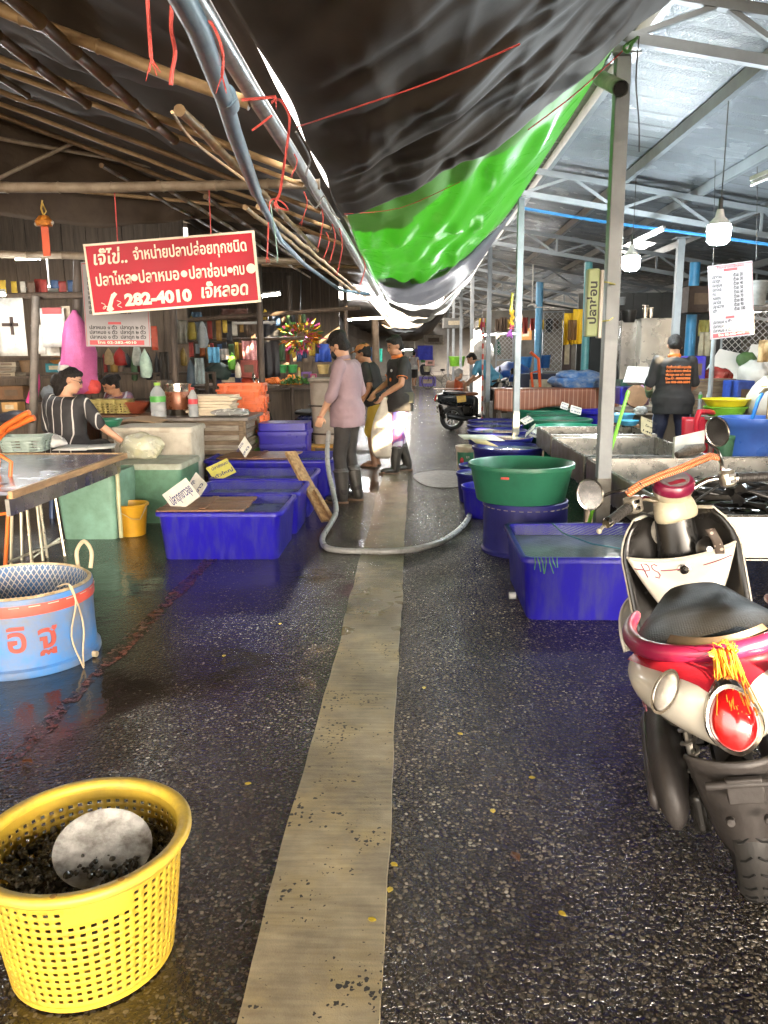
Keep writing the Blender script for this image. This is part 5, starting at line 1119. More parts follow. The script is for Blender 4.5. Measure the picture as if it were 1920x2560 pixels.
# horizontal rails and lines with goods
for lb, p0, p1, Y_, r_ in (('dark rail across the left stalls under the red sign', (470, 800), (900, 770), 10.8, .03), ('lower dark rail across the left stalls with hanging goods', (430, 852), (760, 845), 12.2, .025), ('long pale fluorescent batten fixed on the dark rail', (585, 808), (690, 806), 10.7, .018), ('dark rail above the calendar sheets', (-10, 742), (210, 738), 9.1, .04)):
    m_ = PWOOD if 'pale' not in lb else mat('batten_white', (.5, .5, .48), .4)
    a_, b_ = at(*p0, Y_), at(*p1, Y_); one('wooden_rail', lb, 'rail', MB().tube([a_, b_], r_, 8), m_, origin=a_)
# shelves on the left
def shelf(label, x0, x1, Y_, zs, d_=.45, m=PWOOD):
    t = thing('wooden_shelf', label, 'shelf', ((x0 + x1) / 2, Y_ + d_ / 2, 0))
    for z in zs: MB().box(((x0 + x1) / 2, Y_ + d_ / 2, z), (x1 - x0, d_, .03)).build('board', m, t, world=True)
    for x in (x0, x1):
        for y in (Y_, Y_ + d_): MB().box((x, y, max(zs) / 2), (.05, .05, max(zs) + .02)).build('leg', m, t, world=True)
    return t
zf = lambda py, Y_: at(900, py, Y_).z
shelf('dark wooden shelf with papers and baskets behind the striped woman', -6.0, -4.15, 9.9, (zf(1003, 9.9), zf(937, 9.9), zf(890, 9.9)))
shelf('low dark wooden shelf behind the flowered woman', -5.2, -3.0, 11.3, (zf(1000, 11.3), zf(930, 11.3)))
t = thing('vegetable_table', 'low table of vegetables and fruit heaps behind the orange crates', 'table', (-2.0, 12.4, 0))
VT = zf(962, 12); MB().box((-2.3, 12.7, VT - .02), (2.4, 1.3, .04)).build('top', PWOOD, t, world=True)
for x in (-3.4, -1.2):
    for y in (12.15, 13.25): MB().box((x, y, VT / 2 - .03), (.06, .06, VT - .04)).build('leg', PWOOD, t, world=True)
t = thing('kiosk_counter', 'dark counter at the back of the left stalls', 'counter', (-3.4, 15.4, 0)); MB().box((-3.3, 15.6, .42), (3.0, .7, .84)).build('front', WOODW, t, world=True); MB().box((-3.3, 15.6, .86), (3.1, .8, .04)).build('top', PWOOD, t, world=True)
G1 = 'goods hanging in the left stalls'
I = item
I('sheet', 0, 745, 70, 890, 9.0, '#b9b6ad', 'tall white notice with a dark cross at the far left edge')
t = COL.objects[-1]; a_ = at(30, 812, 8.97); MB().box((0, -.02, at(0, 812, 9).z - t.location.z), (.18, .02, .035)).box((.02, -.02, at(0, 815, 9).z - t.location.z), (.03, .02, .2)).build('dark_cross', cm('#3b2a22'), t)
I('sheet', 108, 770, 168, 868, 8.9, '#c2bdb4', 'calendar sheet with a red and black printed head'); t = COL.objects[-1]
MB().box((0, -.006, t.dimensions.z if 0 else .40), (.22, .006, .07)).build('printed_head', cm('#8e1f1a'), t)
I('sheet', 84, 812, 116, 885, 9.0, '#aaa59b', 'white leaflet left of the calendar sheet'); I('sheet', 102, 850, 150, 890, 9.02, '#bcb7ac', 'white leaflet below the calendar sheet')
I('sheet', 160, 765, 180, 838, 8.95, '#b7a68f', 'narrow printed card hanging beside the calendar'); I('sheet', 360, 780, 378, 845, 8.4, '#aeb5a4', 'pale green narrow price strip right of the white banner')
I('sheet', 380, 815, 396, 875, 9.0, '#9a3b22', 'narrow red and brown packet strip hanging by the dark post')
I('bag', 158, 775, 250, 985, 8.7, mat('pink_net_cloth', (.40, .085, .22), .6, c2=(.28, .05, .14), ns=6, bump=.4, bs=90), 'big pink net bag hanging behind the striped woman', name='net_bag', cat='net bag')
I('lump', 192, 945, 245, 985, 8.6, '#c4423a', 'red cloth lump at the bottom of the pink net bag', dep=.15)
t = one('umbrella', 'folded hot pink umbrella leaning on the dark shelf', 'umbrella', MB().tube([at(96, 935, 9.4), at(90, 960, 9.4), at(78, 1008, 9.4)], [.012, .05, .065], 10), mat('hot_pink', (.65, .05, .22), .5), origin=at(78, 1008, 9.4))
I('bin', 42, 900, 80, 931, 10.0, '#7a6248', 'brown woven basket on the top shelf', name='woven_basket', cat='basket'); I('box', 114, 908, 156, 931, 10.0, '#2f7f8d', 'teal plastic box on the top shelf', dep=.25)
I('lump', 120, 885, 180, 910, 9.9, '#9a6a34', 'tawny paper bundle above the teal box'); I('bag', 148, 895, 178, 935, 9.0, '#b8bcc0', 'silver plastic bag hanging by the pink net bag', group=G1)
for k, (y0, c_) in enumerate(((905, '#8d8474'), (918, '#7b7264'), (931, '#978c78'))): I('box', -10, y0, 38, y0 + 12, 10.0, c_, ('top', 'middle', 'bottom')[k] + ' flat newspaper stack on the upper shelf at the left edge', dep=.3, name='newspaper_stack', cat='newspapers')
I('box', 0, 965, 60, 1000, 10.0, '#6b4c30', 'brown carton on the middle shelf at the left edge'); I('box', 5, 1006, 45, 1030, 9.6, '#b58a52', 'small tan carton below the shelf at the left edge', dep=.2)
I('lump', -10, 1028, 75, 1060, 8.2, '#23232b', 'dark folded cloth behind the orange trolley handles'); I('lump', 100, 965, 135, 1000, 9.9, '#8f98a0', 'grey plastic bag on the shelf by the pink umbrella')
I('bag', 287, 868, 317, 914, 10.6, '#a3261f', 'red cloth bag hanging above the flowered woman', group=G1); I('bag', 262, 870, 285, 912, 10.9, '#b39a70', 'tan paper bag hanging beside the red bag', group=G1)
I('bag', 333, 850, 356, 915, 10.3, '#b6bdb5', 'pale plastic bag hanging above the shoulder of the flowered woman', group=G1); I('bag', 352, 872, 380, 945, 9.9, '#a9c0ae', 'clear greenish bag hanging beside the large bottle', group=G1)
I('cloth', 405, 880, 428, 1010, 11.0, '#3c362f', 'dark grey cloth hanging behind the steel pot'); I('cloth', 436, 800, 470, 860, 10.9, '#6d6a60', 'grey rag hanging under the right end of the red sign')
I('bag', 470, 790, 492, 850, 11.1, '#8a7b2a', 'yellowish bag hanging from the dark rail', group=G1); I('bag', 496, 800, 520, 870, 11.2, '#8c9497', 'silvery bag hanging from the dark rail', group=G1)
I('cloth', 521, 868, 550, 907, 11.6, '#5e9fc4', 'light blue cloth hanging in the middle of the left stalls'); I('cloth', 548, 872, 572, 900, 11.7, '#a7a19a', 'pale grey cloth beside the light blue cloth')
I('lump', 512, 905, 572, 950, 11.8, '#1f2f2a', 'dark green bundle below the light blue cloth'); I('bag', 572, 880, 590, 925, 11.9, '#5c9b2d', 'leafy green bag hanging beside the dark green bundle', group=G1)
I('bag', 588, 905, 604, 945, 11.8, '#c9bfae', 'white bag hanging below the dark rail', group=G1); I('cloth', 607, 845, 642, 900, 12.2, mat('red_print', (.40, .05, .08), .6, c2=(.55, .3, .3), ns=22, nd=.6), 'red patterned blouse hanging on the dark rail'); I('box', 602, 900, 645, 945, 12.0, '#8e3f36', 'reddish box below the patterned blouse', dep=.3)
I('cloth', 652, 790, 700, 945, 12.5, '#15161c', 'long black cloth hanging right of the second post'); I('cloth', 480, 780, 505, 812, 12.0, '#274052', 'navy cloth high under the brown canopy'); I('cloth', 555, 772, 620, 800, 12.4, '#4a2b20', 'brown red cloth high under the brown canopy')
I('bag', 470, 900, 490, 965, 10.9, '#3a4a56', 'dark grey bag hanging right of the steel pot', group=G1); I('cloth', 490, 895, 512, 960, 10.8, '#7f8b8c', 'grey plastic apron hanging right of the steel pot'); I('bag', 452, 868, 468, 915, 11.3, '#6e5a20', 'ochre bag hanging behind the steel pot', group=G1)
I('box', 540, 935, 600, 965, 12.3, '#1c2348', 'navy crate on the vegetable table', dep=.4); I('lump', 545, 960, 640, 985, 12.1, '#8b8f90', 'heap of clear plastic bags on the vegetable table'); I('lump', 604, 940, 630, 962, 12.2, '#c23a18', 'heap of orange red chillies on the vegetable table', name='chilli_heap', cat='vegetables')
I('bin', 640, 905, 672, 925, 14.5, '#2c6a3c', 'dark green basin on the back counter', name='basin', cat='basin'); I('bin', 690, 912, 716, 932, 14.2, '#2f7d3e', 'green basin nearer the tinsel ball', name='basin', cat='basin'); I('bin', 716, 912, 742, 932, 14.3, '#3c8f46', 'lighter green basin right of the other green basins', name='basin', cat='basin')
I('box', 745, 918, 751, 950, 12.0, '#c9b23a', 'upright yellow post card standing in the fruit heap', dep=.03); I('box', 752, 930, 775, 948, 12.8, '#6a4a86', 'violet box behind the fruit heap', dep=.3); I('box', 775, 935, 790, 948, 12.6, '#a9406a', 'pink box behind the fruit heap', dep=.2)
I('cloth', 787, 860, 830, 905, 13.5, '#1d3f8f', 'bright blue bag hanging behind the man with the hose', name='blue_bag', cat='bag'); I('bin', 792, 912, 822, 935, 13.4, '#b59a63', 'tan basin on the counter behind the man with the hose', name='basin', cat='basin')
rg = random.Random(8)
def heap(label, x0, x1, y, Y_, c, n_, r_, h_, name='fruit_heap', cat='fruit', z=None):
    a_, b_ = at(x0, y, Y_), at(x1, y, Y_); mb = MB(); W2 = (b_.x - a_.x) / 2
    for k in range(n_):
        u, v = rg.uniform(-1, 1), rg.uniform(-1, 1); hh = h_ * max(0, 1 - u * u - v * v) * rg.random()
        mb.ball((u * W2, v * W2 * .6, r_ + hh), r_ * rg.uniform(.8, 1.2), 7, 5)
    o = one(name, label, cat, mb, cm(c, .4), kind='stuff'); o.location = ((a_.x + b_.x) / 2, Y_ + W2 * .6, VT if z is None else z); return o
heap('heap of orange yellow fruit on the vegetable table', 700, 752, 950, 12.1, '#e08a2c', 160, .028, .12); heap('heap of pale tomatoes and onions behind the fruit', 636, 700, 950, 12.5, '#d9742e', 120, .03, .1); heap('heap of limes on the vegetable table', 560, 604, 960, 12.5, '#98a02a', 90, .024, .08)
mb = MB()
for k in range(220):
    u, v = rg.uniform(-1, 1), rg.uniform(-1, 1); p = V((u * .22, v * .14, .02 + .1 * rg.random() * (1 - u * u))); d_ = V((rg.uniform(-1, 1), rg.uniform(-1, 1), rg.uniform(.1, 1))).normalized() * .05; s_ = d_.cross(V((rg.uniform(-1, 1), 1, 0))).normalized() * .015
    mb.add([p - s_, p + s_, p + d_ + s_ * .5, p + d_ - s_ * .5], [(0, 1, 2, 3)])
o = one('leafy_greens', 'bunch of dark leafy greens at the front of the vegetable table', 'vegetables', mb, mat('leaf_green', (.05, .13, .025), .5, c2=(.03, .09, .02), ns=20), kind='stuff'); p_ = at(738, 978, 11.9); o.location = (p_.x, 12.1, VT)
# rows of small goods strung along the rails and under the canopy
ORD = ('first', 'second', 'third', 'fourth', 'fifth', 'sixth', 'seventh', 'eighth', 'ninth', 'tenth', 'eleventh', 'twelfth', 'thirteenth', 'fourteenth'); rg5 = random.Random(12)
CN = (('#8a6a2c', 'ochre'), ('#b7b2a6', 'off white'), ('#3f5c3a', 'dull green'), ('#8c2f26', 'brick red'), ('#2f4a6e', 'slate blue'), ('#5d4a3a', 'brown'), ('#c0a33a', 'yellow'), ('#6d7478', 'grey'), ('#a05a2c', 'rust'), ('#27282c', 'black'))
for x0, x1, y, Y_, n_, hh, where, nm, kd in ((478, 640, 802, 11.4, 11, 44, 'from the left on the dark rail right of the red sign', 'packet', 'sheet'), (660, 770, 775, 11.6, 8, 40, 'from the second post on the upper dark rail', 'pouch', 'bag'), (470, 640, 856, 12.5, 12, 40, 'from the left on the lower dark rail', 'packet', 'sheet'), (655, 800, 850, 12.9, 10, 50, 'from the second post on the lower dark rail', 'cloth', 'cloth'), (0, 190, 700, 9.6, 9, 34, 'from the left edge above the calendar sheets', 'packet', 'sheet'), (205, 420, 880, 11.9, 12, 60, 'from the pink net bag along the shelf behind', 'pouch', 'bag'), (1190, 1420, 795, 21, 12, 34, 'from the striped pole in the dim middle of the right hall', 'cloth', 'cloth')):
    for k in range(n_):
        c_, cn_ = rg5.choice(CN); x = lerp(x0, x1, (k + rg5.uniform(.2, .8)) / n_); h_ = hh * rg5.uniform(.6, 1.25); w_ = (x1 - x0) / n_ * rg5.uniform(.6, 1.05)
        I(kd, x - w_ / 2, y + rg5.uniform(-3, 5), x + w_ / 2, y + h_, Y_ + rg5.uniform(-.15, .15), c_, cn_ + ' ' + nm + ', ' + ORD[k] + ' ' + where, name='hanging_' + nm, cat=nm, group=nm + ' row ' + where)
# tinsel ball, spirit-house lantern, fans
t = thing('tinsel_ball', 'multicoloured tinsel and foil flower ball hanging behind the hose man', 'decoration', at(752, 840, 12.5))
for nm, c_, s0 in (('gold_tinsel', (.7, .5, .05), 0), ('pink_tinsel', (.7, .1, .3), 1), ('green_tinsel', (.1, .45, .1), 2), ('orange_tinsel', (.75, .2, .03), 3)):
    mb = MB(); rg2 = random.Random(s0)
    for k in range(90):
        d_ = V((rg2.gauss(0, 1), rg2.gauss(0, 1), rg2.gauss(0, 1))).normalized(); d_.x *= 1.3; p = d_ * rg2.uniform(.08, .26); s_ = d_.cross(V((rg2.uniform(-1, 1), rg2.uniform(-1, 1), .4))).normalized() * rg2.uniform(.012, .03); e_ = d_ * rg2.uniform(.04, .1)
        mb.add([p - s_, p + s_, p + e_ + s_ * .3, p + e_ - s_ * .3], [(0, 1, 2, 3)])
    mb.build(nm, mat(nm, c_, .22, metal=.7, c2=tuple(q * .5 for q in c_), ns=20), t)
MB().tube([(0, 0, .2), (.02, .1, 1.0)], .006, 5).build('cord', WIRE, t)
t = thing('paper_charm', 'red and orange paper charm hanging from the horizontal bamboo at the left', 'charm', at(118, 640, 5.4))
hA = at(118, 500, 5.4).z - at(118, 640, 5.4).z
MB().box((0, 0, hA * .28), (.05, .006, hA * .56)).build('red_strip', mat('charm_red', (.62, .10, .03), .5, c2=(.5, .08, .03)), t)
MB().lathe([(0, hA * .52), (.05, hA * .54), (.06, hA * .62), (.03, hA * .72), (0, hA * .74)], n=10).build('rosette', mat('charm_orange', (.7, .25, .03), .5, bump=.5), t)
MB().ball((.05, 0, hA * .6), .015).ball((-.05, 0, hA * .58), .018).build('beads', mat('bead', (.5, .42, .35), .3), t)
MB().tube([(0, 0, hA * .72), (-.012, 0, hA * .85), (0, 0, hA)], .006, 6).tube([(0, 0, hA * .72), (.02, 0, hA * .8), (0, 0, hA * .95)], .004, 6).build('gold_cord', mat('gold_cord', (.55, .36, .05), .4), t)
def fan(label, px_, py_, Y_, r_, top):
    p = at(px_, py_, Y_); t = thing('ceiling_fan', label, 'fan', p); FW = mat('fan_white', (.5, .49, .46), .4, c2=(.38, .36, .33))
    MB().lathe([(0, -.05), (.06, -.045), (.1, -.01), (.1, .04), (.05, .07), (0, .08)], n=20).build('motor', FW, t)
    MB().cyl((0, 0, .06), (0, 0, top - p.z), .014, n=8).build('rod', FW, t)
    for k in range(3): MB().box((math.cos(k * 2.094 + .3) * r_ * .55, math.sin(k * 2.094 + .3) * r_ * .55, 0), (r_ * .9, .11, .008), rotm('Z', math.degrees(k * 2.094 + .3)) @ rotm('X', 10)).build('blade', FW, t)
fan('white ceiling fan under the brown canopy at the left', 125, 728, 10.6, .5, 3.6); fan('old white ceiling fan hanging in the right hall beyond the second post', 1330, 768, 17, .55, roofz(2.6) - .5)
# ================================================================== LIT LAMPS
GLOW = mat('bulb_glow', (.9, .95, 1), .3, em=((.85, .95, 1.0), 48.0)); TUBE = mat('tube_glow', (.9, .95, 1), .3, em=((.92, .93, .92), 45.0)); HOUS = mat('lamp_housing', (.6, .6, .58), .4)
def bulb(label, px_, py_, Y_, top_px, r_=.062):
    p = at(px_, py_, Y_); t = thing('hanging_bulb', label, 'lamp', p + V((0, 0, -r_ * 1.1)), group='lit bulbs hanging from the roof'); zt = at(top_px[0], top_px[1], Y_ - .1).z - p.z + r_ * 1.1
    MB().lathe([(0, 0), (r_ * .7, .01), (r_ * 1.0, r_ * .45), (r_ * 1.02, r_ * 1.5), (r_ * .95, r_ * 1.75)], n=24).build('globe', GLOW, t)
    MB().lathe([(r_ * .97, r_ * 1.75), (r_ * .8, r_ * 2.1), (r_ * .4, r_ * 2.5), (r_ * .3, r_ * 3.1), (0, r_ * 3.15)], n=20).build('base', HOUS, t)
    MB().lathe([(0, r_ * 3.1), (.018, r_ * 3.1), (.018, r_ * 4.1), (0, r_ * 4.2)], n=12).build('socket', WIRE, t)
    MB().tube([(0, 0, r_ * 4.1), (.015, .03, zt * .55), (0.02, .05, zt + .05)], .005, 6).build('cord', WIRE, t); return t
bulb('brightest large lit bulb hanging at the right before the price banner', 1797, 582, 6.8, (1812, 255), .09)
bulb('smaller lit bulb hanging between the nearest post and the brightest bulb', 1578, 655, 9.9, (1585, 450), .1)
def tubelamp(label, a_, b_, lit=True):
    t = thing('tube_lamp', label, 'lamp', a_, group='fluorescent tube lamps')
    MB().tube([a_, b_], .016, 10).build('tube', TUBE if lit else mat('dead_tube', (.55, .55, .55), .3), t, world=True); MB().bar(a_ + V((0, 0, .035)), b_ + V((0, 0, .035)), .05, .03).build('housing', HOUS, t, world=True)
tubelamp('lit tube lamp at the far left edge under the canopy', at(-90, 738, 8.0), at(12, 736, 8.0))
tubelamp('lit tube lamp high above the calendar sheets', at(40, 648, 10.5), at(100, 645, 10.5))
tubelamp('lit tube lamp behind the right end of the red sign', at(640, 742, 12.5), at(700, 735, 12.5))
tubelamp('lit tube lamp far down the left stalls above the polo man', at(870, 800, 22), at(960, 795, 22)); tubelamp('lit tube lamp over the far cloth stall', at(985, 876, 40), at(1030, 874, 40))
tubelamp('dead tube lamp at the right edge under the roof', at(1880, 460, 6.4), at(1990, 415, 6.0), False); tubelamp('dead tube lamp under the second truss', at(1590, 608, 10.6), at(1660, 575, 10.2), False)
tubelamp('lit tube lamp in the dim middle of the right hall', at(1205, 838, 22), at(1300, 834, 21)); 
# ================================================================== RIGHT HALL
CHECK = mat('check_cloth', (.26, .085, .04), .45, c2=(.20, .065, .035), ns=5, wave=(4.2, 'X', (.42, .22, .14), .93))
t = thing('checked_table', 'table under a brown checked oilcloth in front of the flowered bundle', 'table', (2.6, 13.8, 0))
a_, b_ = at(1236, 985, 13.6), at(1548, 985, 13.6); zt = zf(975, 13.8)
MB().box(((a_.x + b_.x) / 2, 14.1, zt - .02), (b_.x - a_.x - .06, .95, .03)).build('top', PWOOD, t, world=True)
MB().grid(lambda u, v: (lerp(a_.x, b_.x, u), 13.6 + (v - .35) * 1.0 if v > .35 else 13.6 - .015 - .02 * math.sin(u * 40) * (.35 - v), zt + .006 if v > .35 else zt + .006 - (.35 - v) / .35 * (.34 + .05 * math.sin(u * 9))), 60, 20).build('oilcloth', CHECK, t, world=True, solid=.004, ang=180)
for x in (a_.x + .1, b_.x - .1):
    for y in (13.7, 14.5): MB().box((x, y, zt / 2 - .02), (.06, .06, zt - .04)).build('leg', PWOOD, t, world=True)
FLOW = mat('flower_sheet', (.06, .17, .42), .4, c2=(.42, .46, .50), ns=9, nd=.42, bump=.3, bs=14)
I('lump', 1392, 928, 1545, 975, 13.8, FLOW, 'blue flowered plastic sheet bundled over goods on the checked table', dep=.8)
I('lump', 1395, 925, 1465, 950, 13.9, FLOW, 'raised corner fold of the flowered sheet on the checked table', dep=.5)
I('lump', 1245, 905, 1330, 955, 17.5, mat('blue_sheet', (.03, .10, .38), .4, c2=(.02, .06, .22), ns=6, bump=.4, bs=9), 'blue plastic sheet draped over a motorbike behind the checked table', dep=1.2)
# orange hand truck
ORT = mat('truck_orange', (.72, .10, .02), .4); t = thing('hand_truck', 'orange red hand truck standing behind the checked table', 'hand truck', gz(1352, 1018) * 0 + V((at(1352, 1000, 14.9).x, 14.9, 0)))
for x0_, x1_ in ((1326, 1353), (1332, 1330)):
    pass
MB().tube([at(1354, 1040, 14.9), at(1350, 960, 14.9), at(1346, 897, 14.9), at(1326, 880, 14.9)], .028, 8).build('upright', ORT, t, world=True); MB().tube([at(1338, 1020, 15.1), at(1328, 932, 15.1), at(1348, 928, 14.95)], .024, 8).build('brace', ORT, t, world=True)
mb = MB().tube([at(1354, 1040, 14.9), (at(1354, 1040, 14.9).x, 14.9, .05)], .028, 8); mb.build('foot', ORT, t, world=True)
# hanging yellow cloths, garland, tassel
YC = mat('yellow_cloth', (.75, .46, .01), .6, c2=(.6, .36, .01), ns=4, bump=.2)
I('cloth', 1408, 783, 1432, 862, 14.5, YC, 'left yellow cloth hanging behind the nearest post', seed=1); I('cloth', 1430, 773, 1454, 860, 14.3, YC, 'right and larger yellow cloth hanging behind the nearest post', seed=2); I('cloth', 1419, 800, 1440, 850, 14.1, '#6d4a22', 'brown satchel hanging between the yellow cloths')
gd = thing('garland', 'yellow flower garland with a yellow tube and purple tip on the sunlit post', 'garland', at(1277, 840, 10.8)); B_ = gd.location
def gp(x, y): return at(x, y, 10.8)
MB().tube([gp(1281, 732), gp(1279, 755), gp(1277, 780)], [.016, .018, .02], 8).build('yellow_tube', mat('garland_yellow', (.72, .62, .06), .5), gd, world=True)
mb = MB(); rg = random.Random(3)
for k in range(40): p = gp(1279 + rg.uniform(-5, 5), rg.uniform(776, 812)); mb.ball(p, .016, 6, 4)
mb.build('marigolds', mat('marigold', (.72, .40, .015), .6, bump=.6), gd, world=True)
mb = MB()
for k in range(16): p = gp(1279 + rg.uniform(-5, 5), rg.uniform(808, 822)); mb.ball(p, .013, 6, 4)
mb.build('red_flowers', mat('red_flower', (.5, .08, .12), .6), gd, world=True)
mb = MB()
for k in range(10): e = gp(1276 + rg.uniform(-9, 9), 842 + rg.uniform(-6, 4)); mb.tube([gp(1278, 822), e], [.008, .012], 5)
mb.build('purple_tassel', mat('purple_flower', (.35, .08, .38), .6), gd, world=True)
t = one('red_tassel', 'pinkish red cloth tassel on a red and white striped pole', 'tassel', MB().tube([at(1208, 795, 15.2), at(1206, 815, 15.2), at(1207, 833, 15.2)], [.03, .05, .02], 8), mat('tassel_red', (.55, .05, .12), .6, bump=.5), origin=at(1207, 833, 15.2))
a_ = at(1206, 1000, 15.1); one('striped_pole', 'thin red and white pole standing left of the third post', 'pole', MB().tube([(a_.x, 15.1, .02), at(1208, 795, 15.1)], .018, 8), mat('pole_redwhite', (.55, .45, .42), .5, wave=(1.6, 'Z', (.45, .06, .04), .5)), origin=(a_.x, 15.1, 0))
# downpipes
for lb, x, Y_, c_, r_ in (('bright blue downpipe right of the printed shirt man', 1722, 13.6, (.05, .30, .58), .085), ('teal painted pipe beside the yellow cloths', 1462, 15.5, (.10, .34, .36), .075), ('light blue pipe behind the orange hand truck', 1344, 20, (.12, .36, .6), .09)):
    p = at(x, 900, Y_); one('downpipe', lb, 'pipe', MB().tube([(p.x, Y_, 0), (p.x, Y_, roofz(p.x) - .5)], r_, 14).tube([(p.x, Y_, 1.0), (p.x, Y_, 1.12)], r_ * 1.12, 14), mat('pipe_' + str(x), c_, .35, c2=tuple(q * .75 for q in c_)), origin=(p.x, Y_, 0))
# steel cabinet with pots on top, kitchen corner
CAB = mat('brushed_cabinet', (.58, .56, .50), .3, metal=.6, c2=(.48, .45, .39), ns=2)
def cabinet(label, x0, x1, ytop, Y_, d_, m, doors=1):
    a_, b_ = at(x0, 900, Y_), at(x1, 900, Y_); zt = zf(ytop, Y_); t = thing('steel_cabinet', label, 'cabinet', ((a_.x + b_.x) / 2, Y_ + d_ / 2, 0)); w_ = b_.x - a_.x
    MB().box((0, 0, zt / 2 + .03), (w_, d_, zt - .06)).build('body', m, t, bev=.008)
    for k in range(doors):
        MB().box(((k + .5) / doors * w_ - w_ / 2, -d_ / 2 - .012, zt / 2 + .03), (w_ / doors - .02, .022, zt - .12)).build('door', m, t, bev=.006)
        MB().tube([((k + .85) / doors * w_ - w_ / 2, -d_ / 2 - .04, zt * .5), ((k + .85) / doors * w_ - w_ / 2, -d_ / 2 - .04, zt * .62)], .01, 8).build('handle', STAIN, t)
    for sx_ in (-1, 1): MB().box((sx_ * (w_ / 2 - .05), 0, .03), (.06, d_ - .1, .06)).build('foot', WIRE, t)
    return t
cabinet('tall brushed steel cabinet behind the printed shirt man', 1598, 1682, 803, 15.0, .6, CAB); cabinet('darker steel cabinet left of the tall brushed one', 1548, 1596, 808, 15.3, .6, mat('dark_cabinet', (.30, .29, .27), .3, metal=.6, c2=(.2, .19, .17), ns=2))
MB_ = None
for lb, x0, y0, x1, y1, c_ in (('stacked shiny steel pots on top of the tall cabinet', 1606, 762, 1622, 803, MIR), ('second steel canister on top of the tall cabinet', 1622, 768, 1634, 803, MIR), ('dark cooking pots stacked on top of the darker cabinet', 1556, 775, 1596, 806, cm('#2b2926', .35)), ('grey plastic jug hanging on the kitchen beam', 1548, 742, 1566, 762, cm('#8c9092'))): I('bin', x0, y0, x1, y1, 15.2, c_, lb, name='cooking_pot', cat='pot')
t = I('box', 1718, 714, 1782, 782, 12.6, '#3a2a20', 'brown wooden wall cabinet hanging above the blue downpipe', name='wall_cabinet', cat='cabinet', dep=.5)
I('bin', 1808, 715, 1840, 770, 10.5, MIR, 'large steel pot on the high shelf at the right edge', name='cooking_pot', cat='pot'); I('bin', 1880, 700, 1925, 762, 9.8, '#8a8b88', 'aluminium pot on the high shelf, cut by the right edge', name='cooking_pot', cat='pot')
wall('kitchen_wall', 'dark green black screen behind the kitchen at the right', at(1440, 900, 17).x, at(1850, 900, 17).x, 17, 17.06, zf(740, 17), mat('dark_screen', (.030, .036, .036), .6, c2=(.02, .022, .022), ns=3), 12)
t = thing('high_shelf', 'brown high shelf of pots across the right edge', 'shelf', at(1800, 780, 9.5)); a_, b_ = at(1790, 775, 10.0), at(1990, 770, 9.3); MB().bar(a_, b_, .4, .04).build('board', PWOOD, t, world=True)
mb = MB(); MB().tube([(b_.x, b_.y, b_.z), (b_.x, b_.y, 0)], .03, 8).build('support', STEEL, t, world=True); MB().tube([(a_.x, a_.y, a_.z), (a_.x, a_.y, 0)], .03, 8).build('support', STEEL, t, world=True)
# wire mesh partition at the right edge, bright yard behind
NETG = net_mat('wire_mesh', (.42, .42, .42), 1.0, .14)
def mesh_panel(label, x0, x1, y0, y1, Y_, cell=.07):
    a_, b_, c_ = at(x0, y1, Y_), at(x1, y1, Y_), at(x0, y0, Y_); t = thing('wire_mesh_panel', label, 'mesh panel', (a_.x, Y_, 0)); h_ = c_.z - a_.z; w_ = b_.x - a_.x
    netgrid(lambda u, v: (lerp(a_.x, b_.x, u), Y_, lerp(a_.z, c_.z, v)), 4, 4, w_ / cell, h_ / cell, 'mesh', NETG, t, world=True)
    mb = MB()
    for p0, p1 in (((a_.x, a_.z), (b_.x, a_.z)), ((a_.x, c_.z), (b_.x, c_.z)), ((a_.x, 0), (a_.x, c_.z)), ((b_.x, 0), (b_.x, c_.z))): mb.tube([(p0[0], Y_, p0[1]), (p1[0], Y_, p1[1])], .018, 8)
    mb.build('frame', STEEL, t, world=True)
mesh_panel('wire mesh partition behind the white sheets at the right edge', 1800, 1990, 755, 905, 12.2); mesh_panel('wire mesh cage front beyond the second post', 1240, 1282, 836, 900, 19); mesh_panel('wire mesh gate between the light blue pipe and the second post', 1355, 1405, 780, 930, 21, .1)
# stuff round the printed shirt man
WHS = mat('white_sheet', (.66, .64, .60), .4, c2=(.56, .54, .5), ns=3, bump=.3, bs=8)
I('box', 1718, 890, 1762, 960, 10.6, BLUE, 'tall indigo box right of the printed shirt man', dep=.4, name='indigo_box'); I('lump', 1762, 916, 1838, 958, 10.7, mat('red_bag', (.30, .04, .03), .25, c2=(.18, .03, .025), bump=.5, bs=12), 'dark red plastic bag on the wooden counter at the right', name='red_bag', cat='bag')
t = thing('plank_counter', 'grey brown plank counter behind the two bottles at the right', 'counter', (at(1775, 1000, 10.4).x, 10.8, 0)); x0_, x1_ = at(1716, 960, 10.4).x, at(1836, 960, 10.4).x; z_ = zf(960, 10.4)
for k in range(5): MB().box(((x0_ + x1_) / 2, 10.42, z_ * (k + .5) / 5), (x1_ - x0_, .03, z_ / 5 - .008)).build('plank', CRW, t, world=True, bev=.003)
MB().box(((x0_ + x1_) / 2, 10.9, z_ + .015), (x1_ - x0_ + .04, 1.0, .03)).build('top', CRW, t, world=True)
I('box', 1835, 952, 1880, 1030, 9.9, '#28479c', 'cobalt blue bin at the right before the white sacks', dep=.4, name='blue_bin', cat='bin')
for lb, q in (('white foam lid leaning behind the left elbow of the printed shirt man', ((1558, 955), (1625, 958), (1570, 915))), ('large white foam sheet leaning at the right over the red bag', ((1762, 930), (1850, 950), (1800, 872))), ('white foam sheet leaning at the far right edge', ((1846, 952), (1930, 960), (1880, 860)))):
    card(lb, [*q, (.0, .12)], 11.4, [], WHS, th=.03, name='foam_sheet', cat='foam sheet', group=None)
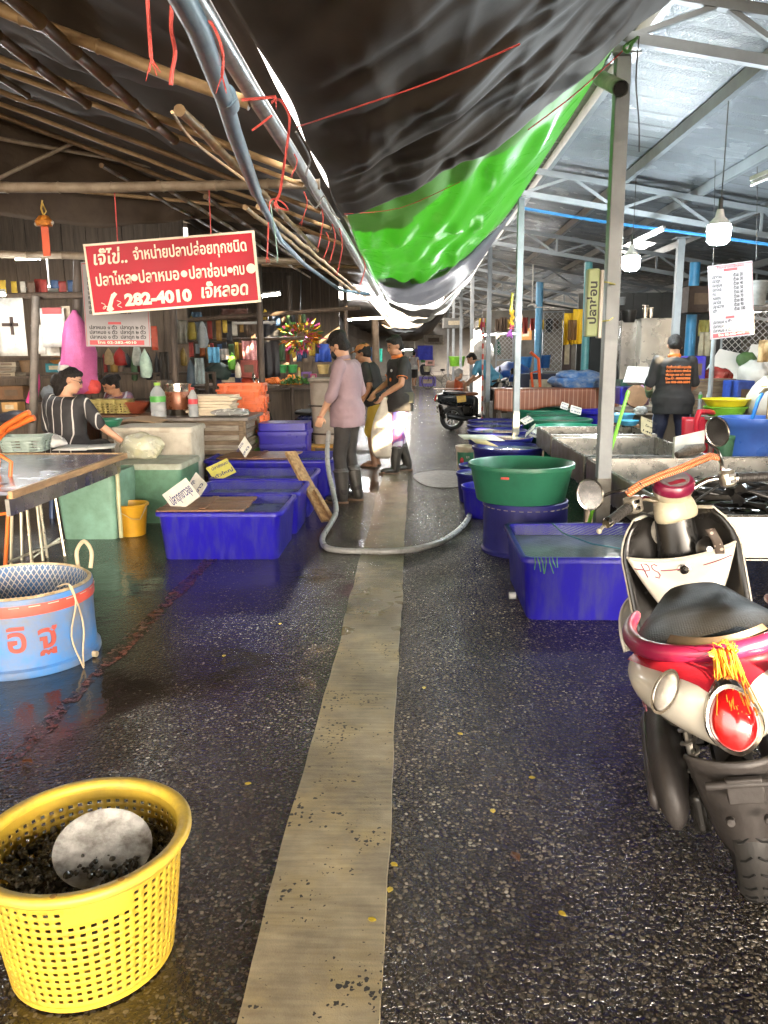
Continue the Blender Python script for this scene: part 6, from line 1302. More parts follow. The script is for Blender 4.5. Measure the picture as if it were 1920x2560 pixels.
I('lump', 1870, 900, 1935, 960, 11.0, WHS, 'pile of white plastic sheeting at the right edge', dep=.6); I('lump', 1845, 880, 1895, 915, 11.3, '#4d6a3c', 'green leaf bundle on the white foam sheet'); I('cloth', 1895, 850, 1940, 905, 10.4, '#c9ab7c', 'tan paper sack hanging at the right edge'); I('cloth', 1745, 830, 1785, 890, 12.2, '#a59b82', 'beige cloth hanging behind the blue downpipe'); I('cloth', 1745, 800, 1772, 840, 13.0, '#b5ab5e', 'pale yellow cloth hanging by the blue downpipe')
I('bag', 1872, 940, 1940, 1040, 8.6, mat('white_sack', (.55, .53, .48), .5, c2=(.45, .43, .38), bump=.4, bs=12), 'big white woven sack at the right edge behind the blue barrel', name='white_sack', cat='sack', dep=.5)
I('box', 1552, 950, 1628, 968, 12.0, '#1f4a38', 'long dark green crate behind the printed shirt man', dep=.4, name='green_crate', cat='crate'); I('box', 1552, 968, 1622, 1012, 11.6, BLUE, 'indigo crate under the long dark green crate', dep=.5, name='indigo_crate', cat='crate'); I('bag', 1582, 962, 1622, 1014, 11.2, mat('lilac_bag', (.40, .20, .36), .35, c2=(.3, .15, .28), bump=.4), 'lilac plastic bag hanging before the indigo crate')
t = thing('cutting_table', 'low worn steel topped cutting table in front of the printed shirt man', 'table', (at(1650, 1040, 10.3).x, 10.6, 0)); x0_, x1_ = at(1545, 1040, 10.3).x, at(1770, 1040, 10.3).x; z_ = zf(1034, 10.3)
MB().box(((x0_ + x1_) / 2, 10.7, z_), (x1_ - x0_, .8, .035)).build('top', STAIND, t, world=True); MB().box(((x0_ + x1_) / 2, 10.4, z_ / 2 - .02), (x1_ - x0_ - .1, .03, z_ - .04)).build('front_board', CONC, t, world=True)
for x in (x0_ + .05, x1_ - .05): MB().box((x, 11.0, z_ / 2 - .02), (.06, .06, z_ - .04)).build('leg', PWOOD, t, world=True)
for lb, x, m_ in (('clear water bottle on the cutting table, left of a pair', 1752, LABG), ('clear water bottle on the cutting table, right of a pair', 1772, CARDW)): p = at(x, 1030, 10.35); bottle(lb, (p.x, 10.45, z_ + .018), .052, .32, m_, CAPW)
p = at(1612, 1022, 10.3); t = one('cutting_block', 'round wooden chopping block standing on the cutting table', 'block', MB().lathe([(0, 0), (.15, 0), (.155, .03), (.15, .06), (0, .06)], n=28, rot=rotm('X', 78)), mat('block_wood', (.26, .14, .07), .5, c2=(.15, .08, .04)), ang=40); t.location = (p.x, 10.75, z_ + .17)
I('lump', 1585, 1015, 1620, 1038, 10.2, BAGW, 'white plastic bag on the left of the cutting table'); I('lump', 1710, 1005, 1735, 1030, 10.3, BAGW, 'white plastic bag by the right hand of the printed shirt man')
LB = mat('light_blue_plastic', (.10, .36, .55), .35, c2=(.08, .28, .45)); 
p = at(1550, 1052, 9.9); basin('pale blue basin on the carton behind the farthest steel tank', (p.x, 10.0, p.z - .02), .21, .10, LB); p = at(1575, 1060, 9.6); basin('smaller pale blue basin in front of the other pale blue one', (p.x, 9.66, p.z - .02), .12, .06, mat('sky_plastic', (.10, .42, .66), .35))
I('box', 1520, 1062, 1598, 1084, 9.8, '#b08a66', 'flattened tan carton with orange print behind the farthest steel tank', dep=.3); t = COL.objects[-1]
t = I('box', 1522, 1084, 1596, 1180, 9.82, '#4b3d30', 'dark stand below the flattened tan carton', dep=.4, name='wooden_stand', cat='stand')
# barrels, basins, chairs at the right edge
p = gz(1868, 1165); a_ = at(1868, 1045, p.y + .32); BAR = mat('barrel_blue', (.05, .14, .46), .32, c2=(.04, .09, .32), ns=3)
t = thing('water_barrel', 'big blue water barrel with a blue hose inside at the right edge', 'barrel', (at(1872, 1100, 7.6).x, 7.6, 0)); zb = zf(1048, 7.6)
MB().lathe([(.25, 0), (.27, .02), (.275, zb * .3), (.29, zb * .33), (.275, zb * .36), (.28, zb * .9), (.295, zb * .92), (.295, zb), (.27, zb), (.265, zb * .85), (.25, .03)], n=40).build('shell', BAR, t); MB().lathe([(.266, zb * .86), (.266, zb * .87)], n=30).build('water', WATER, t)
MB().lathe([(.288, .12), (.292, .14), (.288, .16)], n=40, caps=False).build('yellow_band', mat('band_tan', (.40, .30, .14), .5), t)
HB = mat('blue_hose', (.03, .22, .66), .35); t = one('garden_hose', 'bright blue hose hanging from a tap into the water barrel', 'hose', MB().tube([at(1875, 1060, 7.55), at(1884, 1035, 7.5), at(1896, 1000, 7.5), at(1905, 985, 7.55)], .018, 10), HB, origin=at(1875, 1060, 7.55)); one('tap', 'small brass tap on a riser above the water barrel', 'tap', MB().tube([at(1902, 985, 7.55), at(1912, 975, 7.6), at(1925, 972, 7.65)], [.02, .018, .018], 8).tube([at(1925, 980, 7.65), (at(1925, 980, 7.65).x, 7.65, 0)], .018, 8).box(at(1910, 966, 7.6), (.05, .02, .012)), mat('brass', (.45, .36, .2), .35, metal=.8), origin=(at(1925, 980, 7.65).x, 7.65, 0))
p = at(1822, 1030, 8.6); YB = mat('lemon_plastic', (.68, .60, .02), .35, c2=(.55, .48, .02)); zs = zf(1046, 8.6)
basin('lemon yellow basin with black letters at the right edge', (p.x, 8.7, zs + .105), .25, .08, YB); basin('lime green basin under the lemon yellow one', (p.x, 8.7, zs), .23, .10, mat('lime_basin', (.20, .50, .04), .4))
t = thing('metal_stand', 'grey stand that carries the yellow and green basins', 'stand', (p.x, 8.7, 0)); MB().box((0, 0, zs - .015), (.5, .45, .03)).build('top', CONC, t)
for sx_ in (-1, 1):
    for sy_ in (-1, 1): MB().box((sx_ * .2, sy_ * .18, zs / 2 - .02), (.04, .04, zs - .04)).build('leg', STAIND, t)
RED = mat('red_plastic', (.50, .015, .03), .35, c2=(.38, .012, .025)); t = thing('red_chair', 'red plastic garden chair partly hidden behind the scooter mirror', 'chair', (at(1745, 1080, 8.0).x + .2, 8.35, 0)); X_ = t.location.x
MB().tube([at(1738, 1110, 8.2), at(1742, 1050, 8.15), at(1748, 1030, 8.15), at(1775, 1030, 8.3), at(1782, 1032, 8.5)], .028, 10).build('armrest', RED, t, world=True)
MB().box((0.05, .05, .42), (.42, .4, .03)).build('seat', RED, t, bev=.01)
for sx_ in (-.15, .25):
    for sy_ in (-.12, .22): MB().tube([(sx_, sy_, .41), (sx_ * 1.15, sy_ * 1.15, 0)], [.022, .026], 8).build('leg', RED, t)
MB().grid(lambda u, v: (lerp(-.15, .28, u), .25 + .06 * v - .04 * math.sin(u * 3.14), .44 + .38 * v), 8, 8).build('backrest', RED, t, solid=.015)
I('lump', 1808, 995, 1856, 1022, 9.0, RED, 'red plastic dustpan like scoop behind the yellow basin', name='red_scoop', cat='scoop', dep=.2)
I('bin', 1790, 1092, 1842, 1160, 7.2, '#3f6b4e', 'green bin with a brown label behind the round mirror', name='green_bin', cat='bin')
# more depth in the right hall
for lb, k_, x0, y0, x1, y1, Y_, c_ in (('blue barrel beyond the light blue pipe', 'bin', 1350, 888, 1378, 920, 20, '#2e74c4'), ('light blue barrel left of the light blue pipe', 'bin', 1300, 892, 1332, 920, 20, '#3a86cc'), ('lime green bin far behind the old man', 'bin', 1122, 891, 1165, 916, 27, '#84c63a'), ('white carton with purple dots beside the dark scooter', 'box', 1226, 1004, 1280, 1045, 14.6, '#b8b4b4'),
        ('grey air compressor box high in the right hall', 'box', 1108, 795, 1160, 820, 27, '#6b6a66'), ('orange slatted shutter glimpsed beyond the second post', 'box', 1300, 820, 1330, 850, 23, '#b87b3a'), ('dark green umbrella hanging closed in the right hall', 'bag', 1236, 846, 1252, 888, 20, '#1f5a48'), ('navy crate behind the checked table', 'box', 1300, 935, 1400, 985, 15.6, '#171c36'),
        ('white rice sack heap behind the blue shirt man', 'lump', 1180, 850, 1236, 905, 21, '#9d9a94'), ('brown door panel left of the yellow cloths', 'box', 1404, 800, 1426, 960, 16.5, '#3a2620'), ('clear plastic covered bundle at the dark right corner', 'lump', 1500, 880, 1545, 985, 13.0, '#3c3b39'), ('tan board lit behind the dark steel post', 'box', 1512, 862, 1552, 905, 16, '#c08a55')):
    I(k_, x0, y0, x1, y1, Y_, c_, lb)
# far end of the aisle
for lb, k_, x0, y0, x1, y1, Y_, c_ in (('blue cloths hanging at the far end of the aisle', 'cloth', 1044, 864, 1082, 900, 44, '#2a35b0'), ('violet cloth hanging left of the blue cloths', 'cloth', 1036, 872, 1048, 898, 45, '#4b3a8f'), ('turquoise shirts hanging far down the left side', 'cloth', 940, 872, 956, 905, 30, '#2fae9c'), ('lilac plastic box on the floor by the bicycle', 'box', 1048, 942, 1090, 966, 37, '#6b62b8'),
        ('green boxes stacked at the far end stall', 'box', 1052, 890, 1082, 906, 46, '#2f7a34'), ('pinkish carton at the far end stall', 'box', 1064, 900, 1086, 914, 42, '#b98a80'), ('dark motorbike shape parked at the far end', 'lump', 1050, 908, 1076, 938, 43, '#1c1c1f'), ('blue checked curtain on the pale brown post', 'cloth', 921, 868, 931, 945, 17.2, '#4a78b8'),
        ('dark rack of goods far down the left side', 'box', 880, 868, 920, 900, 24, '#2a2724'), ('light box sign glowing in the far distance', 'box', 990, 868, 1012, 880, 50, '#cfe0e6'), ('striped awning at the far end of the aisle', 'box', 1060, 838, 1110, 862, 48, '#a39a8e'), ('white cloths hanging across the far aisle', 'cloth', 985, 872, 1000, 896, 48, '#b9b9bd')):
    I(k_, x0, y0, x1, y1, Y_, c_, lb)
# cloth covered cart behind the hose man
t = thing('covered_cart', 'tall handcart wrapped in dirty white cloth behind the man with the hose', 'cart', (at(805, 1130, 9.9).x, 10.1, 0)); DW = mat('dirty_cloth', (.34, .29, .24), .7, c2=(.22, .18, .14), ns=4, bump=.4, bs=14)
x0_, x1_ = at(780, 950, 9.9).x, at(845, 950, 9.9).x; zt = zf(955, 9.9)
MB().grid(lambda u, v: ((x0_ + x1_) / 2 + lerp(.17, .21, v) * (abs(math.cos(6.283 * u)) ** .5 * math.copysign(1, math.cos(6.283 * u))) * (1 + .06 * fold(u * 9, v * 3)), 10.1 + .2 * (abs(math.sin(6.283 * u)) ** .5 * math.copysign(1, math.sin(6.283 * u))), lerp(.18, zt, v)), 40, 14).build('cloth_wrap', DW, t, world=True)
MB().loft([rrect((x0_ + x1_) / 2, 10.1, .40, .44, .05, zt), rrect((x0_ + x1_) / 2, 10.1, .44, .48, .06, zt + .015), rrect((x0_ + x1_) / 2, 10.1, .44, .48, .06, zt + .05)]).build('lid', DW, t, world=True)
for z in (.45, .75): MB().tube([((x0_ + x1_) / 2 + .235 * math.cos(k * .3927), 10.1 + .25 * math.sin(k * .3927), zt * z) for k in range(17)], .012, 6).build('strap', cm('#4a3f36'), t, world=True)
for sx_ in (-1, 1): MB().lathe([(0, -.02), (.09, -.02), (.09, .02), (0, .02)], ((x0_ + x1_) / 2 + sx_ * .2, 10.0, .09), n=18, rot=rotm('Y', 90)).build('wheel', MATS['black_rubber'], t, world=True)
I('box', 770, 1115, 850, 1135, 9.7, '#c98f3a', 'yellow lit plastic tray at the foot of the covered cart', dep=.3, name='plastic_tray', cat='tray')
# bits on the floor
rg = random.Random(21); PET = mat('petal', (.62, .45, .03), .5); o = None
for px_, py_ in ((1232, 2028), (985, 2162), (1150, 1835), (1405, 2285), (975, 2225), (930, 2300), (60, 2050), (620, 1960), (560, 1640), (1060, 1720), (1330, 1945), (700, 1560)):
    p = gz(px_, py_, .012)
    if o is None: o = one('petal', 'tiny yellow petal lying on the wet ground', 'petal', MB().grid(lambda u, v: ((u - .5) * .018 * math.sin(3.14 * (.1 + .8 * v)), (v - .5) * .022, .003 * abs(2 * u - 1)), 4, 5), PET, 'yellow petals scattered on the wet ground', solid=.001)
    else: o = copytree(o, p, rg.uniform(0, 6))
    o.location = p

LEAF = mat('dead_leaf', (.20, .07, .02), .4); p = gz(1288, 2142, .008); o = one('dead_leaf', 'brown dead leaf lying on the wet asphalt at the right', 'leaf', MB().grid(lambda u, v: ((u - .5) * .028 * math.sin(3.14 * min(1, max(0, v * .94 + .03))), (v - .5) * .05, .006 * abs(u - .5) * 2 + .004 * math.sin(v * 5)), 6, 10), LEAF, solid=.001); o.location = p; o.rotation_euler = (0, 0, .3)
o = copytree(o, gz(68, 1905, .008), 1.2, 'small tan leaf by the red painted line at the left edge')
# ================================================================== SCOOTERS
def rotlean(h, l): return (Matrix.Rotation(h, 3, 'Z') @ Matrix.Rotation(l, 3, 'Y'))
def scooter(label, loc, h, l, steer, P, near=True, cat='scooter', name='scooter', scale=1.0):
    t = thing(name, label, cat, loc, rot=rotlean(h, l).to_euler()); t.scale = (scale,) * 3
    SM = Matrix.Translation((0, 1.0, 0)) @ Matrix.Rotation(steer, 4, 'Z') @ Matrix.Translation((0, -1.0, 0))
    def st(mb): mb.v = [SM @ p for p in mb.v]; return mb
    body, dark, seatm, plast, red, chrome = P['body'], P['dark'], P['seat'], P['plastic'], P['trim'], P['chrome']
    RUB = mat('tyre_rubber', (.014, .013, .012), .6, c2=(.024, .022, .02), ns=7, bump=.1)
    # wheels
    def wheel(cy_, st_=False):
        c = V((0, cy_, .25)); rx = rotm('Y', 90)
        tyre = MB().lathe([(.165, -.035), (.19, -.046), (.225, -.046), (.243, -.03), (.250, 0), (.243, .03), (.225, .046), (.19, .046), (.165, .035)], c, n=48, rot=rx, caps=False)
        o = (st(tyre) if st_ else tyre).build('tyre', RUB, t)
        gr = MB()
        for k in range(30):
            a = 2 * math.pi * k / 30
            for s_ in (-1, 1):
                p = [V((s_ * x, cy_ + r_ * math.cos(a + d_), .25 + r_ * math.sin(a + d_))) for x, r_, d_ in ((.008, .2505, 0), (.022, .2475, .05), (.036, .240, .07))]; gr.tube(p, .0035, 4)
        (st(gr) if st_ else gr).build('tread', mat('tread_groove', (.008, .008, .008), .8), o)
        rim = MB().lathe([(.168, -.036), (.172, -.02), (.150, -.012), (.150, .012), (.172, .02), (.168, .036)], c, n=40, rot=rx, caps=False)
        for k in range(8):
            a = math.pi * k / 4; d_ = V((0, math.cos(a), math.sin(a))); rim.tube([c + d_ * .04, c + d_ * .152], [.018, .011], 6)
        rim.lathe([(0, -.05), (.05, -.05), (.05, .05), (0, .05)], c, n=20, rot=rx)
        (st(rim) if st_ else rim).build('rim', P['rim'], t)
    wheel(-.10); wheel(1.22, True)
    # tail cowl
    STA = [(.42, .10, .50, .68), (.22, .16, .49, .73), (.0, .21, .49, .757), (-.13, .238, .50, .768), (-.24, .225, .515, .765), (-.33, .175, .535, .755), (-.395, .105, .56, .738), (-.42, .04, .60, .70)]
    def stat(y):
        for a, b in zip(STA, STA[1:]):
            if a[0] >= y >= b[0]:
                k = (a[0] - y) / (a[0] - b[0]); k = k * k * (3 - 2 * k) * .5 + k * .5; return [lerp(a[i], b[i], k) for i in (1, 2, 3)]
        return STA[-1][1:] if y < 0 else STA[0][1:]
    def cow(th, y, off=0.0):
        w_, zb, zt = stat(y); zm = lerp(zb, zt, .68); c_, s_ = math.cos(th), math.sin(th)
        x = w_ * math.copysign(abs(c_) ** .72, c_); z = zm + ((zt - zm) * abs(s_) ** .8 if s_ > 0 else -(zm - zb) * abs(s_) ** .9)
        if s_ < 0: x *= 1 - .62 * abs(s_) ** 1.5
        return V((x, y, z)) + (V((c_, -.45 if y < -.25 else 0, s_)).normalized() * off)
    ys = [.42, .34, .26, .18, .10, .02, -.06, -.12, -.18, -.24, -.29, -.33, -.365, -.395, -.412, -.42]
    MB().loft([[cow(2 * math.pi * k / 36, y) for k in range(36)] for y in ys]).build('tail_cowl', body, t, sub=1)
    if near:
        MB().grid(lambda u, v: cow(math.pi / 2 + (u - .5) * lerp(2.3, .8, v), lerp(-.13, -.405, v), .005), 20, 14).build('red_panel', P['panel'], t, ang=180)
        for s_ in (-1, 1):
            th = math.pi / 2 - s_ * 1.12; c = cow(th, -.355); nrm = (cow(th + .05, -.355) - c).cross(cow(th, -.375) - c).normalized(); nrm = -nrm if nrm.y > 0 else nrm; c = c + nrm * .004; q = nrm.to_track_quat('Z', 'Y').to_matrix()
            o = MB().lathe([(0, .012), (.018, .010), (.03, .004), (.035, -.003)], c, n=24, sx=.82, sy=1.5, rot=q @ rotm('Z', s_ * 22)).build('turn_signal', mat('clear_lens', (.62, .58, .50), .12, c2=(.35, .32, .28), ns=26, coat=.6), t)
            MB().lathe([(.034, -.004), (.040, -.002), (.041, .002), (.036, .002)], c, n=24, sx=.82, sy=1.5, rot=q @ rotm('Z', s_ * 22), caps=False).build('lens_ring', chrome, o)
        MB().grid(lambda u, v: cow(math.pi + .42 + .13 * u + .12 * v, lerp(.12, -.27, v), .004), 4, 16).build('black_decal', BLK, t, ang=180)
        mb = MB(); rd = random.Random(4)
        for k in range(15):
            y = lerp(.10, -.22, k / 14); c0 = cow(math.pi + .30 + .1 * rd.random(), y, .005)
            for a in range(5): d_ = V((0, math.cos(a * 1.257), math.sin(a * 1.257))) * .009; mb.ball(c0 + d_, (.003, .006, .006), 6, 4)
        mb.build('flower_decals', mat('decal_red', (.38, .05, .07), .4, c2=(.05, .04, .05), ns=30), t)
    # tail light: teardrop
    def drop(r_, a): r_ *= .9; k = 1.0 + .14 * math.sin(a); w_ = .86 if math.sin(a) > 0 else .86 * (1 - .30 * abs(math.sin(a)) ** 2); return (r_ * w_ * math.cos(a), r_ * 1.12 * math.sin(a) * k)
    def dring(r_, y): return [V((x, y + .022 + .28 * z, .655 + z)) for x, z in (drop(r_, 2 * math.pi * k / 36) for k in range(36))]
    MB().loft([dring(.086, -.39), dring(.086, -.45), dring(.080, -.462), dring(.070, -.458), dring(.068, -.44)]).build('light_ring', chrome, t)
    o = MB().loft([dring(.070, -.44), dring(.068, -.462), dring(.055, -.474), dring(.03, -.481), dring(.004, -.483)]).build('tail_light', mat('red_lens', (.62, .012, .012), .10, c2=(.42, .006, .008), ns=12, coat=.8), t)
    MB().ball((.012, -.448, .628), (.024, .012, .026), 14, 8).build('bulb_cover', mat('red_lens_bright', (.75, .02, .015), .15, coat=.6), o)
    # seat
    SS = [(.43, .05, .765, .03), (.39, .085, .775, .045), (.29, .115, .775, .05), (.16, .15, .772, .055), (.02, .182, .785, .06), (-.10, .20, .80, .062), (-.19, .188, .803, .055), (-.245, .14, .798, .042), (-.27, .06, .79, .025)]
    rings = []
    for y, w_, z, h_ in SS:
        rings.append([V((w_ * math.copysign(abs(math.cos(a)) ** .7, math.cos(a)), y, z + (h_ * .55 if math.sin(a) > 0 else h_ * .9) * math.copysign(abs(math.sin(a)) ** .8, math.sin(a)) - .03)) for a in [2 * math.pi * k / 24 for k in range(24)]])
    o = MB().loft(rings).build('seat', seatm, t, sub=1)
    if near: MB().grid(lambda u, v: V((lerp(-.13, .15, u) * (1 - .2 * v), -.25 - .012 * math.sin(u * 3.14), lerp(.774, .815, v))) + V((0, -.012 + .045 * abs(2 * u - 1) ** 2, 0)), 14, 4).build('sunlit_seat_patch', mat('sunlit_seat_tone', (.09, .06, .035), .4, c2=(.05, .035, .022), ns=14), o)  # brown patch paints sunlight on the seat back, not a separate pad
    # grab rail
    rail = [(-.18, .16, .765), (-.212, .02, .772), (-.214, -.10, .776), (-.18, -.21, .778), (-.10, -.275, .778), (0, -.295, .778)]
    rail = rail + [(-x, y, z) for x, y, z in rail[-2::-1]]
    MB().tube(rail, [.014, .02, .024, .024, .022, .022, .022, .024, .024, .02, .014], 12, flat=(1.0, 1.15)).build('grab_rail', red, t, sub=1)
    # mudguard, bracket
    MB().grid(lambda u, v: ((2 * u - 1) * lerp(.125, .082, v), -.385 + .055 * v + .10 * (2 * u - 1) ** 2 * lerp(.6, 1, v), .53 - .305 * v + .05 * v * (2 * u - 1) ** 4), 18, 16).build('mudguard', plast, t, solid=.008, ang=180)
    MB().box((0, -.40, .465), (.085, .02, .065)).tube([(-.09, -.402, .482), (.09, -.402, .482)], .011, 8).lathe([(0, -.01), (.012, -.01), (.012, .01), (0, .01)], (-.045, -.395, .38), rot=rotm('X', 90), n=10).lathe([(0, -.01), (.014, -.01), (.014, .01), (0, .01)], (.045, -.395, .38), rot=rotm('X', 90), n=10).build('plate_bracket', plast, t, bev=.005)
    # engine side cover, belt case, shock, stand
    eng = MB().loft([[V((-.175 - .055 * math.cos(a) * e, y, z + h_ * math.sin(a))) for a in [2 * math.pi * k / 20 for k in range(20)]] for y, z, h_, e in ((.46, .36, .04, .4), (.40, .35, .09, .8), (.22, .335, .115, 1), (.05, .33, .135, 1.05), (-.06, .32, .13, 1), (-.14, .30, .10, .8), (-.19, .28, .05, .4))])
    eng.build('engine_cover', plast, t, sub=1)
    MB().loft([[V((-.228 - .018 * math.cos(a), y, z + h_ * math.sin(a))) for a in [2 * math.pi * k / 16 for k in range(16)]] for y, z, h_ in ((.34, .34, .02), (.25, .33, .05), (.05, .31, .075), (-.08, .29, .05), (-.12, .27, .02))]).build('cover_panel', mat('grey_panel', (.06, .052, .05), .4, c2=(.036, .03, .028), ns=6), t, sub=1)
    MB().box((-.11, .02, .25), (.05, .34, .13)).box((-.09, .20, .40), (.10, .16, .18)).build('engine_block', dark, t, bev=.02)
    sp = [(-.105 + .022 * math.cos(k * .8), -.06 + .05 * k / 40 + .022 * math.sin(k * .8), .32 + .19 * k / 40) for k in range(41)]
    MB().tube(sp, .006, 6).tube([(-.105, -.06, .28), (-.105, 0, .54)], .012, 8).build('shock_absorber', mat('spring_steel', (.3, .28, .25), .4, .6), t)
    MB().tube([(.14, .40, .26), (.15, .2, .25), (.16, .02, .27), (.165, -.22, .33)], [.025, .05, .06, .055], 14).build('muffler', P['muff'], t)
    MB().tube([(-.13, .38, .20), (-.20, .33, .05), (-.23, .30, .005 - .05)], .011, 8).box((-.235, .30, -.045), (.05, .05, .01)).build('side_stand', chrome, t)
    # floor, shield, apron, fender
    MB().loft([rrect(0, .64, .34, .5, .08, .27), rrect(0, .64, .38, .54, .09, .29), rrect(0, .64, .38, .54, .09, .315), rrect(0, .64, .36, .52, .08, .32)]).build('floorboard', dark, t)
    MB().loft([[V((x, .42, z)) for x, z in ((-.13, .3), (.13, .3), (.12, .66), (-.12, .66))], [V((x, .30, z)) for x, z in ((-.15, .3), (.15, .3), (.14, .68), (-.14, .68))]]).build('seat_box_front', dark, t, bev=.03)
    wd = lambda v: .225 * (1 - .34 * max(0, (v - .72) / .28) ** 2.2) * (1 - .05 * (1 - v))
    shy = lambda u, v: .80 + .16 * v + .10 * (1 - u * u) * (.55 + .45 * v)
    shf = lambda u, v, o_=0: V((u * wd(v), shy(u, v) + o_, .285 + .60 * v))
    MB().grid(lambda u, v: shf(2 * u - 1, v), 20, 20).build('leg_shield', dark, t, solid=.014, ang=180)
    MB().grid(lambda u, v: shf((2 * u - 1) * 1.015, v, .018 + .06 * (1 - (2 * u - 1) ** 2)), 20, 20).build('front_apron', body, t, solid=.008, ang=180)
    ed = [shf(-1, v / 14) for v in range(15)] + [shf(-1 + 2 * k / 10, 1) for k in range(1, 10)] + [shf(1, 1 - v / 14) for v in range(15)]
    MB().tube([p + V((0, .012, .004)) for p in ed], .0085, 8).build('edge_trim', body, t)
    fen = st(MB().grid(lambda u, v: V(((2 * u - 1) * .075, 1.22 + (.285 - .02 * (2 * u - 1) ** 2) * math.cos(R(lerp(-15, 175, v))), .25 + (.285 - .03 * (2 * u - 1) ** 2) * math.sin(R(lerp(-15, 175, v))))), 8, 20)); fen.build('front_fender', body, t, solid=.006, ang=180)
    MB_ = MB(); 
    for s_ in (-1, 1): MB_.tube([(s_ * .07, 1.22, .25), (s_ * .06, 1.12, .62)], .018, 8)
    st(MB_).build('fork', chrome, t)
    # pocket
    if near:
        pk = lambda u, v, o_=0: V((u * .205 * min(1, (max(0.0, v) * 1.02 + .0) ** .62), shy(u * .8, .25 + .42 * v) - .05 - .075 * (1 - u * u) * math.sin(min(1, v + .15) * 1.9) - o_, .44 + .29 * v + .03 * u * u * v))
        o = MB().grid(lambda u, v: pk(2 * u - 1, v), 24, 18).build('glove_pocket', body, t, solid=.006, ang=180)
        MBt = MB()
        for sgn, x0, x1 in ((-1, -.97, -.78), (-1, -.46, -.06), (1, .38, .96)):
            MBt.tube([pk(lerp(x0, x1, k / 6), .86, .006) for k in range(7)], .0022, 5)
        P_ = [(0, 0), (.05, 1), (.5, 1), (.62, .85), (.55, .55), (.06, .48)]
        S_ = [(1.4, .88), (1.2, 1), (.92, .92), (.85, .7), (1.0, .54), (1.25, .44), (1.32, .22), (1.1, .0), (.75, .08)]
        for L_ in (P_, S_): MBt.tube([pk(-.79 + x * .215, .76 + z * .18, .006) for x, z in L_], .0022, 5)
        MBt.build('emblem_lines', mat('maroon_line', (.30, .02, .06), .4), o)
        MB().tube([pk(-1 + 2 * k / 16, 1.0, .002) for k in range(17)], .005, 6).build('pocket_lip', body, o)
        MB().lathe([(0, .006), (.016, .005), (.02, 0), (.026, -.001)], pk(.0, .84, .004), n=16, rot=rotm('X', 90)).build('pocket_hook', chrome, o)
        MB().loft([[V((.10 * math.cos(a) * k1, y + .05 * math.sin(a), z)) for a in [2 * math.pi * k / 20 for k in range(20)]] for y, z, k1 in ((.965, .66, 1.0), (.968, .72, .9), (.97, .78, .8), (.985, .90, .72))]).build('column_cover', dark, t)
        kc = V((.105, .895, .745)); MB().lathe([(.0, .016), (.022, .014), (.034, .004), (.048, 0), (.05, -.01)], kc, n=24, rot=rotm('X', 80)).build('key_switch', dark, t)
        MB().lathe([(0, .02), (.010, .02), (.014, .012)], kc + V((0, -.004, 0)), n=14, rot=rotm('X', 80)).build('key', chrome, t)
        dots = mat('dotted_strap', (.10, .075, .06), .6); n_, l_, p_ = nodes_of(dots); tc = n_.new('ShaderNodeTexCoord'); vo = n_.new('ShaderNodeTexVoronoi'); vo.inputs['Scale'].default_value = 42; vo.inputs['Randomness'].default_value = .25; l_.new(tc.outputs['Object'], vo.inputs[0]); lt = n_.new('ShaderNodeMath'); lt.operation = 'LESS_THAN'; lt.inputs[1].default_value = .3; l_.new(vo.outputs['Distance'], lt.inputs[0]); mx = n_.new('ShaderNodeMixRGB'); mx.inputs[1].default_value = (.10, .075, .06, 1); mx.inputs[2].default_value = (.55, .45, .38, 1); l_.new(lt.outputs[0], mx.inputs[0]); l_.new(mx.outputs[0], p_.inputs['Base Color'])
        MB().grid(lambda u, v: (.118 + (u - .5) * .034 + .022 * math.sin(v * 2.6), .862 - .012 * math.sin(v * 6), .83 - .155 * v), 4, 14).build('key_strap', dots, t, solid=.002, ang=180)
    # handlebar group
    hc = P['bar']
    st(MB().loft([[V((w_ * math.copysign(abs(math.cos(a)) ** .8, math.cos(a)), y + d_ * math.sin(a), z)) for a in [2 * math.pi * k / 24 for k in range(24)]] for z, w_, d_, y in ((.855, .085, .05, .975), (.875, .095, .06, .975), (.93, .088, .062, .985), (.965, .07, .055, .99))])).build('bar_cover', hc, t, sub=1)
    tl = rotm('X', 28); dc = V((0, .965, 1.00))
    st(MB().lathe([(.05, -.06), (.07, -.045), (.079, -.02), (.081, -.004)], dc, n=32, rot=tl, sx=1.0, sy=.9)).build('dash_bowl', hc, t)
    st(MB().lathe([(.0815, -.008), (.085, .0), (.084, .022), (.074, .034), (.062, .036)], dc, n=32, rot=tl, sx=1.0, sy=.9, caps=False)).build('dash_ring', red, t)
    o = st(MB().lathe([(.064, .035), (.04, .039), (0, .041)], dc, n=32, rot=tl, sx=1.0, sy=.9)).build('gauge', mat('gauge_glass', (.16, .14, .15), .12, c2=(.28, .25, .25), ns=5, coat=.8), t)
    st(MB().box(dc + tl @ V((-.01, -.03, .0415)), (.07, .02, .001), tl)).build('gauge_mark', mat('gauge_red', (.45, .03, .06), .4), o)
    GRIP = mat('rubber_grip', (.035, .032, .03), .55, c2=(.06, .055, .05), ns=10); SW = mat('worn_chrome_box', (.50, .46, .38), .3, metal=.6, c2=(.28, .25, .2), ns=9)
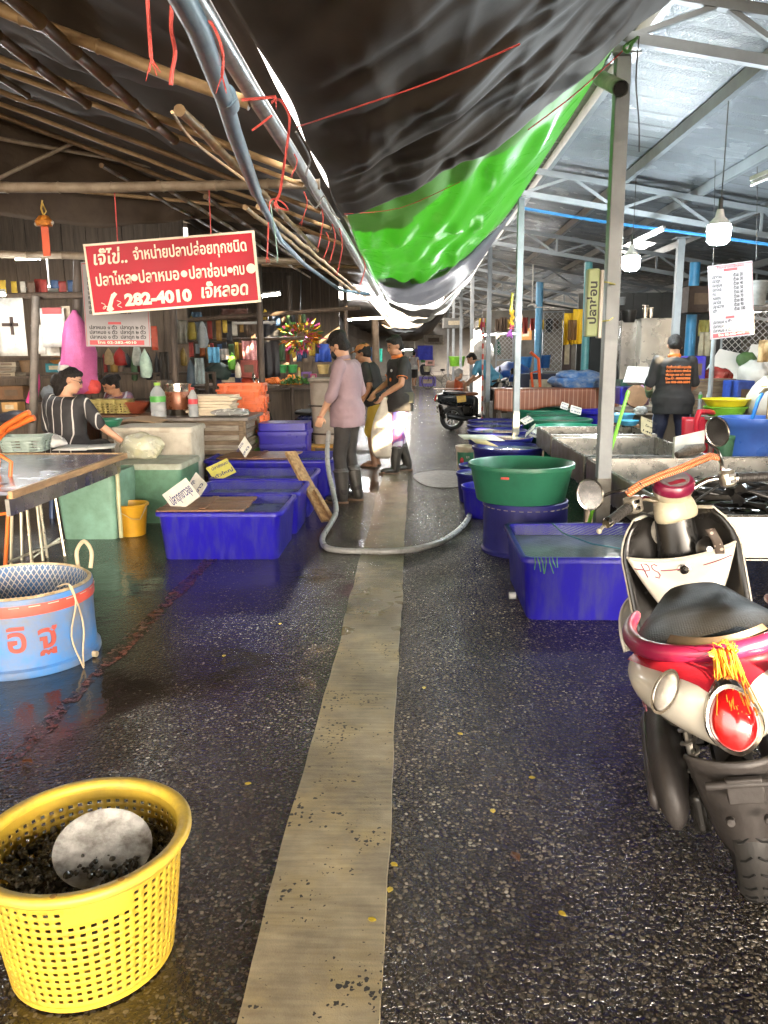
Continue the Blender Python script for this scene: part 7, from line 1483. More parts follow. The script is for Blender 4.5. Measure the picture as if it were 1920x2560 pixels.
    for s_ in (-1, 1):
        a, b, c, d = V((s_ * .04, .985, .955)), V((s_ * .10, .98, .965)), V((s_ * .15, .955, .995)), V((s_ * .20, .925, .985)); e = V((s_ * .37, .855, .955))
        st(MB().tube([a, b, c, d], .0135, 12)).build('handlebar', chrome, t, sub=1)
        dr_ = (e - d).normalized(); gs = []; gr_ = []
        for k in range(8):
            for q_, r_ in ((0, .0175), (.008, .0195), (.85, .0195), (.93, .0175)): gs.append(d + dr_ * (.055 + .0155 * (k + q_ * .95))); gr_.append(r_)
        st(MB().tube(gs, gr_, 12)).build('grip', GRIP, t); st(MB().tube([gs[-1], gs[-1] + dr_ * .008, gs[-1] + dr_ * .022], [.021, .022, .017], 14)).build('bar_end', chrome, t)
        st(MB().tube([gs[0] - dr_ * .012, gs[0]], .022, 14)).build('grip_collar', chrome, t)
        ctr = d + dr_ * .018; o = st(MB().box(ctr, (.058, .062, .068), rotm('Z', -s_ * 22))).build('switch_box', SW, t, bev=.014)
        st(MB().box(ctr + V((0, -.032, .014)), (.028, .008, .014), rotm('Z', -s_ * 22)).box(ctr + V((0, -.032, -.012)), (.022, .008, .014), rotm('Z', -s_ * 22))).build('switch', dark, o, bev=.002)
        lv = [ctr + V((0, .045, .0)), ctr + dr_ * .05 + V((0, .05, -.004)), ctr + dr_ * .13 + V((0, .045, -.012)), ctr + dr_ * .205 + V((0, .03, -.02))]
        st(MB().tube(lv, [.008, .008, .007, .008], 8, flat=(1, .7)).ball(lv[-1], .011, 8, 6)).build('lever', mat('cream_lever', (.50, .46, .36), .4), t)
        st(MB().tube([ctr + V((0, .03, -.02)), ctr + V((-s_ * .08, .07, -.06)), V((s_ * .03, 1.03, .86))], .005, 6)).build('cable', WIRE, t)
        mc = P['mirrors'][0 if s_ < 0 else 1]; b0 = ctr + V((0, .02, .03)); m_ = V(mc)
        st(MB().tube([b0, b0 + V((0, 0, .03)), b0.lerp(m_, .45) + V((0, .01, .01)), m_ + V((-s_ * .035, .03, -.03)), m_ + V((0, .022, 0))], [.011, .008, .0065, .0065, .009], 8)).build('mirror_stalk', chrome, t)
        q = rotm('Z', s_ * 10 + P['mturn'][0 if s_ < 0 else 1]) @ rotm('X', 84)
        o = st(MB().lathe([(0, -.022), (.03, -.02), (.05, -.010), (.058, .0), (.058, .004), (.053, .005), (.051, .002)], m_, n=32, rot=q, sy=1.08)).build('mirror_shell', chrome, t)
        st(MB().lathe([(.0515, .0025), (0, .003)], m_, n=32, rot=q, sy=1.08)).build('mirror_glass', P['glass'][0 if s_ < 0 else 1], o)
    hl = st(MB().lathe([(.075, -.02), (.085, .01), (.07, .03), (0, .045)], (0, 1.06, .80), n=24, rot=rotm('X', -90))); hl.build('headlight', mat('clear_lens', (.62, .58, .50), .12), t)
    return t
CHROME = mat('chrome', (.66, .64, .60), .16, metal=1.0, c2=(.45, .42, .38), ns=12, rv=.08)
IVORY = mat('ivory_paint', (.74, .70, .61), .22, c2=(.64, .59, .49), ns=3, coat=.5, rv=.06)
MAROON = mat('maroon_paint', (.24, .012, .05), .32, c2=(.18, .010, .04), ns=4, coat=.25, rv=.06)
SEATM = mat('black_mesh_seat', (.022, .019, .016), .6, c2=(.014, .012, .011), ns=4, spec=.3); n_, l_, p_ = nodes_of(SEATM); tc = n_.new('ShaderNodeTexCoord'); vo = n_.new('ShaderNodeTexVoronoi'); vo.inputs['Scale'].default_value = 150; vo.inputs['Randomness'].default_value = .3; l_.new(tc.outputs['Object'], vo.inputs[0]); bm_ = n_.new('ShaderNodeBump'); bm_.inputs['Strength'].default_value = .45; bm_.inputs['Distance'].default_value = .003; l_.new(vo.outputs['Distance'], bm_.inputs['Height']); l_.new(bm_.outputs[0], p_.inputs['Normal'])
BLK = mat('gloss_black_plastic', (.012, .011, .010), .25, c2=(.02, .018, .016), ns=5, rv=.1); GPL = mat('grey_rough_plastic', (.052, .046, .043), .5, c2=(.03, .026, .024), ns=5, bump=.08)
GLA = mat('spotted_mirror', (.42, .42, .42), .18, metal=1, c2=(.26, .26, .26), ns=38, nd=.5, rv=.1); GLB = mat('dark_reflection_mirror', (.12, .115, .11), .15, metal=.9, c2=(.09, .085, .08), ns=14)  # GLB: dark reflection painted into the mirror glass colour
PN = dict(body=IVORY, dark=BLK, seat=SEATM, plastic=GPL, trim=MAROON, panel=mat('red_panel_paint', (.45, .02, .035), .22, c2=(.36, .014, .03), ns=4, coat=.6, rv=.06), chrome=CHROME, bar=mat('cream_paint', (.60, .54, .38), .3, c2=(.52, .46, .32), ns=4, coat=.3), rim=GPL, muff=GPL, mirrors=((-.36, .97, 1.055), (.255, .985, 1.165)), mturn=(12, -8), glass=(GLA, GLB))
SC = scooter('ivory scooter with red trim and mirrors parked at the right edge, seen from behind', (1.0, 2.13, 0), -.2395, -.2235, .54, PN)
SCM = XF[SC.name]
# orange raffia tied on the grab rail
RAF = mat('orange_raffia', (.80, .20, .02), .5, c2=(.65, .42, .05), ns=60); mb = MB(); rg = random.Random(2); b0 = V((.01, -.315, .785))
for k in range(46):
    x = rg.uniform(-.025, .03); p1 = b0 + V((x, rg.uniform(-.02, .0), .0)); p2 = p1 + V((rg.uniform(-.012, .012), -.062, -.035 - .015 * rg.random())); p3 = p2 + V((rg.uniform(-.022, .022), -.055, -rg.uniform(.03, .075))); mb.tube([p1 + V((0, .03, .01)), p1, p2, p3], .0014, 4)
for k in range(20): a = rg.uniform(0, 6.28); mb.tube([b0 + V((.02 * math.cos(a), .0, .02 * math.sin(a))), b0 + V((.035 * math.cos(a + .6), -.02, .015 + .03 * math.sin(a + .6))), b0 + V((.02 * math.cos(a + 1.3), -.01, .01 + .02 * math.sin(a + 1.3)))], .0015, 4)
mb.v = [SCM @ p for p in mb.v]; one('raffia_tassel', 'frayed orange raffia tied to the red grab rail of the ivory scooter', 'raffia', mb, RAF, origin=SCM @ b0)
# bungee cord over the handlebar
BUN = mat('bungee_weave', (.75, .15, .025), .55, c2=(.62, .12, .02), ns=20, wave=(46, 'DIAGONAL', (.72, .55, .36), .82, 1.5)); SMt = SCM @ Matrix.Translation((0, 1.0, 0)) @ Matrix.Rotation(.54, 4, 'Z') @ Matrix.Translation((0, -1.0, 0))
bp_ = [V(p) for p in ((-.225, .93, 1.02), (-.17, .915, 1.045), (-.08, .90, 1.062), (.02, .91, 1.066), (.10, .93, 1.072), (.19, .955, 1.075), (.225, .96, 1.06))]; bq = [p + V((0, .012, .010)) for p in bp_]
mb = MB().tube([SMt @ p for p in bp_], .0095, 10).tube([SMt @ p for p in bq], .009, 10); o = one('bungee_cord', 'orange flecked elastic cord stretched between the mirrors of the ivory scooter', 'cord', mb, BUN, origin=SMt @ bp_[3])
mb = MB().tube([SMt @ (bp_[1] + V((-.01 + .006 * k, .004, .0))) + V((0, .014 * math.cos(k * 1.5), .014 * math.sin(k * 1.5))) for k in range(14)], .003, 5); one('wire_coil', 'twist of black wire round the elastic cord near the left mirror', 'wire', mb, WIRE, origin=SMt @ bp_[1])
# folded papers in the pocket
mb = MB()
for k in range(3): a = V((-.06 + .03 * k, .905 - .004 * k, .675)); mb.add([a, a + V((.05, .004, -.01)), a + V((.05, .0, .03 + .012 * k)), a + V((-.01, .0, .025 + .012 * k))], [(0, 1, 2, 3)])
mb.v = [SCM @ p for p in mb.v]; one('folded_papers', 'folded white receipts sticking out of the scooter glove pocket', 'papers', mb, PAPER, origin=SCM @ V((0, .9, .67)), solid=.002)
# dark scooter mid right, dark blue bike left
BR = mat('rust_brown_seat', (.26, .10, .045), .5, c2=(.18, .065, .03), ns=6); DKP = mat('graphite_paint', (.035, .038, .042), .25, c2=(.025, .027, .03), coat=.4); ALU = mat('alloy', (.42, .42, .42), .35, metal=.8)
PM = dict(PN, body=DKP, dark=BLK, seat=BR, plastic=BLK, trim=DKP, chrome=CHROME, bar=DKP, rim=ALU, muff=mat('black_muffler', (.03, .03, .03), .35), mirrors=((-.3, .97, 1.2), (.3, .98, 1.2)), mturn=(0, 0), glass=(GLB, GLB))
p = gz(1140, 1073); s2 = scooter('dark graphite scooter with a brown seat parked crosswise beyond the blue tubs', (p.x + .0, 16.0, 0), R(-84), R(3), .2, PM, near=False)
MB().box((.225, .05, .66), (.012, .18, .13), rotm('X', 6)).build('yellow_sticker', mat('sticker_yellow', (.65, .42, .06), .4, c2=(.45, .25, .06), ns=16), s2); MB().grid(lambda u, v: (.2 - .1 * u, .1 - .6 * v, .86), 2, 2).build('seat_cover', BR, s2)
PB = dict(PM, body=mat('navy_paint', (.025, .03, .14), .25, c2=(.015, .018, .07), coat=.5), seat=SEATM, bar=BLK, trim=BLK)
p = at(740, 1060, 11.2); s3 = scooter('navy and black motorbike parked among the left stalls behind the cool box', (p.x + .45, 11.1, 0), R(78), R(-8), .5, PB, near=False, name='motorbike', cat='motorbike')
mb = MB()
for k in range(3): mb.tube([(.0 + .2, -.1 + .25 * k * .3, .55 + .04 * k), (.22, .15 + .05 * k, .62 + .03 * k), (.18, .4, .68 + .03 * k)], .008, 5)
mb.build('silver_stripes', ALU, s3)
# bicycle far down the aisle
bi = thing('bicycle', 'old bicycle with a cream front basket standing far down the aisle', 'bicycle', (at(1095, 965, 36).x, 36, 0), R(60)); FR = mat('bike_frame', (.05, .05, .05), .4)
for y in (-.52, .52):
    MB().tube([(0, y + .33 * math.cos(a), .34 + .33 * math.sin(a)) for a in [2 * math.pi * k / 28 for k in range(28)]], .02, 6, closed=True).build('tyre', MATS['tyre_rubber'], bi)
    mb = MB()
    for k in range(10): a = math.pi * k / 5; mb.tube([(0, y, .34), (0, y + .32 * math.cos(a), .34 + .32 * math.sin(a))], .003, 4)
    mb.build('spokes', ALU, bi)
MB().tube([(0, -.52, .34), (0, -.1, .32), (0, .38, .78), (0, -.22, .80), (0, -.1, .32)], .018, 6).tube([(0, -.52, .34), (0, -.22, .8)], .014, 6).tube([(0, .52, .34), (0, .36, .95)], .018, 6).build('frame', FR, bi); MB().tube([(-.28, .2, 1.05), (-.12, .34, 1.02), (.12, .34, 1.02), (.28, .2, 1.05)], .013, 6).build('handlebar', CHROME, bi); MB().ball((0, -.24, .86), (.09, .14, .05)).build('saddle', BLK, bi)
MB().lathe([(.12, 0), (.17, .24), (.18, .25), (.165, .24), (.11, .02)], (0, .58, .78), n=20).build('basket', mat('cream_basket', (.50, .46, .32), .5), bi)
# handcart body / black moped parts at the distance stand as goods
# ================================================================== PEOPLE
SKIN = mat('skin', (.36, .18, .10), .5, c2=(.30, .145, .08), ns=5, rv=.1); SKINL = mat('skin_light', (.46, .26, .16), .5, c2=(.40, .21, .125), ns=5, rv=.1); HAIRM = mat('black_hair', (.010, .008, .007), .6, c2=(.02, .016, .014), ns=40, bump=.8, bs=90, spec=.25); WHAIR = mat('white_hair', (.45, .43, .40), .6, c2=(.3, .28, .26), ns=40, bump=.5, bs=90)
EYEM = mat('eye_dark', (.01, .008, .007), .3)
RUBB = mat('rubber_boot', (.035, .031, .027), .38, c2=(.055, .048, .04), ns=6, bump=.05)
def prof_torso(J, g=0.0, top=1.0, low=0.0):
    """ellipse rings from pelvis to neck along the spine"""
    pel, che, nk = V(J['pelvis']), V(J['chest']), V(J['neck']); hx = (V(J['hipR']) - V(J['hipL'])).normalized(); sx = (V(J['shR']) - V(J['shL'])).normalized(); k_ = J['k']
    P = []
    for f, rx, ry in ((-.16, .145, .115), (-.06, .165, .125), (.08, .165, .120), (.25, .150, .112), (.42, .150, .112), (.60, .165, .118), (.76, .180, .118), (.88, .165, .100), (.955, .105, .075), (1.02, .062, .06)):
        if f > top or f < low - .2: continue
        b = pel.lerp(che, f / .6) if f < .6 else che.lerp(nk, (f - .6) / .4)
        if f < .6 and f > 0: b += V(J.get('arch', (0, 0, 0))) * math.sin(f / .6 * 3.14)
        t = ((che - pel) if f < .45 else (nk - pel)).normalized(); x = hx.lerp(sx, min(1, max(0, f))).normalized(); x = (x - t * x.dot(t)).normalized(); y = t.cross(x)
        g2 = g * (2.6 if f < .1 and g > .0145 else 1); rx = (rx * J['bx'] + g2) * k_; ry = (ry * J['by'] + g2) * k_
        P.append([b + x * (rx * math.copysign(abs(math.cos(a)) ** .85, math.cos(a))) - y * (ry * math.sin(a)) for a in [2 * math.pi * q / 24 for q in range(24)]])
    return P
def limb(mb, pts, rs, n=12):
    P = [V(p) for p in pts]; q = []; r = []
    for i in range(len(P) - 1):
        for k in range(4): t = k / 4; q.append(P[i].lerp(P[i + 1], t)); r.append(lerp(rs[i], rs[i + 1], t) * (1 + .0 * t))
    q.append(P[-1]); r.append(rs[-1]); mb.tube(q, r, n)
    for p, rr_ in zip(P, rs): mb.ball(p, rr_ * .99, n, 8)
def hand(mb, wr, d, palm, s, k_, curl=.5):
    d = V(d).normalized(); pn = V(palm); pn = (pn - d * pn.dot(d)).normalized(); x = d.cross(pn).normalized()        # x runs across the palm
    M_ = Matrix((x, d, pn)).transposed(); mb.ball(V(wr) + d * .045 * k_, (.040 * k_, .052 * k_, .017 * k_), 12, 8, M_)
    for i, (ox, L_) in enumerate(((-.030, .062), (-.010, .074), (.010, .070), (.029, .055))):
        b = V(wr) + d * .085 * k_ + x * ox * k_; c1 = curl * .7; c2 = curl * 1.5
        p1 = b + (d * math.cos(c1) + pn * math.sin(c1)) * L_ * .45 * k_; p2 = p1 + (d * math.cos(c2) + pn * math.sin(c2)) * L_ * .33 * k_; p3 = p2 + (d * math.cos(c2 * 1.3) + pn * math.sin(c2 * 1.3)) * L_ * .26 * k_
        mb.tube([b - d * .02, b, p1, p2, p3], [.0095 * k_, .0095 * k_, .009 * k_, .0085 * k_, .007 * k_], 7)
    b = V(wr) + d * .03 * k_ - x * .033 * k_ * s; t1 = b + (d * .7 - x * s * .6 + pn * .4).normalized() * .035 * k_; t2 = t1 + (d * .9 - x * s * .1 + pn * .5).normalized() * .03 * k_
    mb.tube([b, t1, t2], [.012 * k_, .0105 * k_, .008 * k_], 7)
BASE = dict(pelvis=(0, 0, .93), chest=(0, 0, 1.24), neck=(0, .0, 1.455), head=(0, .025, 1.575), shL=(-.185, 0, 1.385), shR=(.185, 0, 1.385), elL=(-.23, -.02, 1.10), elR=(.23, -.02, 1.10), wrL=(-.225, .06, .86), wrR=(.225, .06, .86),
            hipL=(-.088, 0, .90), hipR=(.088, 0, .90), knL=(-.095, .02, .48), knR=(.095, .02, .48), anL=(-.10, -.02, .075), anR=(.10, -.02, .075), look=(0, 1, -.15), bx=1.0, by=1.0, k=1.0, curl=.6, toeL=(0, 1, 0), toeR=(0, 1, 0))
def person(label, loc, rz, J=None, skin=SKIN, shirt=None, sleeve=.55, trousers=None, leg=1.0, boots=None, hair=HAIRM, hairlen=0, scale=1.0, vox=.008, extra=None, shirt_low=-.12, hem_w=.0, foot=None, headscale=1.0, palms=None, legs=True, collar=None):
    Q = dict(BASE); Q.update(J or {}); k_ = Q['k']
    t = thing('person', label, 'person', loc, rz); t.scale = (scale,) * 3; XF[t.name] = Matrix.Translation(V(loc)) @ Matrix.Rotation(rz, 4, 'Z') @ Matrix.Diagonal((scale, scale, scale, 1))
    g = {n_: V(v) for n_, v in Q.items() if isinstance(v, tuple)}
    mb = MB(); mb.loft(prof_torso(Q))
    hd = g['head']; lk = g['look'].normalized(); upv = (hd - g['neck']).normalized() if abs((hd - g['neck']).normalized().dot(lk)) < .85 else V((0, 0, 1)); x = lk.cross(upv).normalized(); upv = x.cross(lk); HM = Matrix((x, lk, upv)).transposed(); hs = headscale
    hp_ = lambda a, b, c: hd + HM @ V((a * hs, b * hs, c * hs))
    limb(mb, [g['neck'] - (hd - g['neck']) * .3, hp_(0, -.02, -.06)], [.056, .054])
    mb.ball(hp_(0, -.008, .028), (.076 * hs, .096 * hs, .092 * hs), 20, 14, HM); mb.ball(hp_(0, .022, -.045), (.058 * hs, .068 * hs, .072 * hs), 16, 12, HM); mb.ball(hp_(0, .062, -.088), (.024 * hs, .022 * hs, .018 * hs), 10, 8, HM)
    mb.tube([hp_(0, .082, .025), hp_(0, .100, -.012), hp_(0, .106, -.022), hp_(0, .086, -.036)], [.009 * hs, .012 * hs, .015 * hs, .009 * hs], 8)
    for s_ in (-1, 1): mb.ball(hp_(s_ * .076, -.008, -.004), (.010 * hs, .020 * hs, .032 * hs), 8, 8, HM)
    mb.tube([hp_(-.024, .083, -.060), hp_(0, .090, -.060), hp_(.024, .083, -.060)], .0085 * hs, 6)
    for s_, a, b, c, ns in ((-1, 'shL', 'elL', 'wrL', 0), (1, 'shR', 'elR', 'wrR', 1)):
        limb(mb, [g[a], g[a].lerp(g[b], .5), g[b], g[b].lerp(g[c], .35), g[c]], [.055 * k_, .046 * k_, .038 * k_, .039 * k_, .026 * k_])
        d = (g[c] - g[b]); hand(mb, g[c], (palms or {}).get('d' + 'LR'[ns], d), (palms or {}).get('LR'[ns], V((-s_, .2, 0))), s_, k_, Q['curl'])
    if legs:
        for a, b, c, tn in (('hipL', 'knL', 'anL', 'toeL'), ('hipR', 'knR', 'anR', 'toeR')):
            limb(mb, [g[a], g[a].lerp(g[b], .4), g[b], g[b].lerp(g[c], .3), g[c]], [.088 * k_, .078 * k_, .054 * k_, .056 * k_, .036 * k_])
            td = g[tn].normalized(); FM = Matrix((td.cross(V((0, 0, 1))).normalized(), td, V((0, 0, 1)))).transposed(); fc = g[c] + td * .055; fc.z = g[c].z - .042
            mb.ball(fc + td * .03, (.043, .085, .032), 12, 8, FM); mb.ball(fc - td * .06, (.034, .045, .036), 10, 8, FM)
            for q in range(5): mb.tube([fc + td * .09 + FM @ V((-.032 + .016 * q, 0, -.008)), fc + td * (.135 - .008 * abs(q - 1)) + FM @ V((-.034 + .017 * q, 0, -.012))], [.011, .009], 6)
    mb.build('body', skin, t, bake_mods=[('REMESH', dict(mode='VOXEL', voxel_size=vox)), ('SMOOTH', dict(factor=.5, iterations=3))], ang=0)
    me = MB()
    for s_ in (-1, 1): me.ball(hp_(s_ * .030, .083, .012), (.012 * hs, .008 * hs, .007 * hs), 8, 6, HM); me.tube([hp_(s_ * .016, .088, .034), hp_(s_ * .034, .086, .038), hp_(s_ * .05, .074, .032)], .004 * hs, 5)
    me.build('eyes', EYEM, t)
    # hair
    if hair:
        hb = MB(); hb.ball(hp_(0, -.022, .048), (.084 * hs, .098 * hs, .088 * hs), 20, 14, HM); hb.ball(hp_(0, -.05, .0), (.080 * hs, .070 * hs, .085 * hs), 16, 12, HM)
        hb.ball(hp_(0, .055, .092), (.055 * hs, .035 * hs, .028 * hs), 12, 8, HM)
        if hairlen == 1: hb.ball(hp_(0, -.125, .03), (.045, .045, .05), 12, 8, HM)
        if hairlen == 2: hb.ball(hp_(0, -.08, -.07), (.075, .06, .11), 12, 8, HM); hb.ball(hp_(0, -.13, -.03), (.06, .05, .07), 12, 8, HM)
        hb.build('hair', hair, t, bake_mods=[('REMESH', dict(mode='VOXEL', voxel_size=vox)), ('SMOOTH', dict(factor=.5, iterations=2)), ('DISPLACE', dict(texture=CLOUD, strength=.022, mid_level=.5))], ang=0)
    if shirt:
        sb = MB(); R_ = prof_torso(Q, .016, top=.97, low=shirt_low)
        sb.loft(R_)
        for a, b, c in (('shL', 'elL', 'wrL'), ('shR', 'elR', 'wrR')):
            if sleeve <= 1: e = g[a].lerp(g[b], sleeve); limb(sb, [g[a], e], [.068 * k_, .062 * k_])
            else: limb(sb, [g[a], g[b], g[b].lerp(g[c], sleeve - 1)], [.066 * k_, .054 * k_, .047 * k_])
        if hem_w: 
            lo = [p for p in R_[0]]; cen = sum(lo, V()) / len(lo); ax = (V(Q['pelvis']) - V(Q['chest'])).normalized(); sb.loft([[cen + (p - cen) * .98 - ax * .16 for p in lo], [cen + (p - cen) * (1 + hem_w) + ax * .02 for p in lo], [cen + (p - cen) * (1 + hem_w) + ax * .07 for p in lo]])
        sb.build('shirt', shirt, t, bake_mods=[('REMESH', dict(mode='VOXEL', voxel_size=.010)), ('SMOOTH', dict(factor=.5, iterations=5)), ('DISPLACE', dict(texture=CLOUD2, strength=.028, mid_level=.5)), ('DISPLACE', dict(texture=CLOUD, strength=.010, mid_level=.5))], ang=0)
        if collar:
            c = V(Q['neck']) + (hd - g['neck']) * .02; MB().tube([c + V((.066 * math.cos(a), .062 * math.sin(a) + .004, -.012 * math.sin(a))) for a in [2 * math.pi * q / 20 for q in range(20)]], .014, 8, closed=True, flat=(.7, 1.4)).build('collar', collar, t)
    if trousers and legs:
        tb_ = MB(); tb_.loft([r for i, r in enumerate(prof_torso(Q, .004)) if i < 4])
        for a, b, c in (('hipL', 'knL', 'anL'), ('hipR', 'knR', 'anR')):
            if leg < .8: e = g[a].lerp(g[b], min(1, leg * 2)); e2 = g[b].lerp(g[c], max(0, leg * 2 - 1)) if leg > .5 else e; limb(tb_, [g[a], g[a].lerp(g[b], .4)] + ([g[b], e2] if leg > .5 else [e]), [.10 * k_, .098 * k_] + ([.085 * k_, .082 * k_] if leg > .5 else [.09 * k_]))
            else: limb(tb_, [g[a], g[a].lerp(g[b], .4), g[b], g[b].lerp(g[c], .9)], [.098 * k_, .090 * k_, .070 * k_, .060 * k_])
        tb_.build('trousers' if leg > .8 else 'shorts', trousers, t, bake_mods=[('REMESH', dict(mode='VOXEL', voxel_size=.010)), ('SMOOTH', dict(factor=.5, iterations=4)), ('DISPLACE', dict(texture=CLOUD2, strength=.024, mid_level=.5)), ('DISPLACE', dict(texture=CLOUD, strength=.008, mid_level=.5))], ang=0)
    if legs and (boots or foot):
        for b, c, tn in (('knL', 'anL', 'toeL'), ('knR', 'anR', 'toeR')):
            bb = MB(); td = g[tn].normalized(); FM = Matrix((td.cross(V((0, 0, 1))).normalized(), td, V((0, 0, 1)))).transposed(); fc = g[c] + td * .055; fc.z = g[c].z - .036
            if boots:
                limb(bb, [g[c].lerp(g[b], boots), g[c].lerp(g[b], .25), g[c], g[c] - V((0, 0, .02))], [.078, .066, .056, .054]); bb.ball(fc + td * .035, (.052, .105, .042), 14, 10, FM); bb.ball(fc - td * .055, (.046, .055, .044), 12, 8, FM)
                o = bb.build('boot', RUBB, t, bake_mods=[('REMESH', dict(mode='VOXEL', voxel_size=.008)), ('SMOOTH', dict(factor=.5, iterations=3))], ang=0)
                MB().loft([[fc + FM @ V((w_ * math.cos(a), .02 + l_ * math.sin(a), z)) for a in [2 * math.pi * q / 20 for q in range(20)]] for w_, l_, z in ((.052, .138, -.041), (.054, .141, -.028), (.052, .138, -.020))]).build('sole', mat('boot_sole', (.16, .09, .05), .6), o)
                cc = g[c].lerp(g[b], boots); MB().tube([cc + V((.080 * math.cos(a), .080 * math.sin(a), 0)) for a in [2 * math.pi * q / 18 for q in range(18)]], .007, 6, closed=True).build('cuff', RUBB, o)
            else: MB().loft([[fc + FM @ V((w_ * math.cos(a), .025 + l_ * math.sin(a), z)) for a in [2 * math.pi * q / 18 for q in range(18)]] for w_, l_, z in ((.05, .14, -.042), (.052, .142, -.03), (.05, .14, -.026))]).build('sandal', foot, t)
    t['_'] = 0; del t['_']; return t, g, hp_, HM
def addpart(t, mb, name, m, **kw): return mb.build(name, m, t, **kw)
# -- man with the hose
PINKS = mat('dusty_pink_shirt', (.27, .185, .20), .75, c2=(.22, .15, .165), ns=5, bump=.15, bs=30); CHAR = mat('charcoal_cloth', (.020, .017, .015), .75, c2=(.032, .028, .025), ns=5)
p = gz(872, 1256)
pm, g, hp_, HM = person('person in a dusty pink shirt and black rubber boots holding the grey hose', (p.x, p.y + .05, 0), R(72), dict(neck=(0, .03, 1.45), head=(.0, .085, 1.565), look=(.0, 1, -.55), elL=(-.27, .05, 1.11), wrL=(-.24, .18, .90), elR=(.25, -.05, 1.12), wrR=(.2, .16, .98), anL=(-.10, .03, .075), knL=(-.10, .05, .48), anR=(.095, -.06, .075), by=1.05, bx=.95), SKINL, PINKS, 1.25, CHAR, 1.0, .62, HAIRM, scale=1.02, hem_w=.04, shirt_low=-.2, collar=PINKS, palms={'L': (.6, .3, 0), 'dL': (0, .35, -1)})
addpart(pm, MB().ball(hp_(0, .066, -.052), (.056, .05, .052), 14, 10, HM).tube([hp_(-.055, .05, -.03), hp_(-.074, .0, -.006)], .003, 5).tube([hp_(.055, .05, -.03), hp_(.074, .0, -.006)], .003, 5), 'face_mask', mat('black_mask', (.012, .012, .013), .7)); addpart(pm, MB().ball(hp_(0, -.03, .085), (.09, .10, .075), 14, 10, HM), 'hair_top', HAIRM)
addpart(pm, MB().tube([V((-.236 + .031 * math.cos(a), .195 + .031 * math.sin(a), .885)) for a in [6.283 * k / 14 for k in range(14)]], .004, 5, closed=True), 'bracelet', mat('red_thread', (.4, .03, .03), .5))
# -- man in the polo shirt with the sack
BLKS = mat('black_polo', (.016, .014, .013), .8, c2=(.024, .021, .02), ns=5); FLOR = mat('floral_shorts', (.09, .09, .36), .6, c2=(.42, .05, .07), ns=9, nd=.47, wave=(1.4, 'DIAGONAL', (.48, .45, .52), .86, 14.0)); ORT_ = mat('orange_trim', (.70, .18, .03), .6)
p = gz(1000, 1180)
bm_, g, hp_, HM = person('person in a black polo shirt and floral shorts carrying a white sack', (p.x, p.y, 0), R(108), dict(neck=(0, .03, 1.45), head=(.0, .06, 1.57), look=(-.15, 1, -.3), elL=(-.27, .06, 1.12), wrL=(-.18, .27, .98), elR=(.25, .08, 1.12), wrR=(.12, .30, 1.0), anL=(-.12, .10, .075), knL=(-.11, .07, .48), anR=(.10, -.14, .075), knR=(.1, 0, .48), by=1.12, bx=1.04), SKIN, BLKS, .62, FLOR, .62, .62, HAIRM, scale=1.03, hem_w=.03, collar=ORT_, palms={'L': (.5, .5, 0), 'dL': (.2, .5, -.8), 'R': (-.5, .5, 0), 'dR': (-.2, .5, -.8)})
for a, b in (('shL', 'elL'), ('shR', 'elR')):
    c = g[a].lerp(g[b], .70); d = (g[b] - g[a]).normalized(); x = d.cross(V((0, 1, 0))).normalized(); y = d.cross(x); addpart(bm_, MB().tube([c + x * .065 * math.cos(q) + y * .065 * math.sin(q) for q in [6.283 * k / 18 for k in range(18)]], .006, 6, closed=True), 'sleeve_trim', ORT_)
addpart(bm_, MB().ball((-.10, .135, 1.28), (.025, .012, .018), 10, 6), 'chest_logo', mat('logo_white', (.6, .6, .58), .5)); addpart(bm_, MB().ball((-.08, .142, 1.17), (.03, .012, .025), 10, 6), 'chest_print', ORT_)
addpart(bm_, MB().tube([V((.185 * math.cos(a), .155 * math.sin(a), .99 + .01 * math.sin(a))) for a in [6.283 * k / 24 for k in range(24)]], .02, 8, closed=True, flat=(.5, 1.4)).box((-.16, -.06, .95), (.08, .12, .13)), 'waist_pouch', mat('olive_pouch', (.075, .07, .045), .8))
SACK = mat('white_sack_cloth', (.56, .50, .42), .55, c2=(.48, .42, .34), ns=5, bump=.5, bs=22, wave=(70, 'Z', (.62, .56, .48), .8))
base = at(962, 1146, 10.12)
rg_ = []
for zf_, rf_ in ((0, .06), (.015, .13), (.08, .165), (.25, .17), (.42, .145), (.56, .10), (.66, .055), (.70, .035), (.73, .05), (.78, .075)):
    rg_.append([V((rf_ * math.cos(a) * (1 + .07 * math.sin(a * 7 + zf_ * 6)) , rf_ * .85 * math.sin(a) * (1 + .07 * math.cos(a * 5)), zf_)) for a in [6.283 * k / 28 for k in range(28)]])
o = one('white_sack', 'white cloth sack held by the polo shirt man, glowing in a sunbeam', 'sack', MB().loft(rg_), SACK, sub=1, ang=180); o.location = base; o.scale = (1.12, 1.12, 1.04)
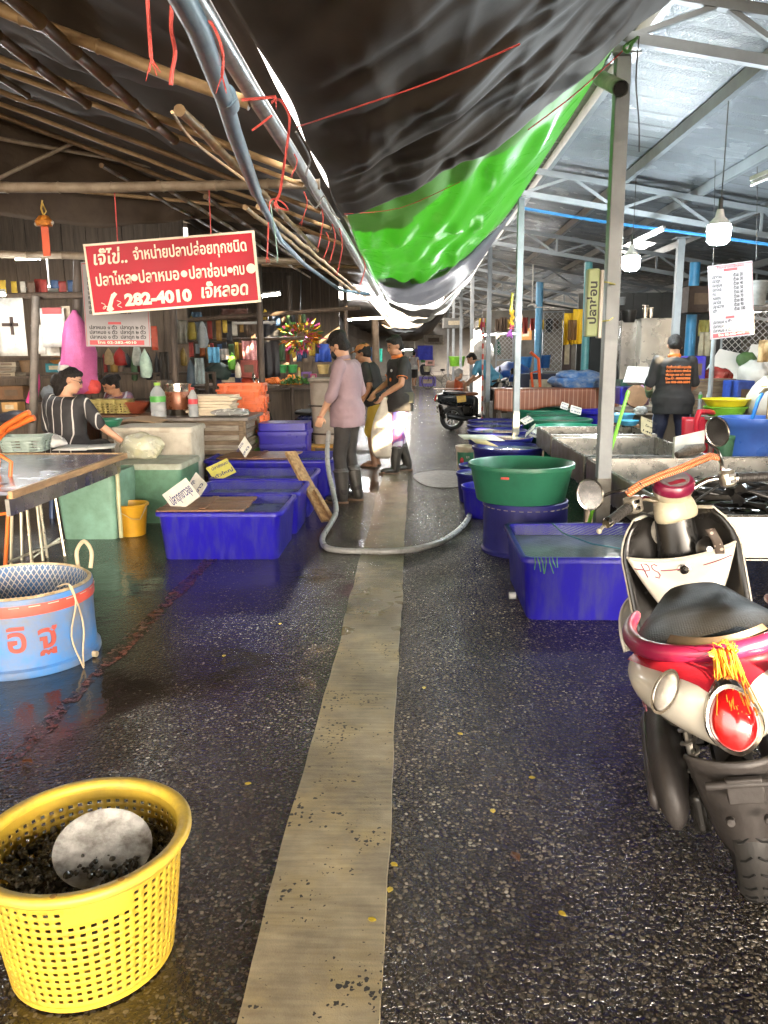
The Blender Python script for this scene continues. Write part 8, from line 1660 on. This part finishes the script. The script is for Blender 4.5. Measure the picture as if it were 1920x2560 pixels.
# -- man in yellow shorts
p = gz(925, 1166); YSH = mat('yellow_shorts', (.52, .35, .04), .6, c2=(.40, .25, .03), ns=5)
ym, g, hp_, HM = person('person in a black T-shirt, cap and yellow shorts leaning forward behind the hose man', (p.x + .06, p.y, 0), R(80), dict(pelvis=(0, -.04, .90), chest=(0, .03, 1.18), neck=(0, .08, 1.38), head=(0, .14, 1.49), shL=(-.19, .06, 1.32), shR=(.19, .06, 1.32), look=(0, 1, -.35), elL=(-.30, -.02, 1.08), wrL=(-.24, .10, .88), elR=(.28, .1, 1.05), wrR=(.15, .25, .9), hipL=(-.088, -.06, .87), hipR=(.088, -.06, .87)), SKIN, BLKS, .7, YSH, .52, None, HAIRM, scale=1.03, foot=mat('brown_sandal', (.10, .06, .035), .6))
addpart(ym, MB().ball(hp_(0, -.015, .07), (.088, .105, .06), 16, 10, HM).ball(hp_(0, .10, .06), (.06, .06, .008), 12, 6, HM), 'cap', mat('orange_cap', (.50, .20, .06), .7))
c = V((-.23, .04, 1.24)); addpart(ym, MB().tube([c + V((-.022, -.02, .02)), c + V((-.03, -.06, -.06))], .004, 5).tube([c + V((-.014, .0, .02)), c + V((-.03, -.03, -.06))], .004, 5).tube([c + V((-.014, .02, .02)), c + V((-.03, .0, -.06))], .004, 5), 'sleeve_stripes', WHS)
# -- woman in striped blouse, seen from behind, seated
STR = mat('striped_blouse', (.018, .017, .018), .75, c2=(.026, .024, .026), ns=5, wave=(3.3, 'X', (.48, .46, .43), .955, .35))
p = at(165, 1060, 7.35)
def stool(label, loc, h_, c_):
    t = thing('plastic_stool', label, 'stool', loc); MB().loft([rrect(0, 0, .32, .32, .05, h_ - .03), rrect(0, 0, .33, .33, .05, h_ - .01), rrect(0, 0, .31, .31, .05, h_)]).build('seat', cm(c_, .4), t)
    for sx_ in (-1, 1):
        for sy_ in (-1, 1): MB().tube([(sx_ * .12, sy_ * .12, h_ - .02), (sx_ * .15, sy_ * .15, 0)], [.03, .025], 8).build('leg', cm(c_, .4), t)
stool('blue plastic stool under the striped woman', (p.x, 7.35, 0), .56, '#23406e')
wm, g, hp_, HM = person('person in a black blouse with thin white stripes, seated with her back turned', (p.x, 7.35, 0), R(-14), dict(pelvis=(0, 0, .66), chest=(0, .03, .97), neck=(0, .05, 1.17), head=(.03, .085, 1.29), shL=(-.175, .03, 1.11), shR=(.175, .03, 1.11), look=(.95, .5, -.35), elL=(-.27, .06, .84), wrL=(-.26, .29, .74), elR=(.33, .06, .88), wrR=(.50, .18, .70), hipL=(-.09, 0, .64), hipR=(.09, 0, .64), knL=(-.12, .40, .64), knR=(.12, .40, .64), anL=(-.12, .38, .20), anR=(.12, .38, .20), bx=1.14, by=1.2, k=.98), SKINL, STR, .95, CHAR, .9, None, HAIRM, 2, scale=1.0, hem_w=.06, shirt_low=-.2, foot=mat('brown_sandal', (.10, .06, .035), .6), palms={'L': (.5, .5, -.3), 'R': (-.2, .2, -1), 'dR': (.8, .4, -.5)})
addpart(wm, MB().lathe([(0, -.02), (.05, -.03), (.055, .0), (.04, .03), (0, .035)], hp_(.0, -.085, .10), n=14), 'hair_scrunchie', mat('white_scrunchie', (.55, .53, .5), .7, bump=.7)); addpart(wm, MB().tube([hp_(.034 + .022 * math.cos(a), .095, .012 + .020 * math.sin(a)) for a in [6.283 * k / 14 for k in range(14)]], .0025, 5, closed=True).tube([hp_(-.034 + .022 * math.cos(a), .095, .012 + .020 * math.sin(a)) for a in [6.283 * k / 14 for k in range(14)]], .0025, 5, closed=True).tube([hp_(.056, .09, .015), hp_(.078, -.005, .01)], .002, 5), 'glasses', WIRE)
# -- woman in flowered blouse, working, facing the aisle
FLB = mat('flowered_blouse', (.06, .075, .13), .7, c2=(.22, .05, .045), ns=20, nd=.48, wave=(3.2, 'DIAGONAL', (.30, .30, .33), .86, 9.0))
p = at(315, 1030, 9.9)
fw_, g, hp_, HM = person('person in a dark flowered blouse bent over her work behind the counter', (p.x, 9.95, 0), R(150), dict(pelvis=(0, 0, .62), chest=(0, .08, .90), neck=(0, .16, 1.07), head=(0, .23, 1.17), shL=(-.175, .13, 1.02), shR=(.175, .13, 1.02), look=(.45, 1, -.75), elL=(-.28, .14, .80), wrL=(-.16, .36, .80), elR=(.28, .14, .80), wrR=(.16, .36, .80), hipL=(-.09, 0, .60), hipR=(.09, 0, .60), knL=(-.12, .38, .58), knR=(.12, .38, .58), anL=(-.12, .36, .16), anR=(.12, .36, .16), bx=1.08, by=1.1), SKIN, FLB, .95, CHAR, .9, None, HAIRM, 1, scale=1.0, hem_w=.05, vox=.009, foot=mat('brown_sandal', (.10, .06, .035), .6))
stool('dark stool under the flowered woman', (p.x, 9.95, 0), .52, '#3a2d26')
for k, (x, lb) in enumerate(((238, 'leftmost yellow wicker tray on the work bench'), (272, 'middle yellow wicker tray on the work bench'), (305, 'rightmost yellow wicker tray on the work bench'))):
    q = at(x, 1034, 9.0); wick(lb, (q.x, 9.12, q.z), .165, .24, .16, mat('wicker_yellow', (.34, .28, .09), .55, c2=(.24, .19, .06), ns=10), 0, 'wicker_tray')
q0, q1 = at(200, 1038, 8.9), at(350, 1036, 8.9); t = thing('work_bench', 'plain work bench that carries the wicker trays', 'bench', ((q0.x + q1.x) / 2, 9.15, 0)); MB().box(((q0.x + q1.x) / 2, 9.15, q0.z - .025), (q1.x - q0.x + .2, .5, .04)).build('top', OLDW, t, world=True)
for sx_ in (q0.x, q1.x): MB().box((sx_, 9.15, q0.z / 2 - .03), (.06, .4, q0.z - .05)).build('leg', OLDW, t, world=True)
q = at(352, 1020, 9.3); t = one('red_bowl', 'dark red bowl in front of the flowered woman', 'bowl', MB().lathe([(.08, 0), (.15, .08), (.17, .14), (.16, .14), (.07, .02), (0, .015)], n=28), mat('red_clay', (.22, .05, .025), .4)); t.location = (q.x, 9.15, q0.z)
q = gz(290, 1062, .80); one('cardboard', 'bent sheet of brown cardboard lying between the woman and the bottles', 'cardboard', MB().grid(lambda u, v: (q.x + lerp(-.1, .45, u), q.y + lerp(0, .55, v), .80 + .04 * math.sin(u * 3) + .02 * v), 8, 6), mat('brown_card', (.30, .20, .11), .7, c2=(.22, .14, .08), ns=6), origin=(q.x, q.y, .8), solid=.006)
# -- man in the printed black shirt, back turned
NAVY = mat('navy_jeans', (.022, .028, .06), .7, c2=(.014, .018, .04), ns=6); TSH = mat('black_tshirt', (.017, .017, .018), .8, c2=(.025, .025, .027), ns=4)
p = at(1672, 1150, 9.55)
sm_, g, hp_, HM = person('person in a black T-shirt printed with orange Thai lines, standing with his back turned', (p.x, 9.55, 0), R(-4), dict(neck=(0, .04, 1.44), head=(.01, .10, 1.55), look=(0, 1, -.7), elL=(-.27, .06, 1.10), wrL=(-.21, .27, .98), elR=(.26, .07, 1.10), wrR=(.19, .30, 1.0), hipL=(-.10, 0, .90), hipR=(.10, 0, .90), knL=(-.15, .02, .48), anL=(-.20, -.02, .075), knR=(.14, .02, .48), anR=(.19, -.02, .075), bx=1.16, by=1.15, k=1.03), SKINL, TSH, .85, NAVY, 1.0, None, HAIRM, scale=1.02, hem_w=.05, shirt_low=-.2, foot=mat('black_sandal', (.03, .03, .03), .6), collar=ORT_)
XM = XF[sm_.name]
for i, (ln, w__) in enumerate((('จำหน่ายปลาปล่อยทุกชนิด', .27), ('ปลาไหล ปลาหมอ ปลาช่อน', .27), ('ปลาดุก กบ เต่า หอย', .27), ('Line ID : 0886822884', .27), ('โทร 088-682-2884', .27))):
    text(ln, .036, ORT_, sm_, XM @ frame((0, -.178 + .0035 * i * 0, 1.315 - .042 * i), (1, 0, 0), (0, .06, 1)), bold=.03, fit=w__, ext=.012)
for s_ in (-1, 1): addpart(sm_, MB().tube([V((s_ * .205, -.01, .82)), V((s_ * .222, .0, .6)), V((s_ * .215, .0, .42)), V((s_ * .265, -.02, .12))], .008, 5), 'side_stripe', mat('pale_blue_stripe', (.25, .32, .5), .6))
addpart(sm_, MB().tube([g['elL'].lerp(g['wrL'], .2), g['wrL']], [.05, .04], 12), 'glove', mat('green_glove', (.20, .26, .12), .5))
# -- old man seated, bare back, orange cloth
p = at(1132, 1000, 18.0)
om, g, hp_, HM = person('bare backed person with white hair and an orange shoulder cloth, seated by the dark scooter', (p.x + .05, 18.0, 0), R(-30), dict(pelvis=(0, 0, .42), chest=(0, .04, .74), neck=(0, .08, .95), head=(.02, .14, 1.07), shL=(-.19, .05, .89), shR=(.19, .05, .89), look=(.5, 1, -.3), elL=(-.27, .05, .62), wrL=(-.2, .3, .55), elR=(.28, .08, .62), wrR=(.2, .32, .55), hipL=(-.1, 0, .40), hipR=(.1, 0, .40), knL=(-.14, .42, .42), knR=(.14, .42, .42), anL=(-.14, .40, .08), anR=(.14, .40, .08), bx=1.2, by=1.25), SKINL, None, .5, mat('dark_shorts', (.05, .035, .03), .7), .52, None, WHAIR, vox=.011, foot=mat('brown_sandal', (.10, .06, .035), .6))
addpart(om, MB().grid(lambda u, v: (lerp(.06, .26, u), -.13 + .24 * u * v * 0 - .03 * math.sin(v * 3) + .02 * math.sin(u * 9), lerp(.98, .58, v) - .1 * u), 10, 12), 'shoulder_cloth', mat('orange_cloth', (.55, .10, .03), .7, c2=(.4, .07, .02)), solid=.02, ang=180)
stool('low wooden stool under the seated old man', (p.x + .05, 18.0, 0), .32, '#5c4630')
# -- man in blue shirt leaning
p = at(1225, 960, 17.5)
person('person in a light blue T-shirt bending over a stall, beyond the third post', (p.x, 17.6, 0), R(72), dict(pelvis=(0, -.10, .92), chest=(0, .10, 1.17), neck=(0, .28, 1.30), head=(0, .40, 1.36), shL=(-.19, .22, 1.27), shR=(.19, .22, 1.27), look=(-.3, 1, -.55), elL=(-.28, .28, 1.0), wrL=(-.2, .45, .86), elR=(.28, .28, 1.0), wrR=(.2, .48, .86), hipL=(-.09, -.1, .90), hipR=(.09, -.1, .90), bx=1.1, by=1.15), SKINL, mat('light_blue_tee', (.10, .32, .46), .75, c2=(.08, .26, .38), ns=5), .75, CHAR, 1.0, None, HAIRM, vox=.011, foot=mat('black_sandal', (.03, .03, .03), .6), scale=1.04)
# -- people far down the aisle
TANK = mat('white_tank', (.60, .60, .60), .7); 
for lb, px_, py_, Y_, sh, tr_, sl_, lg, sc in (('person in a white tank top and black shorts walking far down the aisle', 1035, 960, 39, TANK, CHAR, .05, .5, 1.0), ('person in a red dress walking left of the white tank top', 1014, 955, 37, mat('red_dress', (.45, .03, .06), .7), mat('red_dress', (.45, .03, .06), .7), .5, .45, .82), ('person in a pale lilac shirt farther down the aisle on the left', 1000, 935, 47, mat('lilac_shirt', (.40, .36, .55), .7), CHAR, .7, 1.0, 1.0), ('person in dark clothes glimpsed behind the red dress', 1008, 938, 44, mat('brown_shirt', (.14, .10, .07), .7), CHAR, .7, 1.0, 1.0)):
    q = at(px_, py_, Y_); person(lb, (q.x, Y_, 0), R(random.uniform(-20, 20)), dict(anL=(-.1, .16, .08), knL=(-.1, .12, .5), anR=(.1, -.2, .11)), SKIN, sh, sl_, tr_, lg, None, HAIRM, vox=.014, scale=sc, foot=mat('black_sandal', (.03, .03, .03), .6))
bpy.data.scenes.remove(TMP)
